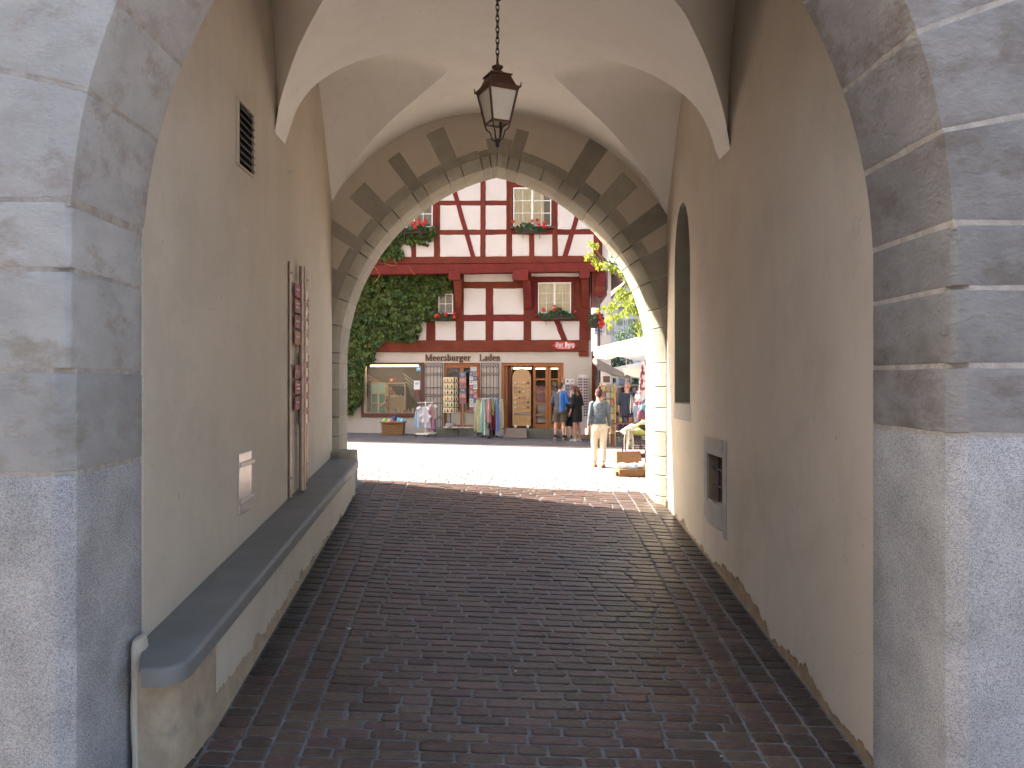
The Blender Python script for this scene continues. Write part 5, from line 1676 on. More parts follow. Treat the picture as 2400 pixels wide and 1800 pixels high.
# ------------------------------------------------------------------ leaves
def leaf_mesh(centres, normals, sizes, rs, shape='ivy', droop=0.3):
    """each leaf: a folded blade of 4 triangles"""
    V = []; Fc = []
    for c, n, s in zip(centres, normals, sizes):
        n = Vector(n).normalized()
        ref = Vector((0,0,-1)) + Vector((rs.uniform(-.6,.6), rs.uniform(-.6,.6), rs.uniform(-.3,.5)))
        t = ref - n*ref.dot(n)
        if t.length < 1e-3: t = Vector((1,0,0))
        t.normalize(); u = n.cross(t)
        c = Vector(c)
        k = len(V)
        if shape == 'ivy':
            pts = [c - t*s*0.5, c + u*s*0.5 - t*s*0.15 + n*s*0.12, c + t*s*0.6 - n*s*droop*0.3, c - u*s*0.5 - t*s*0.15 + n*s*0.12, c + u*s*0.32 + t*s*0.25 + n*s*0.05, c - u*s*0.32 + t*s*0.25 + n*s*0.05]
            V += [tuple(p) for p in pts]
            Fc += [(k, k+1, k+4, k+2), (k, k+2, k+5, k+3)]
        else:
            pts = [c - t*s*0.6, c + u*s*0.22 + n*s*0.05, c + t*s*0.6 - n*s*droop*0.4, c - u*s*0.22 + n*s*0.05]
            V += [tuple(p) for p in pts]
            Fc += [(k, k+1, k+2), (k, k+2, k+3)]
    return V, Fc

def in_poly(x, y, poly):
    c = False
    n = len(poly)
    for i in range(n):
        (xa, ya), (xb, yb) = poly[i], poly[(i+1) % n]
        if (ya > y) != (yb > y) and x < (xb-xa)*(y-ya)/(yb-ya) + xa: c = not c
    return c

def ivy(name, label, poly, off, n, thick, size, seed, stems):
    rs = random.Random(seed)
    base = W(*stems[0][0], off)
    root = empty(name, base); tag(root, label, 'climbing plant')
    xs = [p[0] for p in poly]; ys = [p[1] for p in poly]
    C = []; N_ = []; S = []
    while len(C) < n:
        x, y = rs.uniform(min(xs), max(xs)), rs.uniform(min(ys), max(ys))
        jx, jy = x + 7*noise.noise(Vector((x*.06, y*.06, seed))), y + 7*noise.noise(Vector((x*.06, y*.06, seed+5)))
        if not in_poly(jx, jy, poly): continue
        clump = 0.5 + 0.5*noise.noise(Vector((x*.05, y*.07, seed+2)))
        if rs.random() > 0.45 + 0.7*clump: continue
        # fuller in the middle, thin at the rim
        d = off + thick*(0.15 + clump*0.9)*rs.uniform(0.35, 1.0)
        C.append(W(x, y, d) - base)
        nn = Vector((rs.uniform(-.8,.8), -1.0 + rs.uniform(-.2,.6), rs.uniform(-.2,1.1)))
        N_.append(nn); S.append(size*rs.uniform(0.6, 1.25))
    V, Fc = leaf_mesh(C, N_, S, rs)
    b = MB(); b.add(V, Fc); b.obj('foliage', M_LEAF, root, recalc=False)
    for st in stems:
        pts = [W(x, y, off+0.03+0.02*math.sin(i)) - base for i, (x, y) in enumerate(st)]
        b = MB(); b.tube(spline([tuple(p) for p in pts], 3), 0.02, 6); b.obj('stem', M_BARK, root)
IV1 = [(760,640),(1050,640),(1056,655),(1060,684),(1028,690),(1023,735),(1019,752),(1000,752),(985,764),(978,795),(965,803),(948,806),(938,792),(925,800),(900,800),(880,812),(877,840),(860,858),(850,880),(850,915),(848,945),(834,960),(820,972),(795,975),(760,980)]
ivy('climbing_ivy', 'dense dark green ivy covering the left side of the house beside the shop window', IV1, 0.09, 9500, 0.34, 0.125, 3,
    [[(800,1010),(805,950),(812,880),(840,800),(870,740),(930,690)], [(812,880),(850,830),(900,780),(960,740)]])
IV2 = [(830,640),(850,610),(862,585),(885,560),(905,545),(960,548),(1003,545),(1020,528),(1024,545),(1012,556),(1016,566),(995,562),(1000,577),(985,578),(972,570),(968,582),(950,570),(940,580),(925,582),(948,590),(944,606),(930,612),(915,600),(905,610),(880,606),(865,625),(850,640)]
ivy('climbing_ivy', 'looser ivy branch trailing under the upper left window', IV2, OFU+0.03, 1300, 0.16, 0.115, 8,
    [[(850,640),(870,600),(920,570),(980,556),(1020,545)], [(870,600),(900,590),(935,585)]])
# dry tendrils on the beam
def tendrils():
    r_ = empty('dry_tendril', W(880, 640, OFU+0.1)); tag(r_, 'dry reddish brown creeper strands hanging over the jetty beam', 'creeper')
    for st in ([(872,622),(884,632),(889,645),(884,655),(878,660)], [(925,612),(930,620),(920,622),(900,618)], [(957,624),(964,632),(972,645)]):
        pts = [W(x, y, OFU+0.085) - r_.location for x, y in st]
        b = MB(); b.tube(spline([tuple(p) for p in pts], 3), 0.010, 5); b.obj('strand', mat('dry vine', (0.35,0.13,0.05), rough=0.8), r_)
tendrils()

# ---- flower boxes
def flower_box(x0, x1, y0, y1, off, label, blooms, leaves=150, top=14, rs=None, hooks=()):
    rs = random.Random(int(x0))
    (u0, z1), (u1, z0) = F(x0, y0, off+0.24), F(x1, y1, off+0.24)
    base = hw_((u0+u1)/2, off+0.14, z0)
    root = empty('flower_box', base, -TH); tag(root, label, 'flower box', 'geranium boxes on the timber house')
    w = (u1-u0)/2; h = z1-z0
    b = MB(); b.add([(-w*0.97,-0.09,0),(w*0.97,-0.09,0),(w*0.97,0.09,0),(-w*0.97,0.09,0),(-w,-0.11,h),(w,-0.11,h),(w,0.11,h),(-w,0.11,h)], [(0,3,2,1),(4,5,6,7),(0,1,5,4),(1,2,6,5),(2,3,7,6),(3,0,4,7)])
    b.obj('box', M_BOXW, root, bevel=0.01)
    th = top*0.0139
    C = []; N_ = []; S = []
    for _ in range(leaves):
        x = rs.uniform(-w*1.03, w*1.03); f = rs.random()
        zz = h*0.8 + th*f*(0.55+0.45*math.sin(x*7+x0)) ; yy = rs.uniform(-0.17, 0.10)
        if rs.random() < 0.25: zz -= 0.08; yy = -0.14
        C.append((x, yy, zz)); N_.append((rs.uniform(-.7,.7), -0.8, rs.uniform(0,1.0))); S.append(rs.uniform(0.06, 0.11))
    V, Fc = leaf_mesh(C, N_, S, rs); b = MB(); b.add(V, Fc)
    b.obj('foliage', mat('geranium leaf', (0.04,0.085,0.02), (0.03,0.065,0.015), scale=3, rough=0.5, vary=0.3, island=True, trans=0.2), root, recalc=False)
    for (bx, by, br) in blooms:
        (u, z) = F(bx, by, off+0.30)
        c = Vector((u - (u0+u1)/2, -0.17, z - z0))
        b = MB()
        for k in range(16):
            d = Vector((rs.gauss(0,1), rs.gauss(0,1)-0.4, rs.gauss(0,1))).normalized()
            p = c + d*br*0.62
            q = d.to_track_quat('Z', 'Y').to_matrix()
            b.ball(p, (br*0.42, br*0.42, br*0.20), 6, 4, rot=q)
        b.obj('blossom', M_RED, root)
        b = MB(); b.tube([c - Vector((0,-0.03,br*0.5)), (c.x*0.97, 0.0, h*0.8)], 0.006, 5); b.obj('stalk', MATS['geranium leaf'], root)
    for hx in hooks:
        (u, z) = F(hx, y1, off+0.24)
        xx = u - (u0+u1)/2
        b = MB(); b.tube([(xx,-0.12,h*0.6),(xx,-0.125,-0.05),(xx,-0.115,-0.20)], 0.009, 6); b.obj('hook', M_IRON, root)
        b = MB(); b.tube([(xx-0.045,-0.12,-0.02),(xx,-0.13,-0.05),(xx+0.045,-0.12,-0.02)], 0.009, 6); b.obj('hook_claw', M_IRON, root)
flower_box(1209, 1280, 533, 545, OFU, 'flower box with red geraniums under the top right window with the curtain', [(1202,520,.07),(1247,518,.06),(1259,516,.075),(1263,528,.065),(1276,522,.075),(1275,530,.08),(1218,533,.04)], 170, 14, hooks=(1226,1265))
flower_box(937, 1000, 535, 546, OFU, 'flower box with red geraniums under the top left window above the ivy', [(968,524,.09),(974,532,.085),(981,516,.065),(982,523,.075),(991,525,.08),(997,519,.085)], 130, 12, hooks=(948,986))
flower_box(1264, 1343, 737, 748, OF1+0.02, 'flower box with red geraniums under the right first floor window above the arrow sign', [(1274,726,.08),(1299,726,.075),(1300,717,.055),(1348,730,.05)], 210, 18, hooks=(1280,1317))
flower_box(1021, 1066, 741, 752, OF1+0.02, 'short flower box with red geraniums under the small first floor window beside the ivy', [(1025,741,.10),(1045,737,.085),(1064,735,.07),(1065,743,.07)], 80, 10)
# basket at the right corner
def corner_basket():
    p = W(1392, 762, 0.35)
    root = empty('hanging_flower_pot', p, -TH); tag(root, 'red geraniums in a dark pot on a bracket at the right corner of the house', 'flower pot')
    b = MB(); b.lathe([(0.10,-0.10),(0.17,0.10),(0.18,0.20),(0.15,0.20)], n=14); b.obj('pot', M_BOXW, root, smooth=40)
    b = MB(); b.tube([(-0.25,0.3,-0.12),(0,0,-0.14),(0.28,-0.05,-0.22)], 0.014, 6); b.obj('bracket', M_IRON, root)
    rs = random.Random(2)
    C = []; N_ = []; S = []
    for _ in range(120):
        C.append((rs.uniform(-.16,.30), rs.uniform(-.2,.1), rs.uniform(0,.36))); N_.append((rs.uniform(-.7,.7),-0.8,rs.uniform(0,1))); S.append(rs.uniform(.06,.11))
    V, Fc = leaf_mesh(C, N_, S, rs); b = MB(); b.add(V, Fc); b.obj('foliage', MATS['geranium leaf'], root, recalc=False)
    for (x, z) in ((.14,.33),(.20,.22),(.24,.12),(.16,.05),(.28,.02),(.10,.40),(.22,-.06)):
        b = MB()
        for k in range(14):
            d = Vector((rs.gauss(0,1), rs.gauss(0,1)-.4, rs.gauss(0,1))).normalized()
            b.ball(Vector((x,-0.16,z)) + d*.05, (.036,.036,.017), 6, 4, rot=d.to_track_quat('Z','Y').to_matrix())
        b.obj('blossom', M_RED, root)
corner_basket()
# ------------------------------------------------------------------ goods in front of the shop
def street(px, d):
    """world point on the ground seen at pixel column px and depth d"""
    x = (px - CX)/FPX*d
    return Vector((x, d, gz(x, d)))

def cloth_strip(b, x, y, z_top, w, L_, seed, fold=0.03, taper=1.0, n=6, m=7, yaw=0.0):
    """hanging piece of cloth with folds, two sided with thickness"""
    r = random.Random(seed)
    ph = r.random()*6
    c, s = math.cos(yaw), math.sin(yaw)
    rows = []
    for j in range(m+1):
        t = j/m
        ww = w*(0.55 + 0.45*min(1, t*2.2))*(1 + (taper-1)*t)
        row = []
        for i in range(n+1):
            u = i/n - 0.5
            xx = u*ww; yy = fold*math.sin(ph + u*11 + t*1.2)*(0.4 + t)
            zz = z_top - L_*t - (0.05*L_*math.sin(ph*2 + u*7) if j == m else 0) + (-0.04*abs(u)*2 if j == 0 else 0)
            row.append((x + xx*c - yy*s, y + xx*s + yy*c, zz))
        rows.append(row)
    k = (n+1)
    front = [p for row in rows for p in row]
    back = [(p[0] + 0.012*s, p[1] + 0.012*c, p[2]) for p in front]
    T = len(front)
    fs = [(j*k+i, j*k+i+1, (j+1)*k+i+1, (j+1)*k+i) for j in range(m) for i in range(n)]
    fs += [tuple(q + T for q in f[::-1]) for f in fs]
    rim = [i for i in range(k)] + [j*k+n for j in range(1, m+1)] + [m*k+i for i in range(n-1, -1, -1)] + [j*k for j in range(m-1, 0, -1)]
    for a, c_ in zip(rim, rim[1:]+rim[:1]): fs.append((a, c_, c_+T, a+T))
    b.add(front + back, fs)

def fabric(name, c):
    return mat('fabric ' + name, c, tuple(x*0.82 for x in c), scale=14, rough=0.85, trans=0.12)

# --- basket of balls under the shop window
def ball_basket():
    p = street(922, 24.55)
    r_ = empty('wicker_basket', p, -TH); tag(r_, 'wide wicker basket full of colourful balls under the shop window', 'basket')
    w0, w1, d0, d1, h = 0.33, 0.36, 0.19, 0.21, 0.40
    n = 7
    for k in range(n):
        t0, t1 = k/n, (k+1)/n
        b = MB()
        wa = w0+(w1-w0)*t0+0.012*(k % 2); wb = w0+(w1-w0)*t1+0.012*(k % 2)
        b.add([(-wa,-d0,h*t0),(wa,-d0,h*t0),(wa,d0,h*t0),(-wa,d0,h*t0),(-wb,-d0,h*t1-.006),(wb,-d0,h*t1-.006),(wb,d0,h*t1-.006),(-wb,d0,h*t1-.006)], [(0,3,2,1),(4,5,6,7),(0,1,5,4),(1,2,6,5),(2,3,7,6),(3,0,4,7)])
        b.obj('woven_band', M_WICKER, r_, bevel=0.018)
    pts = [(0.36*math.cos(a)*1.04, 0.21*math.sin(a)*1.1, h) for a in [2*math.pi*i/24 for i in range(25)]]
    b = MB(); b.tube([(-.37,-.21,h),(.37,-.21,h),(.37,.21,h),(-.37,.21,h),(-.37,-.21,h)], 0.022, 8); b.obj('rim', M_WICKER, r_, smooth=60)
    cols = [('lime green',(0.30,0.48,0.10)),('white and pink',(0.68,0.42,0.46)),('navy',(0.04,0.06,0.20)),('pale yellow',(0.62,0.55,0.25)),('turquoise',(0.12,0.46,0.45)),('crimson',(0.45,0.04,0.06)),('sky blue',(0.30,0.48,0.65))]
    xs = [-.26, -.12, .04, -.20, .19, .08, .29]; zs = [.45, .43, .52, .40, .47, .42, .44]
    for k, (nm, c) in enumerate(cols):
        q = r_.matrix_basis @ Vector((xs[k], -0.08 + 0.05*(k % 3), zs[k])) if False else Vector((p.x + xs[k], p.y - 0.08 + 0.05*(k % 3), p.z + zs[k]))
        o = empty('toy_ball', q); tag(o, '%s ball lying in the wicker basket under the shop window' % nm, 'ball', 'balls in the basket')
        b = MB(); b.ball((0,0,0), 0.085, 14, 9); b.obj('skin', colour('ball '+nm, c, 0.4), o, smooth=80)
        b = MB(); b.tube([(0.084*math.cos(a), 0.084*math.sin(a)*0.5, 0.074*math.sin(a)) for a in [2*math.pi*i/16 for i in range(17)]], 0.009, 5, cap=False); b.obj('stripe', colour('ball stripe %d' % (k % 2), [(0.7,0.68,0.65),(0.5,0.1,0.2)][k % 2], 0.5), o)
ball_basket()

# --- small white rack with children's dresses
def kids_rack():
    p = street(995, 24.0)
    r_ = empty('clothes_stand', p, -TH); tag(r_, 'small white wheeled clothes stand left of the doors', 'clothes stand')
    def bar(a, c, rad=0.018, nm='bar'):
        b = MB(); b.tube([a, c], rad, 8); b.obj(nm, M_WHITEP, r_)
    bar((-.24,-.22,.09), (.16,-.22,.09), .026, 'foot_bar'); bar((-.06,.22,.09), (.34,.22,.09), .026, 'foot_bar')
    bar((-.15,-.22,.095), (.02,.22,.095), .018, 'cross_bar'); bar((.05,-.22,.095), (.22,.22,.095), .018, 'cross_bar')
    bar((.03,0,.09), (.03,0,1.10), .02, 'pole')
    bar((-.22,-.05,1.06), (.27,.05,1.06), .012, 'hanger_bar')
    for (x, y) in ((-.23,-.22),(.14,-.22),(-.05,.22),(.33,.22)):
        b = MB(); b.tube([(x,y-.012,.035),(x,y+.012,.035)], .033, 10); b.obj('caster', M_BLACK, r_)
    gar = [('white dotted toddler dress facing the passage', 'dress white', (0.72,0.68,0.70), -.02, -.16, .95, .30, .50),
           ('pale blue romper', 'pale blue', (0.45,0.58,0.70), -.20, -.10, .86, .22, .60),
           ('white lower dress', 'white mauve', (0.64,0.60,0.66), .04, -.13, .70, .28, .42),
           ('pink dress', 'pink', (0.62,0.28,0.36), .20, -.05, .93, .20, .72),
           ('pale yellow blouse', 'pale yellow', (0.66,0.60,0.42), .26, .02, 1.0, .18, .45),
           ('purple dress', 'purple', (0.20,0.13,0.24), .24, .10, .80, .20, .62)]
    for k, (lb, nm, c, x, y, z, w, L_) in enumerate(gar):
        q = p + Vector((x, y, 0))
        o = empty('child_dress', q, -TH); tag(o, lb + ' on the small white clothes stand', 'dress', "children's clothes on the white stand")
        b = MB(); cloth_strip(b, 0, 0, z, w, L_, 10+k, 0.03, 1.15); b.obj('cloth', fabric(nm, c), o, smooth=60)
        if L_ < 0.6:
            for s in (-1, 1):
                b = MB(); b.tube([(s*w*.28, 0, z-.02), (s*w*.62, -.01, z-.10)], [.05, .065], 8); b.obj('sleeve', fabric(nm, c), o, smooth=60)
        b = MB(); b.tube([(-w*.3,0,z-.01),(0,0,z+.05),(w*.3,0,z-.01)], .008, 6); b.obj('hanger', M_STEEL, o)
kids_rack()

# --- round rack with scarves
def scarf_rack():
    p = street(1148, 24.05)
    r_ = empty('scarf_stand', p, -TH); tag(r_, 'round metal stand for scarves between the two shop doors', 'scarf stand')
    b = MB(); b.tube([(0,0,.05),(0,0,1.25)], .018, 8); b.obj('pole', M_STEEL, r_)
    pts = [(.30*math.cos(a), .30*math.sin(a), 1.22) for a in [2*math.pi*i/24 for i in range(25)]]
    b = MB(); b.tube(pts, .012, 6, cap=False); b.obj('hoop', M_STEEL, r_)
    for a in (0.6, 2.7, 4.7):
        b = MB(); b.tube([(0,0,.06),(.26*math.cos(a), .26*math.sin(a), .05)], .016, 6); b.obj('foot', M_BLACK, r_)
        b = MB(); b.tube([(0,0,1.22),(.30*math.cos(a), .30*math.sin(a), 1.22)], .008, 6); b.obj('spoke', M_STEEL, r_)
        b = MB(); b.ball((.26*math.cos(a), .26*math.sin(a), .035), .03, 8, 6); b.obj('caster', M_BLACK, r_)
    sc_ = [('cream and green patterned', (0.55,0.52,0.30), -.36, .0, .20, 1.02), ('pale mint', (0.40,0.56,0.50), -.22, -.14, .20, 1.08), ('light grey', (0.48,0.50,0.54), -.14, -.04, .16, .80),
           ('powder pink', (0.64,0.40,0.40), -.05, -.22, .17, .72), ('lilac grey', (0.42,0.38,0.46), .03, -.10, .13, .95), ('olive yellow', (0.45,0.40,0.16), .09, -.22, .12, .50),
           ('dark red', (0.24,0.02,0.03), .11, -.20, .11, .74), ('charcoal', (0.05,0.05,0.06), .08, -.13, .15, .95), ('cornflower blue', (0.28,0.38,0.66), .21, -.16, .17, 1.02), ('pale lemon', (0.62,0.58,0.40), .36, -.02, .19, .92)]
    for k, (nm, c, x, y, w, L_) in enumerate(sc_):
        zt = 1.22 if nm not in ('dark red', 'charcoal') else 1.0
        o = empty('scarf', p + Vector((x, y, 0)), -TH); tag(o, '%s scarf hanging on the round stand' % nm, 'scarf', 'scarves on the round stand')
        b = MB(); cloth_strip(b, 0, 0, zt, w, L_, 30+k, 0.05, 1.25, n=8, m=9, yaw=x*1.6); b.obj('cloth', fabric(nm, c), o, smooth=60)
        b = MB(); b.tube([(-w*.3,0,zt-.02),(0,.02,zt+.03),(w*.3,0,zt-.02)], .012, 6); b.obj('hanger', mat('grey hanger', (0.25,0.24,0.27), rough=0.5), o)
scarf_rack()

# --- card racks
def bottle_rack():
    u, _ = F(1056, 990, 0.35); p = hw_(u, 0.35, F(1056, 1003, 0.28)[1])
    r_ = empty('card_rack', p, -TH); tag(r_, 'revolving rack of cream bottle shaped cards on a grey stone base', 'display rack')
    b = MB(); b.lathe([(.17,.05),(.17,.13),(.15,.16),(.02,.16)], n=20); b.obj('stone_base', mat('grey weight', (0.27,0.26,0.25), rough=0.7), r_, smooth=40)
    b = MB(); b.tube([(0,0,.16),(0,0,1.66)], .014, 8); b.obj('pole', M_BLACK, r_)
    for s in (-1, 1):
        b = MB(); b.cbox((s*.14,0,.03),(.16,.3,.03)); b.obj('foot', M_WHITEP, r_, bevel=.006)
    M_CARD = mat('cream card', (0.66,0.56,0.34), rough=0.7)
    bc = [colour('bottle amber', (0.40,0.16,0.04)), colour('bottle wine', (0.16,0.04,0.04)), colour('bottle green', (0.10,0.12,0.05))]
    for row in range(6):
        z = .50 + row*.195
        for (x, y, yaw) in ((-.075,-.15,0),(.055,-.15,0),(-.19,-.07,-.9),(.19,-.07,.9)):
            rot = Matrix.Rotation(yaw, 3, 'Z') @ Matrix.Rotation(R(-9), 3, 'X')
            b = MB(); b.cbox((x, y, z+.08), (.118,.008,.165), rot); c_ = b.obj('card', M_CARD, r_)
            b = MB()
            pr = [(-.030,-.065),(.030,-.065),(.030,.0),(.012,.03),(.012,.06),(-.012,.06),(-.012,.03),(-.030,.0)]
            vs = [rot @ Vector((px_, -.006, pz)) + Vector((x, y, z+.075)) for px_, pz in pr]
            b.add(vs, [tuple(range(8))]); b.obj('bottle_print', bc[(row + int(x*30)) % 3], c_, recalc=False)
bottle_rack()
def post_rack(px, px_w, y_top, y_bot, name, label, palette, cols, rows, off=0.30, sign=False, legs=True):
    zb = F(px, 1003, 0.28)[1]
    u, _ = F(px, 990, off); p = hw_(u, off, zb)
    z1, z0 = F(px, y_top, off)[1] - zb, F(px, y_bot, off)[1] - zb
    w = px_w*0.0137
    r_ = empty(name, p, -TH); tag(r_, label, 'display rack')
    b = MB(); b.tube([(0,0,.03),(0,0,z1)], .014, 8); b.obj('pole', M_STEEL, r_)
    for s in (-1, 1):
        b = MB(); b.cbox((s*.11, -.05, .025), (.20,.05,.03)); b.obj('foot', M_WHITEP, r_, bevel=.006)
        b = MB(); b.tube([(s*w*.42,-.06,.25),(s*w*.42,-.06,z1)], .006, 6); b.obj('wire', M_STEEL, r_)
    for k in range(rows):
        za, zc = z0 + (z1-z0)*k/rows, z0 + (z1-z0)*(k+1)/rows
        b = MB(); b.tube([(-w*.5,-.085,za+.01),(w*.5,-.085,za+.01)], .005, 5); b.obj('wire_shelf', M_STEEL, r_)
        for j in range(cols):
            xx = -w/2 + w*(j+.5)/cols
            c = palette[(k*cols + j*3 + k) % len(palette)]
            b = MB(); b.cbox((xx, -.07, (za+zc)/2), (w/cols*.90, .008, (zc-za)*.88), Matrix.Rotation(R(-6), 3, 'X')); cd = b.obj('card', colour('card %s %d' % (name, (k*cols+j*3+k) % len(palette)), c, 0.5), r_)
            b = MB(); b.cbox((xx, -.077, (za+zc)/2 + .01), (w/cols*.45, .004, (zc-za)*.35), Matrix.Rotation(R(-6), 3, 'X')); b.obj('print', colour('card print %d' % ((k+j) % 3), [(0.15,0.15,0.2),(0.5,0.35,0.2),(0.25,0.35,0.3)][(k+j) % 3], 0.5), cd)
    if sign:
        b = MB(); b.cbox((0,-.02,z1+.08),(w*.8,.012,.14)); b.obj('topper', mat('grey board', (0.35,0.35,0.35), rough=0.6), r_)
post_rack(1085, 17, 872, 946, 'postcard_rack', 'tall wire rack of colourful postcards in front of the narrow door', [(0.45,0.12,0.10),(0.10,0.16,0.35),(0.50,0.20,0.20),(0.20,0.40,0.36),(0.12,0.14,0.22),(0.55,0.30,0.25)], 1, 6)
post_rack(1110, 19, 871, 965, 'postcard_rack', 'white card rack with a grey sign on top beside the narrow door', [(0.70,0.66,0.64),(0.66,0.62,0.60),(0.68,0.60,0.60),(0.72,0.70,0.68),(0.62,0.40,0.42)], 2, 9, off=0.26, sign=True)
post_rack(1330, 32, 887, 975, 'postcard_rack', 'silvery postcard rack standing behind the man in the blue jacket', [(0.55,0.58,0.62),(0.30,0.38,0.50),(0.62,0.60,0.55),(0.40,0.45,0.48),(0.66,0.64,0.62)], 3, 6, off=0.25)

def glasses_rack():
    px = 1366
    zb = gz(3.0, 24.5)
    u, _ = F(px, 1000, 0.3); p = hw_(u, 0.3, zb)
    r_ = empty('sunglasses_rack', p, -TH); tag(r_, 'pale rack of sunglasses on a wooden box at the right corner of the shop', 'display rack')
    b = MB(); b.box(-.20,.20,-.16,.16,.0,.13); b.obj('wooden_base', mat('pale crate wood', (0.30,0.19,0.10), (0.24,0.15,0.08), scale=6, rough=0.7), r_, bevel=.008)
    b = MB(); b.box(-.17,.17,-.02,.02,.13,1.95); b.obj('panel', mat('pinkish rack panel', (0.58,0.47,0.44), rough=0.4), r_, bevel=.006)
    b = MB(); b.box(-.15,.15,-.025,.025,1.95,2.05); b.obj('mirror', mat('pale mirror', (0.55,0.53,0.52), rough=0.15, metal=0.6), r_)
    for k in range(14):
        z = .75 + k*.088
        for s in (-1, 1):
            for e in (-.035, .035):
                b = MB(); b.ball((s*.085+e, -.055, z), (.030,.008,.022), 10, 6); b.obj('lens', colour('lens %d' % (k % 3), [(0.015,0.015,0.02),(0.06,0.06,0.14),(0.08,0.04,0.02)][k % 3], 0.12), r_)
            b = MB(); b.tube([(s*.085-.012,-.056,z+.006),(s*.085+.012,-.056,z+.006)], .004, 5); b.obj('nose_bridge', M_BLACK, r_)
glasses_rack()

def magnet_board():
    zb = F(1222, 1003, 0.1)[1]
    u, _ = F(1222.5, 1000, 0.05); p = hw_(u, -0.02, zb)
    r_ = empty('display_board', p, -TH); tag(r_, 'tall round topped wooden board with rows of round trinkets in the open doorway', 'display board')
    w = 0.30; h = 1.93
    pts = [(-w,.06),(w,.06),(w,h-.30)] + [(w*math.cos(a), h-.30+.30*math.sin(a)) for a in [math.pi*i/12 for i in range(1,12)]] + [(-w,h-.30)]
    b = MB(); b.prism(pts, -.015, .015); b.obj('board', mat('plywood', (0.46,0.27,0.12), (0.40,0.23,0.10), scale=3, stretch=(1,1,4), rough=0.6), r_)
    zz = [1.46, 1.31, 1.17, .97, .83, .66]
    cl = [(0.50,0.36,0.24),(0.20,0.08,0.05),(0.55,0.42,0.30),(0.12,0.07,0.05),(0.58,0.30,0.24),(0.35,0.40,0.08)]
    for k, z in enumerate(zz):
        for j in range(4):
            x = -.21 + j*.14
            sm = (k in (3,4) and j in (1,))
            ci = 5 if (k == 1 and j == 2) else (k*3 + j*2) % 5
            c = colour('trinket %d' % ci, cl[ci], 0.4)
            rr = .042 if not sm else .032
            b = MB(); b.tube([(x,-.016,z),(x,-.032,z)], rr, 14); d_ = b.obj('trinket', c, r_)
            b = MB(); b.tube([(x,-.033,z),(x,-.040,z)], rr*.5, 10); b.obj('centre', colour('trinket mid %d' % (j % 2), [(0.62,0.55,0.45),(0.18,0.09,0.06)][j % 2], 0.4), d_)
    for k in range(3):
        b = MB(); b.tube([(-.27+.02*k,-.03,.44+.02*k),(-.05,-.035,.48-.02*k),(.27,-.03,.50-.03*k)], .009, 6); b.obj('cord', colour('cord %d' % k, [(0.1,0.08,0.07),(0.5,0.5,0.5),(0.2,0.22,0.2)][k]), r_)
    for x in (-.2, .2):
        b = MB(); b.tube([(x,-.05,.05),(x,.05,.05)], .05, 10); b.obj('caster', M_WHITEP, r_)
magnet_board()
# ramp board
def ramp():
    p = street(1208, 24.25)
    r_ = empty('ramp_board', p, -TH); tag(r_, 'grey wooden ramp board leading up to the double door', 'ramp')
    b = MB(); zt = F(1208, 1005, .30)[1] - p.z - .01
    b.add([(-.38,-.22,.0),(.36,-.22,.0),(.34,.44,zt),(-.30,.44,zt),(-.38,-.22,.03),(.36,-.22,.03),(.34,.44,zt+.03),(-.30,.44,zt+.03)], [(0,3,2,1),(4,5,6,7),(0,1,5,4),(1,2,6,5),(2,3,7,6),(3,0,4,7)])
    b.obj('board', mat('weathered board', (0.24,0.19,0.15), (0.19,0.15,0.12), scale=5, stretch=(1,5,1), rough=0.8), r_, bevel=.006)
ramp()

# ------------------------------------------------------------------ people
def remesh(b, name, m, parent, voxel=0.010, smooth_it=4, loc=None):
    me = bpy.data.meshes.new(name)
    me.from_pydata([tuple(v) for v in b.v], [], b.f)
    bm = bmesh.new(); bm.from_mesh(me); bmesh.ops.recalc_face_normals(bm, faces=bm.faces); bm.to_mesh(me); bm.free()
    o = bpy.data.objects.new(name, me); COL.objects.link(o)
    md = o.modifiers.new('r', 'REMESH'); md.mode = 'VOXEL'; md.voxel_size = voxel
    ms = o.modifiers.new('s', 'SMOOTH'); ms.factor = 0.5; ms.iterations = smooth_it
    dg = bpy.context.evaluated_depsgraph_get()
    me2 = bpy.data.meshes.new_from_object(o.evaluated_get(dg))
    bpy.data.objects.remove(o)
    me2.name = name
    me2.materials.clear(); me2.materials.append(m)
    o = bpy.data.objects.new(name, me2); link(o, parent)
    me2.polygons.foreach_set('use_smooth', [True]*len(me2.polygons))
    return o

def lerp3(a, c, t): return tuple(x + (y-x)*t for x, y in zip(a, c))

def hand(b, wrist, direc, side, size=1.0):
    """palm, four unequal bent fingers and a thumb from the side of the palm"""
    w = Vector(wrist); d = Vector(direc).normalized()
    lat = Vector((0, 1, 0)) - d*d.y
    lat.normalize(); nrm = d.cross(lat)*side
    b.tube([w - d*.02, w + d*.03, w + d*.085*size], [(.026*size,.019*size), (.036*size,.018*size), (.038*size,.016*size)], 10)
    k = w + d*.08*size
    for i, L_ in enumerate((.070, .080, .075, .058)):
        a = k + lat*(.028 - .019*i)*size
        p1 = a + d*L_*.45*size; p2 = p1 + (d*.85 - nrm*.5).normalized()*L_*.33*size; p3 = p2 + (d*.5 - nrm*.85).normalized()*L_*.28*size
        b.tube([a - d*.015, p1, p2, p3], [.0095*size, .0092*size, .0085*size, .0065*size], 7)
    t0 = w + d*.02*size + lat*.028*size
    b.tube([t0, t0 + (d*.6+lat*.8).normalized()*.035*size, t0 + (d*.9+lat*.45).normalized()*.07*size], [.012*size, .011*size, .008*size], 7)

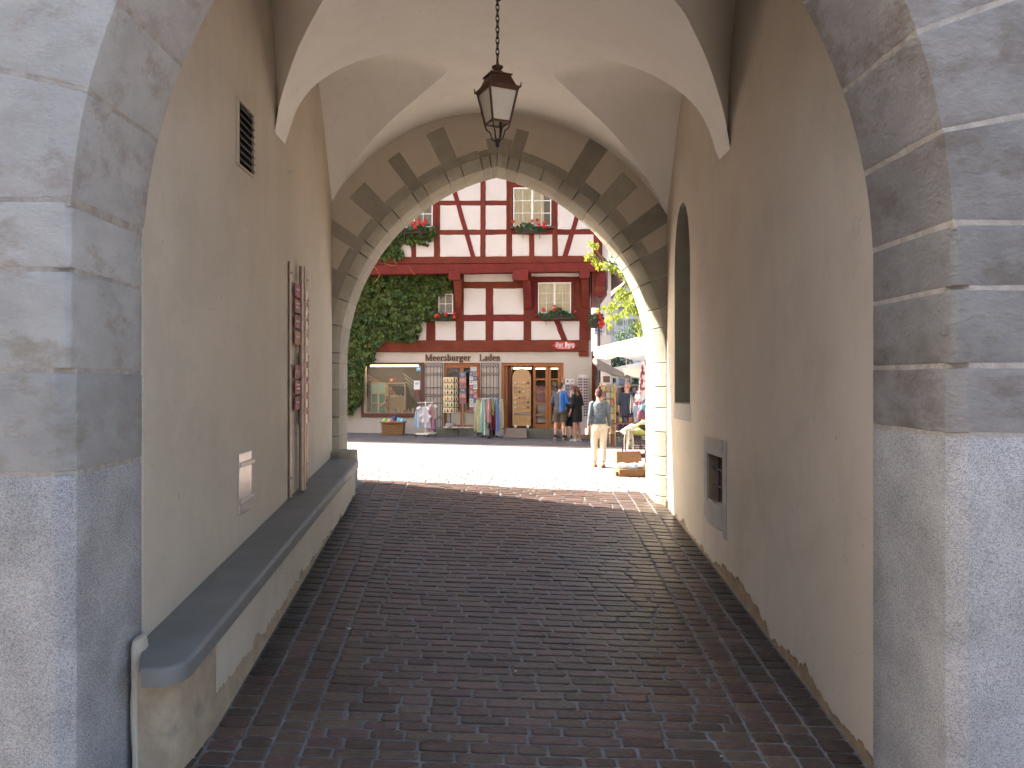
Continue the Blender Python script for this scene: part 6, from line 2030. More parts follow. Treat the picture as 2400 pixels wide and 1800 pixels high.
def person(label, loc, rotz, height, pose, M):
    """pose: joints of a 1.75 m figure, facing +y; M: dict of materials and garment choices"""
    s = height/1.75
    root = empty('person', loc, rotz); root.scale = (s, s, s)
    tag(root, label, 'person')
    J = dict(pelvis=(0,0,.93), chest=(0,.0,1.30), neck=(0,.0,1.47), head=(0,.02,1.62),
             shL=(-.165,0,1.42), shR=(.165,0,1.42), elL=(-.215,-.02,1.13), elR=(.215,-.02,1.13), wrL=(-.23,.06,.88), wrR=(.23,.06,.88),
             hiL=(-.09,0,.90), hiR=(.09,0,.90), knL=(-.10,.02,.49), knR=(.10,.02,.49), anL=(-.10,-.02,.085), anR=(.10,-.02,.085), footL=(0.02,1.0), footR=(0.02,1.0), head_yaw=0, head_pitch=0, w=1.0, hipw=1.0)
    J.update(pose)
    fem = M.get('fem', False)
    V_ = lambda k: Vector(J[k])
    wk = J['w']
    # ---- body
    b = MB()
    px, py, pz = J['pelvis']; cx, cy, cz = J['chest']; nx, ny, nz = J['neck']
    sh = .178 if not fem else .160
    b.rings([(px,py,pz-.10,.135*wk*J['hipw'],.10*wk,0),(px,py,pz-.02,.158*wk*J['hipw'],.112*wk,0),(px+(cx-px)*.35,py+(cy-py)*.35,pz+.15,.128*wk,.094*wk,0),(cx,cy,cz-.08,.150*wk,.105*wk,0),(cx,cy,cz+.05,.165*wk,.108*wk,0),(cx,cy-.005,cz+.13,.145*wk,.085,0),(nx,ny,nz-.02,.075,.065,0)], 18)
    b.tube([(cx,cy-.01,cz+.12), J['neck'], lerp3(J['neck'], J['head'], .5)], [(.07,.065),(.055,.057),(.05,.055)], 12)
    hd = V_('head')
    rot = Matrix.Rotation(J['head_yaw'], 3, 'Z') @ Matrix.Rotation(J['head_pitch'], 3, 'X')
    def hp(v): return hd + rot @ Vector(v)
    b.ball(hp((0,-.005,.03)), (.074,.092,.095), 16, 12, rot=rot)
    b.ball(hp((0,.025,-.045)), (.056,.066,.075), 14, 10, rot=rot)
    b.tube([hp((0,.085,.025)), hp((0,.112,-.018)), hp((0,.092,-.028))], [.010,.014,.010], 8)
    for e in (-1, 1):
        b.ball(hp((e*.077,-.008,-.005)), (.010,.020,.032), 8, 6, rot=rot)
    for sd, S in ((-1, 'L'), (1, 'R')):
        b.tube([V_('sh'+S)*0.98 + Vector((-sd*.03,0,0)), V_('sh'+S), V_('sh'+S).lerp(V_('el'+S), .4), V_('el'+S), V_('el'+S).lerp(V_('wr'+S), .35), V_('wr'+S)],
               [.055*wk,.058*wk,.048*wk,.038*wk,.038*wk,.026*wk], 10)
        hand(b, V_('wr'+S), V_('wr'+S) - V_('el'+S), sd)
        b.tube([V_('hi'+S) + Vector((0,0,.04)), V_('hi'+S), V_('hi'+S).lerp(V_('kn'+S), .5), V_('kn'+S), V_('kn'+S).lerp(V_('an'+S), .3) + Vector((0,-.015,0)), V_('kn'+S).lerp(V_('an'+S), .75), V_('an'+S)],
               [.082*wk,.086*wk,.072*wk,.052*wk,.056*wk,.036*wk,.034*wk], 12)
        f = J['foot'+S]; a = V_('an'+S); dirf = Vector((f[0], f[1], 0)).normalized()
        b.tube([a + Vector((0,0,.01)) - dirf*.02, a + Vector((0,0,-.035)) - dirf*.01, a + dirf*.07 + Vector((0,0,-.05)), a + dirf*.17 + Vector((0,0,-.062))], [.036,(.036,.034),(.038,.030),(.034,.018)], 10)
    remesh(b, 'body', M['skin'], root, 0.009, 3)
    # eyes and mouth
    for e in (-1, 1):
        b = MB(); b.ball(hp((e*.030,.078,.012)), .010, 8, 6); b.obj('eye', mat('eye', (0.05,0.04,0.035), rough=0.2), root, smooth=80)
    b = MB(); b.tube([hp((-.02,.080,-.062)), hp((0,.088,-.063)), hp((.02,.080,-.062))], .005, 6); b.obj('mouth', mat('lips', (0.40,0.14,0.12), rough=0.5), root)
    # ---- upper garment
    t = M.get('top')
    if t:
        b = MB(); e = t.get('ease', .018); low = t.get('low', pz-.05)
        b.rings([(px,py,low,(.150+t.get('flare',0))*wk*J['hipw']+e,.112*wk+e+t.get('flare',0)*.6,0)] + ([(px,py,pz-.02,.160*wk*J['hipw']+e,.115*wk+e,0)] if low < pz-.12 else []) +
                [(px+(cx-px)*.35,py+(cy-py)*.35,pz+.14,.138*wk+e,.102*wk+e,0),(cx,cy,cz-.06,.146*wk+e,.108*wk+e,0),(cx,cy,cz+.06,.155*wk+e,.113*wk+e,0),(cx,cy-.005,cz+.135,.125*wk+e,.082+e,0),(nx,ny,nz-.035,.075+e*.3,.068+e*.3,0)], 20)
        for sd, S in ((-1,'L'),(1,'R')):
            full = t.get('sleeve', 1.0)
            pts = [V_('sh'+S) + Vector((-sd*.05,0,.01)), V_('sh'+S)]
            rad = [.056*wk+e*.3, .056*wk+e*.3]
            if full > 0.1:
                pts += [V_('sh'+S).lerp(V_('el'+S), min(1, full*2)*.5)]; rad += [.046*wk+e*.5]
            if full > 0.4:
                pts += [V_('el'+S), V_('el'+S).lerp(V_('wr'+S), (full-.5)*2*.95)]; rad += [.040*wk+e*.5, .031*wk+e*.5]
            b.tube(pts, rad, 12)
        o = remesh(b, t.get('name', 'jacket'), t['m'], root, 0.011, 4)
        if t.get('collar'):
            b = MB(); b.tube([(nx+.072*math.cos(a), ny-.0+.068*math.sin(a), nz-.025+.015*math.sin(a)) for a in [2*math.pi*i/20 for i in range(21)]], .020, 8, cap=False); b.obj('collar', t.get('collar_m', t['m']), o, smooth=60)
        if t.get('band'):
            b = MB(); b.rings([(px,py,low-.02,(.152+t.get('flare',0))*wk*J['hipw']+e,.114*wk+e,0),(px,py,low+.03,.156*wk*J['hipw']+e,.118*wk+e,0)], 24); b.obj('waistband', t['m'], o, smooth=50)
    # ---- lower garment
    q = M.get('bottom')
    if q:
        b = MB(); e = q.get('ease', .018); L_ = q['len']
        b.rings([(px,py,pz+.07,.138*wk*J['hipw']+e*.6,.100*wk+e*.6,0),(px,py,pz-.03,.163*wk*J['hipw']+e*.7,.118*wk+e*.7,0),(px,py,pz-.12,.155*wk*J['hipw']+e*.6,.110*wk+e*.6,0)], 20)
        for sd, S in ((-1,'L'),(1,'R')):
            hi, kn, an = V_('hi'+S), V_('kn'+S), V_('an'+S)
            if L_ <= .5:
                b.tube([hi + Vector((0,0,.02)), hi.lerp(kn, .45), hi.lerp(kn, L_*2)], [.088*wk+e, .080*wk+e, .072*wk+e*1.7], 14)
            else:
                b.tube([hi + Vector((0,0,.02)), hi.lerp(kn, .45), kn, kn.lerp(an, .35) + Vector((0,-.01,0)), kn.lerp(an, (L_-.5)*2)], [.090*wk+e, .079*wk+e, .058*wk+e, .056*wk+e, .042*wk+e], 14)
        remesh(b, q.get('name', 'trousers'), q['m'], root, 0.011, 4)
    # ---- shoes
    if M.get('shoes'):
        for S in 'LR':
            f = J['foot'+S]; a = V_('an'+S); df = Vector((f[0], f[1], 0)).normalized()
            b = MB(); zb = a.z - .085
            g = lambda along, z: (a.x + df.x*along, a.y + df.y*along, zb + z)
            b.tube([g(-.065,.03), g(-.03,.035), g(.06,.034), g(.14,.028), g(.20,.022)], [(.030,.024),(.044,.034),(.046,.032),(.048,.026),(.026,.018)], 12)
            b.tube([g(-.02,.03), g(-.02,.03+M.get('shaft', .05))], [.044,.042], 10)
            so = remesh(b, 'shoe', M['shoes'], root, 0.009, 2)
            if M.get('sole'):
                b = MB(); lat = Vector((-df.y, df.x, 0))
                pts = []
                for al, w_ in ((-.075,.02),(-.05,.042),(.03,.044),(.11,.050),(.19,.034),(.215,.01)):
                    pts.append((al, w_))
                c_ = [Vector(g(al, 0)) + lat*w_ for al, w_ in pts] + [Vector(g(al, 0)) - lat*w_ for al, w_ in pts[::-1]]
                b.vprism([(v.x, v.y) for v in c_], zb-.002, zb+.024); b.obj('sole', M['sole'], so)
            if M.get('sock'):
                b = MB(); b.tube([a + Vector((0,0,-.02)), a + Vector((0,-.0,.05)), a.lerp(V_('kn'+S), .22)], [.040,.040,.046], 12); b.obj('sock', M['sock'], root, smooth=60)
    # ---- hair
    hm = M.get('hair')
    if hm:
        st = M.get('hair_style', 'short')
        b = MB()
        b.ball(hp((0,-.020,.045)), (.082,.092,.090), 16, 12, rot=rot)
        b.ball(hp((0,-.045,.0)), (.075,.068,.080), 14, 10, rot=rot)
        if st == 'short':
            b.ball(hp((0,-.055,-.035)), (.062,.045,.05), 12, 8, rot=rot)
        if st == 'bun':
            b.ball(hp((0,-.06,-.03)), (.062,.045,.05), 12, 8, rot=rot)
            b.ball(hp((.005,-.045,.150)), (.036,.036,.036), 12, 8, rot=rot)
            b.ball(hp((.018,-.050,.172)), (.020,.020,.020), 8, 6, rot=rot)
        if st == 'long':
            for e in (-1, 1):
                b.tube([hp((e*.065,-.01,.05)), hp((e*.088,.0,-.03)), hp((e*.092,.01,-.12)), hp((e*.075,.02,-.19))], [.035,.036,.034,.018], 10)
            b.tube([hp((0,-.06,.05)), hp((0,-.09,-.05)), hp((0,-.09,-.15)), hp((0,-.08,-.20))], [(.07,.05),(.078,.045),(.075,.04),(.05,.02)], 12)
        o = remesh(b, 'hair', hm, root, 0.009, 2)
    return root

M_SKIN2 = mat('light skin', (0.56,0.33,0.24), (0.50,0.28,0.20), scale=8, rough=0.5)
def two_tone(name, ca, cb, cs, x0=0.0):
    """jacket panels: left and right halves of different cloth with a pale seam, split along the garment's own x"""
    m = bpy.data.materials.new(name); m.use_nodes = True
    N = m.node_tree.nodes; L = m.node_tree.links; bs = N['Principled BSDF']; bs.inputs['Roughness'].default_value = 0.7
    tc = N.new('ShaderNodeTexCoord'); sp = N.new('ShaderNodeSeparateXYZ'); L.new(tc.outputs['Object'], sp.inputs[0])
    rp = N.new('ShaderNodeValToRGB'); rp.color_ramp.interpolation = 'CONSTANT'
    e = rp.color_ramp.elements
    e[0].position = 0; e[0].color = ca + (1,)
    e[1].position = 0.5; e[1].color = cs + (1,)
    k = e.new(0.51); k.color = cb + (1,)
    mr = N.new('ShaderNodeMapRange'); mr.inputs[1].default_value = -0.3 + x0; mr.inputs[2].default_value = 0.3 + x0
    L.new(sp.outputs[0], mr.inputs[0]); L.new(mr.outputs[0], rp.inputs[0]); L.new(rp.outputs[0], bs.inputs['Base Color'])
    nb = N.new('ShaderNodeTexNoise'); nb.inputs['Scale'].default_value = 9; L.new(tc.outputs['Object'], nb.inputs['Vector'])
    bp = N.new('ShaderNodeBump'); bp.inputs['Strength'].default_value = 0.5; bp.inputs['Distance'].default_value = 0.02; L.new(nb.outputs[0], bp.inputs['Height']); L.new(bp.outputs[0], bs.inputs['Normal'])
    MATS[name] = m; return m
def cloth_m(name, c, v=0.75, sc_=7, bump=0.5):
    return mat('cloth '+name, c, tuple(x*v for x in c), scale=sc_, rough=0.85, bump=bump, bscale=9)

# man in grey and blue jacket, seen from behind
p1 = street(1312, 23.35)
person('man in a grey and blue jacket and brown shorts seen from behind', p1, R(-14), 1.79,
       dict(head_yaw=R(-18), head_pitch=R(-22), head=(.01,.05,1.60), elL=(-.235,-.03,1.14), elR=(.23,.0,1.13), wrL=(-.20,.16,1.0), wrR=(.16,.22,1.06), anL=(-.13,-.02,.085), anR=(.12,.0,.085), knL=(-.12,.0,.49), footL=(-.25,1), footR=(.25,1), w=.98),
       dict(skin=M_SKIN2, top=dict(m=two_tone('grey and blue jacket', (0.05,0.06,0.085), (0.016,0.125,0.43), (0.55,0.60,0.66), 0.02), name='jacket', sleeve=.85, ease=.026, low=.86, collar=True),
            bottom=dict(m=cloth_m('olive brown shorts', (0.085,0.070,0.050)), len=.40, name='shorts', ease=.026), shoes=cloth_m('trekking shoe', (0.13,0.12,0.095)), sole=colour('shoe sole', (0.18,0.17,0.14)), sock=cloth_m('black sock', (0.02,0.02,0.022)), hair=cloth_m('brown hair', (0.075,0.042,0.024))))
# child between them
p2 = street(1333, 23.75)
person('child in dark clothes half hidden between the man and the woman in black', p2, R(-6), 1.36,
       dict(head_pitch=R(-25), head=(.0,.05,1.60), wrL=(-.12,.24,1.08), wrR=(.12,.24,1.08)),
       dict(skin=M_SKIN2, top=dict(m=two_tone('navy sports top', (0.018,0.02,0.028), (0.02,0.022,0.03), (0.45,0.5,0.55), -0.12), name='shirt', sleeve=.6, ease=.02, low=.86),
            bottom=dict(m=cloth_m('black shorts', (0.018,0.018,0.022)), len=.42, name='shorts', ease=.024), shoes=cloth_m('black sneaker', (0.03,0.028,0.03)), sole=colour('white sole', (0.65,0.62,0.58)), sock=cloth_m('black sock', (0.02,0.02,0.022)), hair=cloth_m('dark blond hair', (0.16,0.10,0.05))))
# woman in black
p3 = street(1352, 23.45)
person('woman in a black dress with shoulder length brown hair looking down', p3, R(42), 1.70,
       dict(head_pitch=R(-26), head_yaw=R(22), head=(-.02,.05,1.60), chest=(0,.01,1.30), elL=(-.24,-.03,1.13), elR=(.24,-.02,1.14), wrL=(-.24,.07,.89), wrR=(.16,.20,1.06), w=1.0, hipw=1.05),
       dict(skin=M_SKIN, fem=True, top=dict(m=cloth_m('black dress', (0.016,0.016,0.018)), name='dress', sleeve=.75, ease=.024, low=.60, flare=.015), bottom=dict(m=cloth_m('black dress', (0.016,0.016,0.018)), len=.22, name='underskirt', ease=.016),
            shoes=cloth_m('pale grey sneaker', (0.42,0.44,0.45)), sole=colour('white sole', (0.65,0.62,0.58)), hair=cloth_m('chestnut hair', (0.105,0.048,0.024)), hair_style='long'))
# woman in denim jacket walking away
p4 = street(1404, 16.45)
person('woman with a hair bun in denim jacket and cream trousers walking away', p4, R(-3), 1.69,
       dict(anL=(-.085,.10,.085), knL=(-.095,.09,.49), anR=(.085,-.06,.095), knR=(.095,.03,.49), elL=(-.205,-.05,1.14), wrL=(-.235,.0,.89), elR=(.205,-.04,1.14), wrR=(.245,.04,.88), head_pitch=R(-4), w=.92, hipw=1.06, footL=(-.1,1), footR=(.12,1)),
       dict(skin=M_SKIN, fem=True, top=dict(m=mat('faded denim', (0.12,0.145,0.170), (0.07,0.092,0.118), scale=5, rough=0.85, bump=0.6, bscale=11, c3=(0.22,0.27,0.31), s3=4, t3=0.60), name='jacket', sleeve=.95, ease=.020, low=.985, collar=True, band=True),
            bottom=dict(m=cloth_m('cream trousers', (0.62,0.55,0.42), 0.93), len=.955, name='trousers', ease=.020), shoes=cloth_m('tan leather', (0.30,0.12,0.05)), shaft=.03, sole=colour('dark sole', (0.08,0.05,0.03)), hair=cloth_m('dark auburn hair', (0.07,0.026,0.020)), hair_style='bun'))
def hand_item(name, label, cat, loc, build):
    o = empty(name, loc); tag(o, label, cat); build(o)
def cup(o):
    b = MB(); b.lathe([(.028,0),(.040,.10),(.036,.10)], n=12); b.obj('cup', mat('white cup', (0.7,0.66,0.62), rough=0.4), o, smooth=40)
    b = MB(); b.lathe([(.041,.10),(.043,.115),(.03,.125)], n=12); b.obj('lid', mat('pale lid', (0.6,0.5,0.45), rough=0.4), o, smooth=40)
hand_item('drink_cup', 'pale cup held low in the left hand of the woman in denim', 'cup', p4 + Vector((-.25, .06, .70)), cup)

# bald man in dark clothes by the stalls
p5 = street(1470, 22.3)
person('bald man in dark navy clothes carrying bags among the stalls', p5, R(-38), 1.84,
       dict(head_pitch=R(-8), elL=(-.235,-.03,1.13), wrL=(-.25,.03,.87), elR=(.24,.05,1.14), wrR=(.18,.26,1.16), w=1.06, anL=(-.11,.05,.085), anR=(.11,-.05,.085)),
       dict(skin=M_SKIN, top=dict(m=cloth_m('navy vest', (0.022,0.030,0.055)), name='vest', sleeve=.55, ease=.034, low=.78, flare=.02), bottom=dict(m=cloth_m('dark jeans', (0.035,0.045,0.075)), len=.93, name='trousers', ease=.026), shoes=cloth_m('grey shoe', (0.2,0.2,0.22)), sole=colour('shoe sole', (0.18,0.17,0.14)),
            hair=None))
def bag(o):
    b = MB(); b.rings([(0,0,-.44,.08,.05,0),(0,0,-.40,.12,.07,0),(0,0,-.25,.11,.07,0),(0,0,-.10,.06,.045,0),(0,0,0.0,.015,.015,0)], 14)
    b.obj('sack', mat('mauve bag', (0.24,0.14,0.17), (0.18,0.10,0.13), scale=8, rough=0.6, bump=0.6, bscale=14), o, smooth=60)
    b = MB(); b.tube([(-.02,0,0),(-.02,0,.06),(.02,0,.06),(.02,0,0)], .007, 6); b.obj('strap', MATS['mauve bag'], o)
hand_item('carrier_bag', 'mauve carrier bag hanging from the hand of the bald man', 'bag', p5 + Vector((-.27, .18, .84)), bag)
def shirt(o):
    b = MB(); cloth_strip(b, 0, 0, 0, .42, .62, 77, .05, 1.1, n=8, m=8); b.obj('cloth', fabric('light blue', (0.42,0.52,0.66)), o, smooth=60)
    b = MB(); cloth_strip(b, -.14, -.05, .04, .16, .52, 78, .04, .8, n=6, m=8); b.obj('sleeve', fabric('white', (0.66,0.66,0.68)), o, smooth=60)
hand_item('held_shirt', 'light blue and white shirt hanging in front of the bald man', 'shirt', p5 + Vector((.22, -.12, 1.42)), shirt)

# ------------------------------------------------------------------ stalls and the street on the right
def awning():
    a0, a1 = W(1397, 851, 0.1), W(1479, 886, 0.1)
    p = W(1400, 850, 0.0)
    r_ = empty('awning', p); tag(r_, 'grey cloth awning sloping out from the house over the stalls', 'awning')
    d = 22.2
    A = P(1397, 848, d) - p; B_ = P(1477, 884, d) - p; C = P(1460, 880, d+4.0) - p; D = P(1402, 858, d+4.0) - p
    b = MB(); b.add([A, B_, C, D] + [v + Vector((0,0,-.02)) for v in (A, B_, C, D)], [(0,1,2,3),(7,6,5,4),(0,4,5,1),(1,5,6,2),(2,6,7,3),(3,7,4,0)]); b.obj('cloth', M_GREYCANVAS, r_)
    b = MB(); b.tube([A + Vector((0,0,.03)), D + Vector((0,0,.03))], .11, 12); b.obj('roller_case', M_WHITEP, r_, smooth=60)
    b = MB(); b.tube([B_, C], .045, 8); b.obj('front_bar', M_WHITEP, r_, smooth=60)
    b = MB(); b.tube([A + Vector((.05,.05,-.14)), A.lerp(B_, .55) + Vector((0,.05,-.16)), B_ + Vector((-.03,.05,-.05))], .028, 8); b.obj('arm', M_STEEL, r_)
    b = MB(); b.add([A + Vector((.02,-.03,.10)), B_ + Vector((0,-.03,.02)), B_ + Vector((0,-.03,-.05)), A + Vector((.05,-.03,-.24)), A + Vector((.02,.03,.10)), B_ + Vector((0,.03,.02)), B_ + Vector((0,.03,-.05)), A + Vector((.05,.03,-.24))], [(0,1,2,3),(7,6,5,4),(0,4,5,1),(1,5,6,2),(2,6,7,3),(3,7,4,0)]); b.obj('side_panel', M_GREYCANVAS, r_)
    b = MB(); n = 10
    for i in range(n):
        q0, q1 = A.lerp(B_, i/n), A.lerp(B_, (i+1)/n)
        b.quad(q0 + Vector((0,-.004,-.02)), q1 + Vector((0,-.004,-.02)), q1 + Vector((0,-.004,-.05)), q0 + Vector((0,-.004,-.05)))
    b.obj('side_hem', M_WHITEP, r_, recalc=False)
awning()

def parasol(px, d, y_rim, y_top, half, label, rot=0.2):
    x = (px - CX)/FPX*d
    base = Vector((x, d, gz(x, d)))
    r_ = empty('parasol', base, rot); tag(r_, label, 'parasol', 'white parasols over the stalls')
    zr = H + (CY-y_rim)/FPX*d - base.z; zt = H + (CY-y_top)/FPX*d - base.z
    b = MB(); b.tube([(0,0,0),(0,0,zt)], .03, 10); b.obj('pole', M_WHITEP, r_, smooth=60)
    b = MB(); b.lathe([(.28,0),(.28,.06),(.05,.10)], n=18); b.obj('foot', mat('parasol foot', (0.3,0.3,0.3), rough=0.8), r_)
    n = 8
    pts = [(half*1.1*math.cos(2*math.pi*(k+.5)/n), half*1.1*math.sin(2*math.pi*(k+.5)/n)) for k in range(n)]
    val = .26
    for k in range(n):
        (xa, ya), (xb, yb) = pts[k], pts[(k+1) % n]
        b = MB(); m = 4
        rows = []
        for j in range(m+1):
            t = j/m
            row = []
            for i in range(5):
                s_ = i/4
                xx, yy = xa+(xb-xa)*s_, ya+(yb-ya)*s_
                sag = -.05*math.sin(math.pi*s_)*t - .04*math.sin(math.pi*t)
                row.append((xx*t, yy*t, zt + (zr-zt)*t + sag))
            rows.append(row)
        rows.append([(p[0]*1.005, p[1]*1.005, p[2]-val+(.05 if i in (0,4) else 0)) for i, p in enumerate(rows[-1])])
        vs = [p for r2 in rows for p in r2]
        fs = [(j*5+i, j*5+i+1, (j+1)*5+i+1, (j+1)*5+i) for j in range(len(rows)-1) for i in range(4)]
        b.add(vs, fs); b.obj('canopy_panel', M_CANVAS, r_, recalc=False)
        b = MB(); b.tube([(0,0,zt-.03),(xa,ya,zr-.03)], .012, 6); b.obj('rib', M_WHITEP, r_)
    b = MB(); b.tube([(pts[5][0]*.55, pts[5][1]*.55, zr), (pts[5][0]*.55, pts[5][1]*.55, zr-.45)], .012, 6); b.obj('cord', M_STEEL, r_)
parasol(1545, 20.5, 812, 776, 1.60, 'larger white parasol above the stalls at the right of the passage exit', 0.1)
parasol(1545, 23.0, 862, 838, 1.35, 'lower white parasol standing behind the larger one', 0.3)

# book rack and clothes rail under the awning
def book_rack():
    p = street(1424, 21.8)
    r_ = empty('book_rack', p, 0); tag(r_, 'wooden rack of small yellow and orange books under the awning', 'book rack')
    M_RW = mat('rack wood', (0.36,0.26,0.12), rough=0.7)
    for x in (-.20, .20):
        b = MB(); b.box(x-.015,x+.015,-.10,.10,0,1.80); b.obj('upright', M_RW, r_)
    pal = [(0.30,0.24,0.09),(0.26,0.13,0.07),(0.17,0.20,0.10),(0.34,0.29,0.16),(0.20,0.09,0.07),(0.28,0.27,0.23)]
    for k in range(7):
        z = .35 + k*.20
        b = MB(); b.box(-.185,.185,-.10,.10,z,z+.015); b.obj('shelf', M_RW, r_)
        for j in range(3):
            b = MB(); b.cbox((-.12+.12*j, -.07, z+.095), (.10,.03,.15), Matrix.Rotation(R(-10), 3, 'X')); b.obj('book', colour('book %d' % ((k*2+j) % 6), pal[(k*2+j) % 6], 0.6), r_)
    b = MB(); b.box(-.12,.06,-.05,.05,1.80,1.98); b.obj('top_box', colour('dark box', (0.08,0.05,0.03)), r_)
book_rack()
def clothes_rail():
    p = street(1452, 22.6)
    r_ = empty('clothes_rail', p, 0); tag(r_, 'metal clothes rail under the awning behind the bald man', 'clothes rail')
    for x in (-.48, .55):
        b = MB(); b.tube([(x,0,0),(x,0,1.72)], .015, 8); b.obj('upright', M_STEEL, r_)
        b = MB(); b.tube([(x,-.25,.03),(x,.25,.03)], .015, 8); b.obj('foot', M_STEEL, r_)
    b = MB(); b.tube([(-.48,0,1.72),(.55,0,1.72)], .015, 8); b.obj('rail', M_STEEL, r_)
    cs = [('navy',(0.03,0.045,0.09)),('slate blue',(0.09,0.13,0.20)),('rust',(0.30,0.10,0.04)),('beige',(0.42,0.34,0.24)),('wine',(0.16,0.03,0.04)),('cream',(0.55,0.50,0.42)),('brown',(0.12,0.07,0.04)),('grey',(0.28,0.28,0.29))]
    for k, (nm, c) in enumerate(cs):
        o = empty('hanging_jacket', p + Vector((-.40+.12*k, -.02, 0))); tag(o, '%s jacket on the metal rail under the awning' % nm, 'jacket', 'jackets on the rail under the awning')
        b = MB(); cloth_strip(b, 0, 0, 1.68, .24, .72 + .05*(k % 3), 90+k, .05, 1.0, yaw=.9); b.obj('cloth', fabric('rail '+nm, c), o, smooth=60)
        b = MB(); b.tube([(0,0,1.68),(0,0,1.735)], .006, 5); b.obj('hanger', M_STEEL, o)
    # second, lower board with shoes
    t = empty('goods_table', street(1440, 21.9)); tag(t, 'low table of dark souvenirs beneath the book rack', 'table')
    b = MB(); b.box(-.10,.75,-.2,.2,.62,.66); b.obj('table_top', mat('table red brown', (0.18,0.06,0.03), rough=0.6), t)
    for x in (-.06,.71):
        for y in (-.17,.17):
            b = MB(); b.box(x-.02,x+.02,y-.02,y+.02,0,.62); b.obj('leg', MATS['table red brown'], t)
    cl = [(0.10,0.05,0.03),(0.30,0.24,0.12),(0.05,0.05,0.06),(0.26,0.10,0.06),(0.40,0.36,0.30)]
    nm2 = ['dark brown','straw','black','rust','pale']
    for k in range(5):
        o = empty('handbag', t.location + Vector((.0+.15*k, -.05, .66))); tag(o, 'small %s handbag on the low table under the awning' % nm2[k], 'handbag', 'handbags on the low table')
        b = MB(); b.rings([(0,0,0,.06,.04,0),(0,0,.08,.065,.045,0),(0,0,.15,.045,.02,0)], 12); b.obj('bag_body', colour('handbag %d' % k, cl[k], 0.6), o, smooth=50)
        b = MB(); b.tube([(.04*math.cos(a),0,.15+.07*math.sin(a)) for a in [math.pi*i/8 for i in range(9)]], .006, 5); b.obj('handle', colour('handbag %d' % k, cl[k], 0.6), o)
clothes_rail()

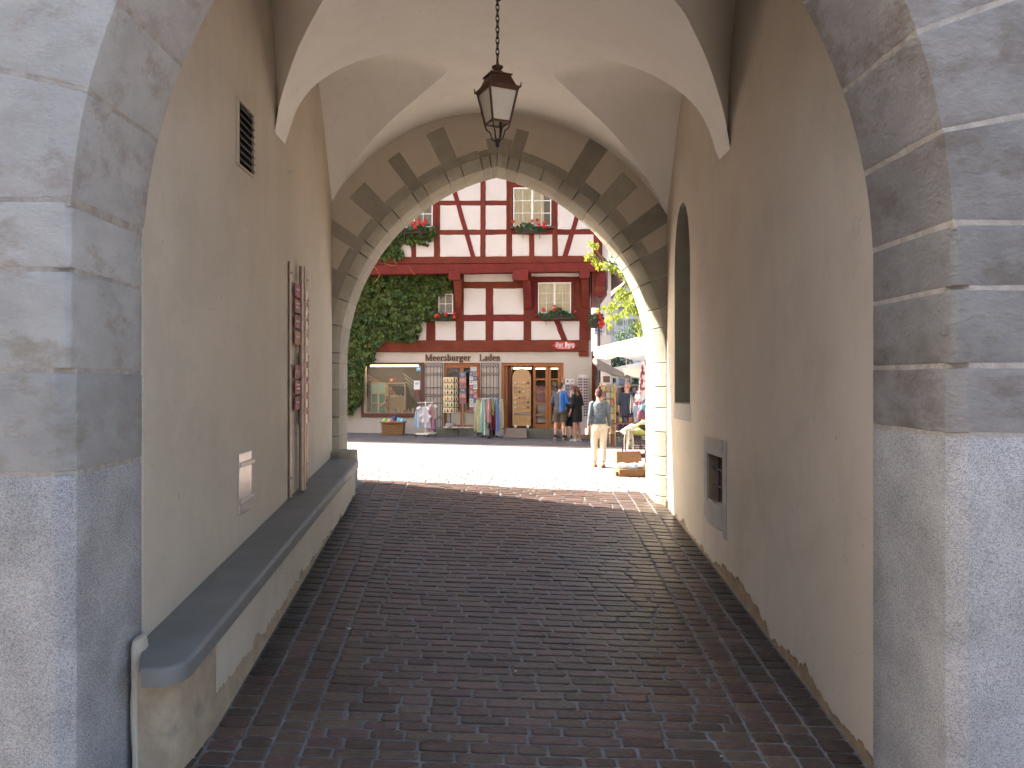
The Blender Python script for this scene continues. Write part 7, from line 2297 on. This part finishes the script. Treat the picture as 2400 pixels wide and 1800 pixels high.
# stall of hats and bags right behind the exit
def hat(o, c, wide=.17):
    b = MB(); b.lathe([(wide,0),(wide+.005,.012),(.095,.025),(.085,.085),(.06,.105),(.01,.11)], n=18); b.obj('hat_body', colour('hat %s' % str(c), c, 0.8, .9), o, smooth=40)
    b = MB(); b.lathe([(.094,.026),(.096,.028),(.093,.050),(.090,.050)], n=18); b.obj('ribbon', mat('black ribbon', (0.02,0.02,0.02), rough=0.6), o)
def hat_stall():
    D = 16.2
    p = street(1492, D)
    r_ = empty('market_stand', p, 0); tag(r_, 'low market stand with shelves of striped hats just outside the exit', 'market stand')
    M_RK = mat('dark stand metal', (0.06,0.045,0.04), rough=0.5)
    for x in (-.26, .34):
        for y in (-.2, .2):
            b = MB(); b.tube([(x,y,0),(x,y,.78)], .014, 6); b.obj('leg', M_RK, r_)
    for z in (.28, .46, .64):
        b = MB(); b.box(-.28,.36,-.22,.22,z,z+.02); b.obj('shelf', M_RK, r_)
        for k in range(4):
            b = MB(); b.lathe([(.07,0),(.075,.03),(.07,.06),(.02,.07)], c=(-.2+.165*k, -.14, z+.02), n=12); b.obj('folded_hat', colour('folded %d' % ((k+int(z*10)) % 3), [(0.62,0.52,0.55),(0.10,0.06,0.09),(0.66,0.62,0.58)][(k+int(z*10)) % 3], 0.8), r_)
            b = MB(); b.lathe([(.0765,.025),(.078,.035),(.074,.045)], c=(-.2+.165*k, -.14, z+.02), n=12); b.obj('folded_hat_band', colour('folded band', (0.09,0.04,0.06), 0.8), r_)
    hats = [('white sun hat nearest the street', (0.74,0.70,0.62), -.20, -.18, .86, .15), ('yellow green sun hat', (0.55,0.60,0.20), .0, -.16, .82, .15), ('cream straw hat', (0.66,0.55,0.36), .16, -.05, .98, .17),
            ('beige straw hat at the back', (0.56,0.45,0.30), .26, .12, 1.05, .17), ('pale blue sun hat', (0.50,0.60,0.68), .05, .12, .90, .16), ('white hat with black band', (0.72,0.70,0.66), -.08, .05, .90, .15)]
    for lb, c, x, y, z, w in hats:
        o = empty('sun_hat', p + Vector((x, y, z-.04))); o.rotation_euler = (R(-35), R(10*math.sin(x*20)), 0)
        tag(o, lb + ' on the market stand outside the exit', 'hat', 'hats on the market stand'); hat(o, c, w)
    # hanging bands: patterned scarves and bags
    post = empty('bag_post', street(1513, D+.1)); tag(post, 'dark post with patterned scarves and bags hanging behind the right jamb', 'display post')
    b = MB(); b.tube([(0,0,0),(0,0,2.35)], .02, 8); b.obj('pole', M_RK, post)
    b = MB(); b.tube([(0,0,2.3),(-.1,-.05,2.28)], .012, 6); b.obj('arm', M_RK, post)
    M_PAT = bpy.data.materials.new('red and white pattern'); M_PAT.use_nodes = True
    N = M_PAT.node_tree.nodes; L = M_PAT.node_tree.links
    tc = N.new('ShaderNodeTexCoord'); vo = N.new('ShaderNodeTexVoronoi'); vo.inputs['Scale'].default_value = 16; L.new(tc.outputs['Object'], vo.inputs['Vector'])
    rp = N.new('ShaderNodeValToRGB'); rp.color_ramp.interpolation = 'CONSTANT'; rp.color_ramp.elements[0].color = (0.30,0.06,0.10,1); rp.color_ramp.elements[1].position = .42; rp.color_ramp.elements[1].color = (0.68,0.60,0.60,1)
    sp_ = N.new('ShaderNodeSeparateColor'); L.new(vo.outputs['Color'], sp_.inputs[0]); L.new(sp_.outputs[0], rp.inputs[0]); L.new(rp.outputs[0], N['Principled BSDF'].inputs['Base Color'])
    for k, (px_, w, z0, z1, m, lb) in enumerate(((1508,.14,2.30,1.35,M_PAT,'long red and white patterned scarf'),(1513,.10,2.18,1.2,fabric('pale rose',(0.62,0.50,0.50)),'pale rose scarf'),(1500,.18,1.72,1.36,M_PAT,'short red patterned scarf'))):
        o = empty('hanging_scarf', street(px_, D + .02*k)); tag(o, lb + ' hanging on the post behind the right jamb', 'scarf')
        b = MB(); cloth_strip(b, 0, 0, z0, w, z0-z1, 120+k, .02, 1.5); b.obj('cloth', m, o, smooth=60)
    for k, (px_, z, c, lb) in enumerate(((1503,1.22,(0.20,0.06,0.10),'dark red shoulder bag'),(1509,1.32,(0.10,0.36,0.44),'turquoise shoulder bag'),(1507,.98,(0.03,0.02,0.02),'black bag with long fringes'),(1512,1.05,(0.36,0.16,0.10),'brown bag'))):
        o = empty('shoulder_bag', street(px_, D-.12+.03*k) + Vector((0,0,z))); tag(o, lb + ' hanging on the post behind the right jamb', 'bag')
        b = MB(); b.rings([(0,0,-.14,.05,.025,0),(0,0,-.10,.085,.035,0),(0,0,.02,.08,.03,0),(0,0,.06,.05,.015,0)], 14); b.obj('bag_body', colour('bag '+lb, c, 0.6), o, smooth=50)
        b = MB(); b.tube([(-.05,0,.04),(0,.02,.30),(.05,0,.04)], .006, 5); b.obj('strap', colour('bag '+lb, c, 0.6), o)
        if 'fringes' in lb:
            for q in range(9):
                b = MB(); b.tube([(-.08+.02*q,-.02,-.10),(-.09+.0225*q,-.02,-.30-.03*(q % 3))], .006, 5); b.obj('fringe', colour('bag '+lb, c, 0.6), o)
    o = empty('draped_towel', street(1463, D) + Vector((0,0,.86))); tag(o, 'cream towel draped over the street corner of the market stand', 'towel')
    b = MB(); cloth_strip(b, .05, -.24, 0, .22, .40, 140, .05, .8); b.obj('cloth', fabric('cream towel', (0.70,0.66,0.56)), o, smooth=60)
    # open wicker case with pale cloths
    q = street(1476, 15.15)
    c_ = empty('wicker_case', q, R(8)); tag(c_, 'open wicker case with its lid up on the paving by the market stand', 'basket')
    b = MB(); b.box(-.27,.33,-.17,.17,.0,.15); b.obj('tray', M_WICKER, c_, bevel=.02)
    b = MB(); b.add([(-.22,.17,.15),(.33,.17,.15),(.33,.22,.15),(-.22,.22,.15),(-.18,.30,.46),(.33,.30,.46),(.33,.34,.46),(-.18,.34,.46)], [(0,3,2,1),(4,5,6,7),(0,1,5,4),(1,2,6,5),(2,3,7,6),(3,0,4,7)]); b.obj('lid', M_WICKER, c_, bevel=.012)
    b = MB(); b.cbox((-.30,-.10,.06),(.05,.08,.08)); b.obj('leather_corner', mat('case leather', (0.10,0.07,0.04), rough=0.6), c_, bevel=.01)
    rs = random.Random(9)
    for k, (nm, cc) in enumerate((('white',(0.72,0.72,0.72)),('pale blue',(0.50,0.60,0.70)),('cream',(0.68,0.64,0.54)))):
        o = empty('folded_cloth', q + Vector((-.16+.18*k, -.05+.04*k, .15))); tag(o, '%s cloth heaped in the open wicker case' % nm, 'cloth', 'cloths in the wicker case')
        b = MB()
        for j in range(6): b.ball((rs.uniform(-.09,.09), rs.uniform(-.07,.07), rs.uniform(.0,.10)), (rs.uniform(.06,.10), rs.uniform(.05,.08), rs.uniform(.04,.06)), 12, 8)
        remesh(b, 'cloth', fabric('heap '+nm, cc), o, 0.014, 6)
hat_stall()

# ------------------------------------------------------------------ trees, bush, houses down the street
def grow_tree(name, label, base, trunk, limbs, clumps, leaf_m, n_per, size, seed, shape='blade', spread=.30, crown_name='crown'):
    rs = random.Random(seed)
    r_ = empty(name, base); tag(r_, label, 'tree' if 'tree' in name else 'shrub')
    b = MB(); b.tube(spline([tuple(Vector(p)-base) for p, _ in trunk], 4), list(np.interp(np.linspace(0, 1, (len(trunk)-1)*4+1), np.linspace(0, 1, len(trunk)), [q for _, q in trunk])), 10); b.obj('trunk', M_BARK, r_, smooth=60)
    for lb in limbs:
        pts = spline([tuple(Vector(p)-base) for p in lb], 4)
        b = MB(); b.tube(pts, list(np.linspace(.035, .008, len(pts))), 7); b.obj('limb', M_BARK, r_, smooth=60)
    C = []; N_ = []; S = []
    for (c, rad) in clumps:
        c = Vector(c) - base
        for _ in range(int(n_per*rad*rad*12)):
            d = Vector((rs.gauss(0,1), rs.gauss(0,1), rs.gauss(0,.7)))
            d = d.normalized()*rad*(rs.random()**0.45)
            C.append(c + d); N_.append((rs.uniform(-1,1), rs.uniform(-1,.6), rs.uniform(.1,1.2))); S.append(size*rs.uniform(.6,1.25))
    V, Fc = leaf_mesh(C, N_, S, rs, shape); b = MB(); b.add(V, Fc); b.obj(crown_name, leaf_m, r_, recalc=False)
    return r_
# robinia with its trunk behind the right jamb
DT = 19.0
def T(px, py, d=DT): return P(px, py, d)
tb = street(1600, DT)
rt_ = random.Random(21)
cl = []
for (px, py, rad) in [(1388,573,.13),(1383,600,.13),(1395,612,.12),(1405,622,.13),(1376,606,.09),(1400,580,.08),(1424,622,.13),(1440,632,.16),(1452,615,.15),(1460,640,.14),(1437,600,.10),(1448,680,.12),(1462,692,.17),(1478,668,.15),(1455,704,.17),(1440,716,.15),(1428,728,.12),(1474,716,.17),(1490,700,.18),(1488,730,.18),(1465,735,.15),(1445,745,.14),(1425,750,.10),(1400,727,.07),(1415,722,.07),(1498,760,.16),(1505,785,.15),(1430,765,.09),(1470,655,.12),(1500,680,.18),(1496,640,.2),(1482,610,.18)]:
    cl.append((T(px, py, DT + rt_.uniform(-.35,.35)), rad))
limbs = [[T(1590,700), T(1530,660), T(1470,630), T(1420,612), T(1385,600)], [T(1590,760), T(1540,740), T(1490,720), T(1440,722), T(1396,726)], [T(1530,660), T(1500,680), T(1470,690), T(1450,705)], [T(1420,612), T(1402,592), T(1392,572)], [T(1540,740), T(1510,760), T(1500,790)]]
grow_tree('robinia_tree', 'yellow green sunlit tree reaching in from behind the right jamb of the exit', tb,
          [(tb, .11), (T(1598,900), .10), (T(1592,760), .085), (T(1588,650), .06), (T(1600,520), .03)], limbs, cl, M_TREELEAF, 150, .125, 5)
# bush and dark tree further down the street
bb = street(1470, 30)
grow_tree('garden_bush', 'rounded green bush above the larger parasol down the street', bb, [(bb, .06), (P(1470,880,30), .05), (P(1470,800,30), .03)], [[P(1470,830,30), P(1450,790,30)], [P(1470,830,30), P(1495,785,30)]],
          [(P(x, y, 30+(k % 3)*.3), r2) for k, (x, y, r2) in enumerate([(1455,785,.38),(1475,775,.42),(1498,770,.45),(1490,792,.4),(1463,800,.35),(1515,780,.5)])], M_BUSHLEAF, 55, .13, 6)
bb = street(1440, 36)
grow_tree('street_tree', 'dark green tree seen between the awning and the parasols', bb, [(bb, .10), (P(1440,900,36), .08), (P(1440,850,36), .05)], [[P(1440,880,36), P(1425,850,36)], [P(1440,880,36), P(1465,850,36)]],
          [(P(x, y, 36), r2) for x, y, r2 in [(1432,845,.55),(1450,850,.6),(1470,860,.6),(1430,865,.5),(1500,905,.55),(1485,915,.5)]], M_BUSHLEAF, 40, .16, 7)

def far_house(name, label, x0, x1, y_eave, y_ridge, d, wallm, roofm, wins, depth=8.0, rz=0.0):
    A, B_ = P(x0, y_eave, d), P(x1, y_eave, d)
    zg = gz(A.x, d) - .1
    base = Vector(((A.x+B_.x)/2, d, zg))
    r_ = empty(name, base, rz); tag(r_, label, 'house')
    w = (B_.x-A.x)/2; h = A.z - zg; hr = P(x0, y_ridge, d).z - zg
    b = MB(); b.prism([(-w,0),(w,0),(w,h),(0,hr-.1),(-w,h)], 0, depth); b.obj('wall', wallm, r_)
    for s_ in (-1, 1):
        b = MB(); e = .45
        b.add([(s_*(w+e), -.5, h-.30), (0, -.5, hr), (0, depth+.4, hr), (s_*(w+e), depth+.4, h-.30), (s_*(w+e), -.5, h-.45), (0, -.5, hr-.15), (0, depth+.4, hr-.15), (s_*(w+e), depth+.4, h-.45)],
              [(0,1,2,3),(7,6,5,4),(0,4,5,1),(2,6,7,3),(0,3,7,4),(1,5,6,2)])
        b.obj('roof', roofm, r_)
    for (wx0, wy0, wx1, wy1) in wins:
        a, c = P(wx0, wy0, d) - base, P(wx1, wy1, d) - base
        b = MB(); b.box(a.x, c.x, -.03, .05, c.z, a.z); wn_ = b.obj('window', M_WHITE, r_)
        m = (a.x+c.x)/2
        for (xa, xb) in ((a.x+.06, m-.03), (m+.03, c.x-.06)):
            b = MB(); b.box(xa, xb, -.036, -.031, c.z+.06, a.z-.06); b.obj('pane', mat('far window glass', (0.10,0.12,0.14), rough=0.1, spec=0.8), wn_)
        for (xa, xb) in ((a.x-.34, a.x-.02), (c.x+.02, c.x+.34)):
            b = MB(); b.box(xa, xb, -.05, -.01, c.z, a.z); b.obj('shutter', mat('grey shutter', (0.30,0.30,0.33), rough=0.7), wn_)
    return r_
M_FARWALL = mat('pale lilac render', (0.70,0.69,0.69), (0.66,0.65,0.65), scale=2, rough=0.9)
M_FARROOF = mat('grey brown roof', (0.20,0.13,0.11), (0.15,0.10,0.09), scale=5, rough=0.85)
far_house('town_house', 'pale gabled house with grey shutters down the street behind the tree', 1432, 1545, 700, 640, 40.0, M_FARWALL, M_FARROOF,
          [(1466,716,1480,738),(1500,716,1514,738),(1460,748,1472,762),(1500,748,1514,762),(1466,880,1480,905),(1500,880,1514,905)])
far_house('town_house', 'dark roofed low house at the end of the street behind the parasols', 1415, 1600, 868, 838, 55.0, mat('ochre render', (0.45,0.32,0.20), rough=0.9), MATS['grey brown roof'],
          [(1470,885,1482,905),(1500,885,1512,905)])
# neighbouring white house wall right beside the timber house
far_house('town_house', 'narrow white house front directly behind the timber house corner', 1398, 1432, 640, 600, 33.0, M_INFILL, M_FARROOF, [(1412,760,1420,785),(1412,900,1420,925)])

# houses of the street behind the viewer: they keep the near side of the gate in shade
def street_house(name, label, x0, x1, y0, y1, h, side):
    r_ = empty(name, ((x0+x1)/2, (y0+y1)/2, -1.3)); tag(r_, label, 'house')
    ox, oy, oz = r_.location
    b = MB(); b.box(x0-ox, x1-ox, y0-oy, y1-oy, 0, h); b.obj('wall', mat('street render', (0.50,0.46,0.40), (0.45,0.41,0.36), scale=2, rough=0.9), r_)
    b = MB(); b.add([(x0-ox-.5,y0-oy-.5,h),(x1-ox+.5,y0-oy-.5,h),(x1-ox+.5,y1-oy+.5,h),(x0-ox-.5,y1-oy+.5,h),(0,y0-oy-.5,h+3),(0,y1-oy+.5,h+3)], [(0,3,2,1),(0,1,4),(2,3,5),(1,2,5,4),(3,0,4,5)]); b.obj('roof', MATS['clay roof tile'], r_)
    xf = (x1 - ox + .01) if side > 0 else (x0 - ox - .01)
    y = y0 - oy + 1.5
    while y < y1 - oy - 1.5:
        for z in (1.6, 4.6, 7.4):
            b = MB(); b.box(xf-.03, xf+.03, y, y+1.0, z, z+1.4); f_ = b.obj('window', M_WHITE, r_)
            b = MB(); b.box(xf-.04, xf+.04, y+.1, y+.9, z+.1, z+1.3); b.obj('pane', MATS['far window glass'], f_)
        y += 2.4
street_house('town_house', 'plain rendered house standing left of the viewer in front of the gate', -16, -7.8, -26, 2.6, 8.6, 1)

# ------------------------------------------------------------------ bits lying on the passage floor
def litter():
    def flat(name, label, cat, px, py, m, w, h_, seed):
        # find the floor point under the pixel
        d = 5.6
        for _ in range(60):
            x = (px-CX)/FPX*d
            zz = H + (CY-py)/FPX*d
            d += (zz - gz(x, d))*1.2
        x = (px-CX)/FPX*d
        r = random.Random(seed)
        o = empty(name, (x, d, gz(x, d)+0.012), r.random()*3); tag(o, label, cat)
        b = MB(); n = 9
        pts = [(w*math.cos(2*math.pi*i/n)*(0.7+0.5*r.random()), h_*math.sin(2*math.pi*i/n)*(0.7+0.5*r.random())) for i in range(n)]
        b.vprism(pts, 0, 0.003); b.obj('scrap', m, o)
    flat('fallen_petal', 'crumpled red petal on the floor at the near end of the bench', 'petal', 420, 1772, M_RED, .030, .018, 1)
    flat('paper_scrap', 'thin white paper scrap on the left half of the passage floor', 'paper', 818, 1476, mat('white paper', (0.72,0.70,0.68), rough=0.8), .030, .008, 2)
    flat('paper_scrap', 'tiny pale paper scrap in the middle of the passage floor', 'paper', 1208, 1576, MATS['white paper'], .010, .008, 3)
    flat('cigarette_end', 'small pale cigarette end near the right border of the paving', 'cigarette end', 1690, 1776, mat('pale filter', (0.6,0.5,0.38), rough=0.8), .014, .005, 4)
litter()

def more_stall():
    """second rail of dark clothes and a shelf of small goods beside the bald man"""
    p = street(1494, 23.4)
    r_ = empty('clothes_rail', p, 0); tag(r_, 'second clothes rail with dark garments close to the right jamb', 'clothes rail')
    for x in (-.55, .45):
        b = MB(); b.tube([(x,0,0),(x,0,1.75)], .015, 8); b.obj('upright', M_STEEL, r_)
    b = MB(); b.tube([(-.55,0,1.75),(.45,0,1.75)], .015, 8); b.obj('rail', M_STEEL, r_)
    cs = [('black',(0.02,0.02,0.022)),('dark brown',(0.07,0.04,0.03)),('denim blue',(0.07,0.10,0.17)),('maroon',(0.13,0.02,0.03)),('olive',(0.10,0.10,0.04)),('white',(0.6,0.58,0.55)),('charcoal grey',(0.06,0.06,0.065))]
    for k, (nm, c) in enumerate(cs):
        o = empty('hanging_coat', p + Vector((-.46+.13*k, -.02, 0))); tag(o, '%s coat on the second clothes rail close to the right jamb' % nm, 'coat', 'coats on the second rail')
        b = MB(); cloth_strip(b, 0, 0, 1.70, .26, .95 + .06*(k % 3), 190+k, .05, 1.0, yaw=.8); b.obj('cloth', fabric('coat '+nm, c), o, smooth=60)
        b = MB(); b.tube([(0,0,1.70),(0,0,1.765)], .006, 5); b.obj('hanger', M_STEEL, o)
    q = street(1444, 22.9)
    t = empty('goods_shelf', q, R(12)); tag(t, 'narrow wooden shelf of little boxes behind the woman in denim', 'shelf')
    for x in (-.16, .22):
        b = MB(); b.box(x-.014, x+.014, -.12, .12, 0, 1.35); b.obj('upright', MATS['rack wood'], t)
    pal = [(0.20,0.05,0.04),(0.06,0.09,0.13),(0.30,0.25,0.14),(0.08,0.12,0.07),(0.32,0.30,0.27)]
    for k in range(6):
        z = .18 + k*.21
        b = MB(); b.box(-.146, .206, -.12, .12, z, z+.014); b.obj('shelf_board', MATS['rack wood'], t)
        for j in range(3):
            hh = .09 + .03*((k+j*2) % 3)
            b = MB(); b.box(-.13+.115*j, -.04+.115*j, -.11, -.03, z+.015, z+.015+hh); b.obj('little_box', colour('little box %d' % ((k+2*j) % 5), pal[(k+2*j) % 5], 0.6), t, bevel=.006)
more_stall()
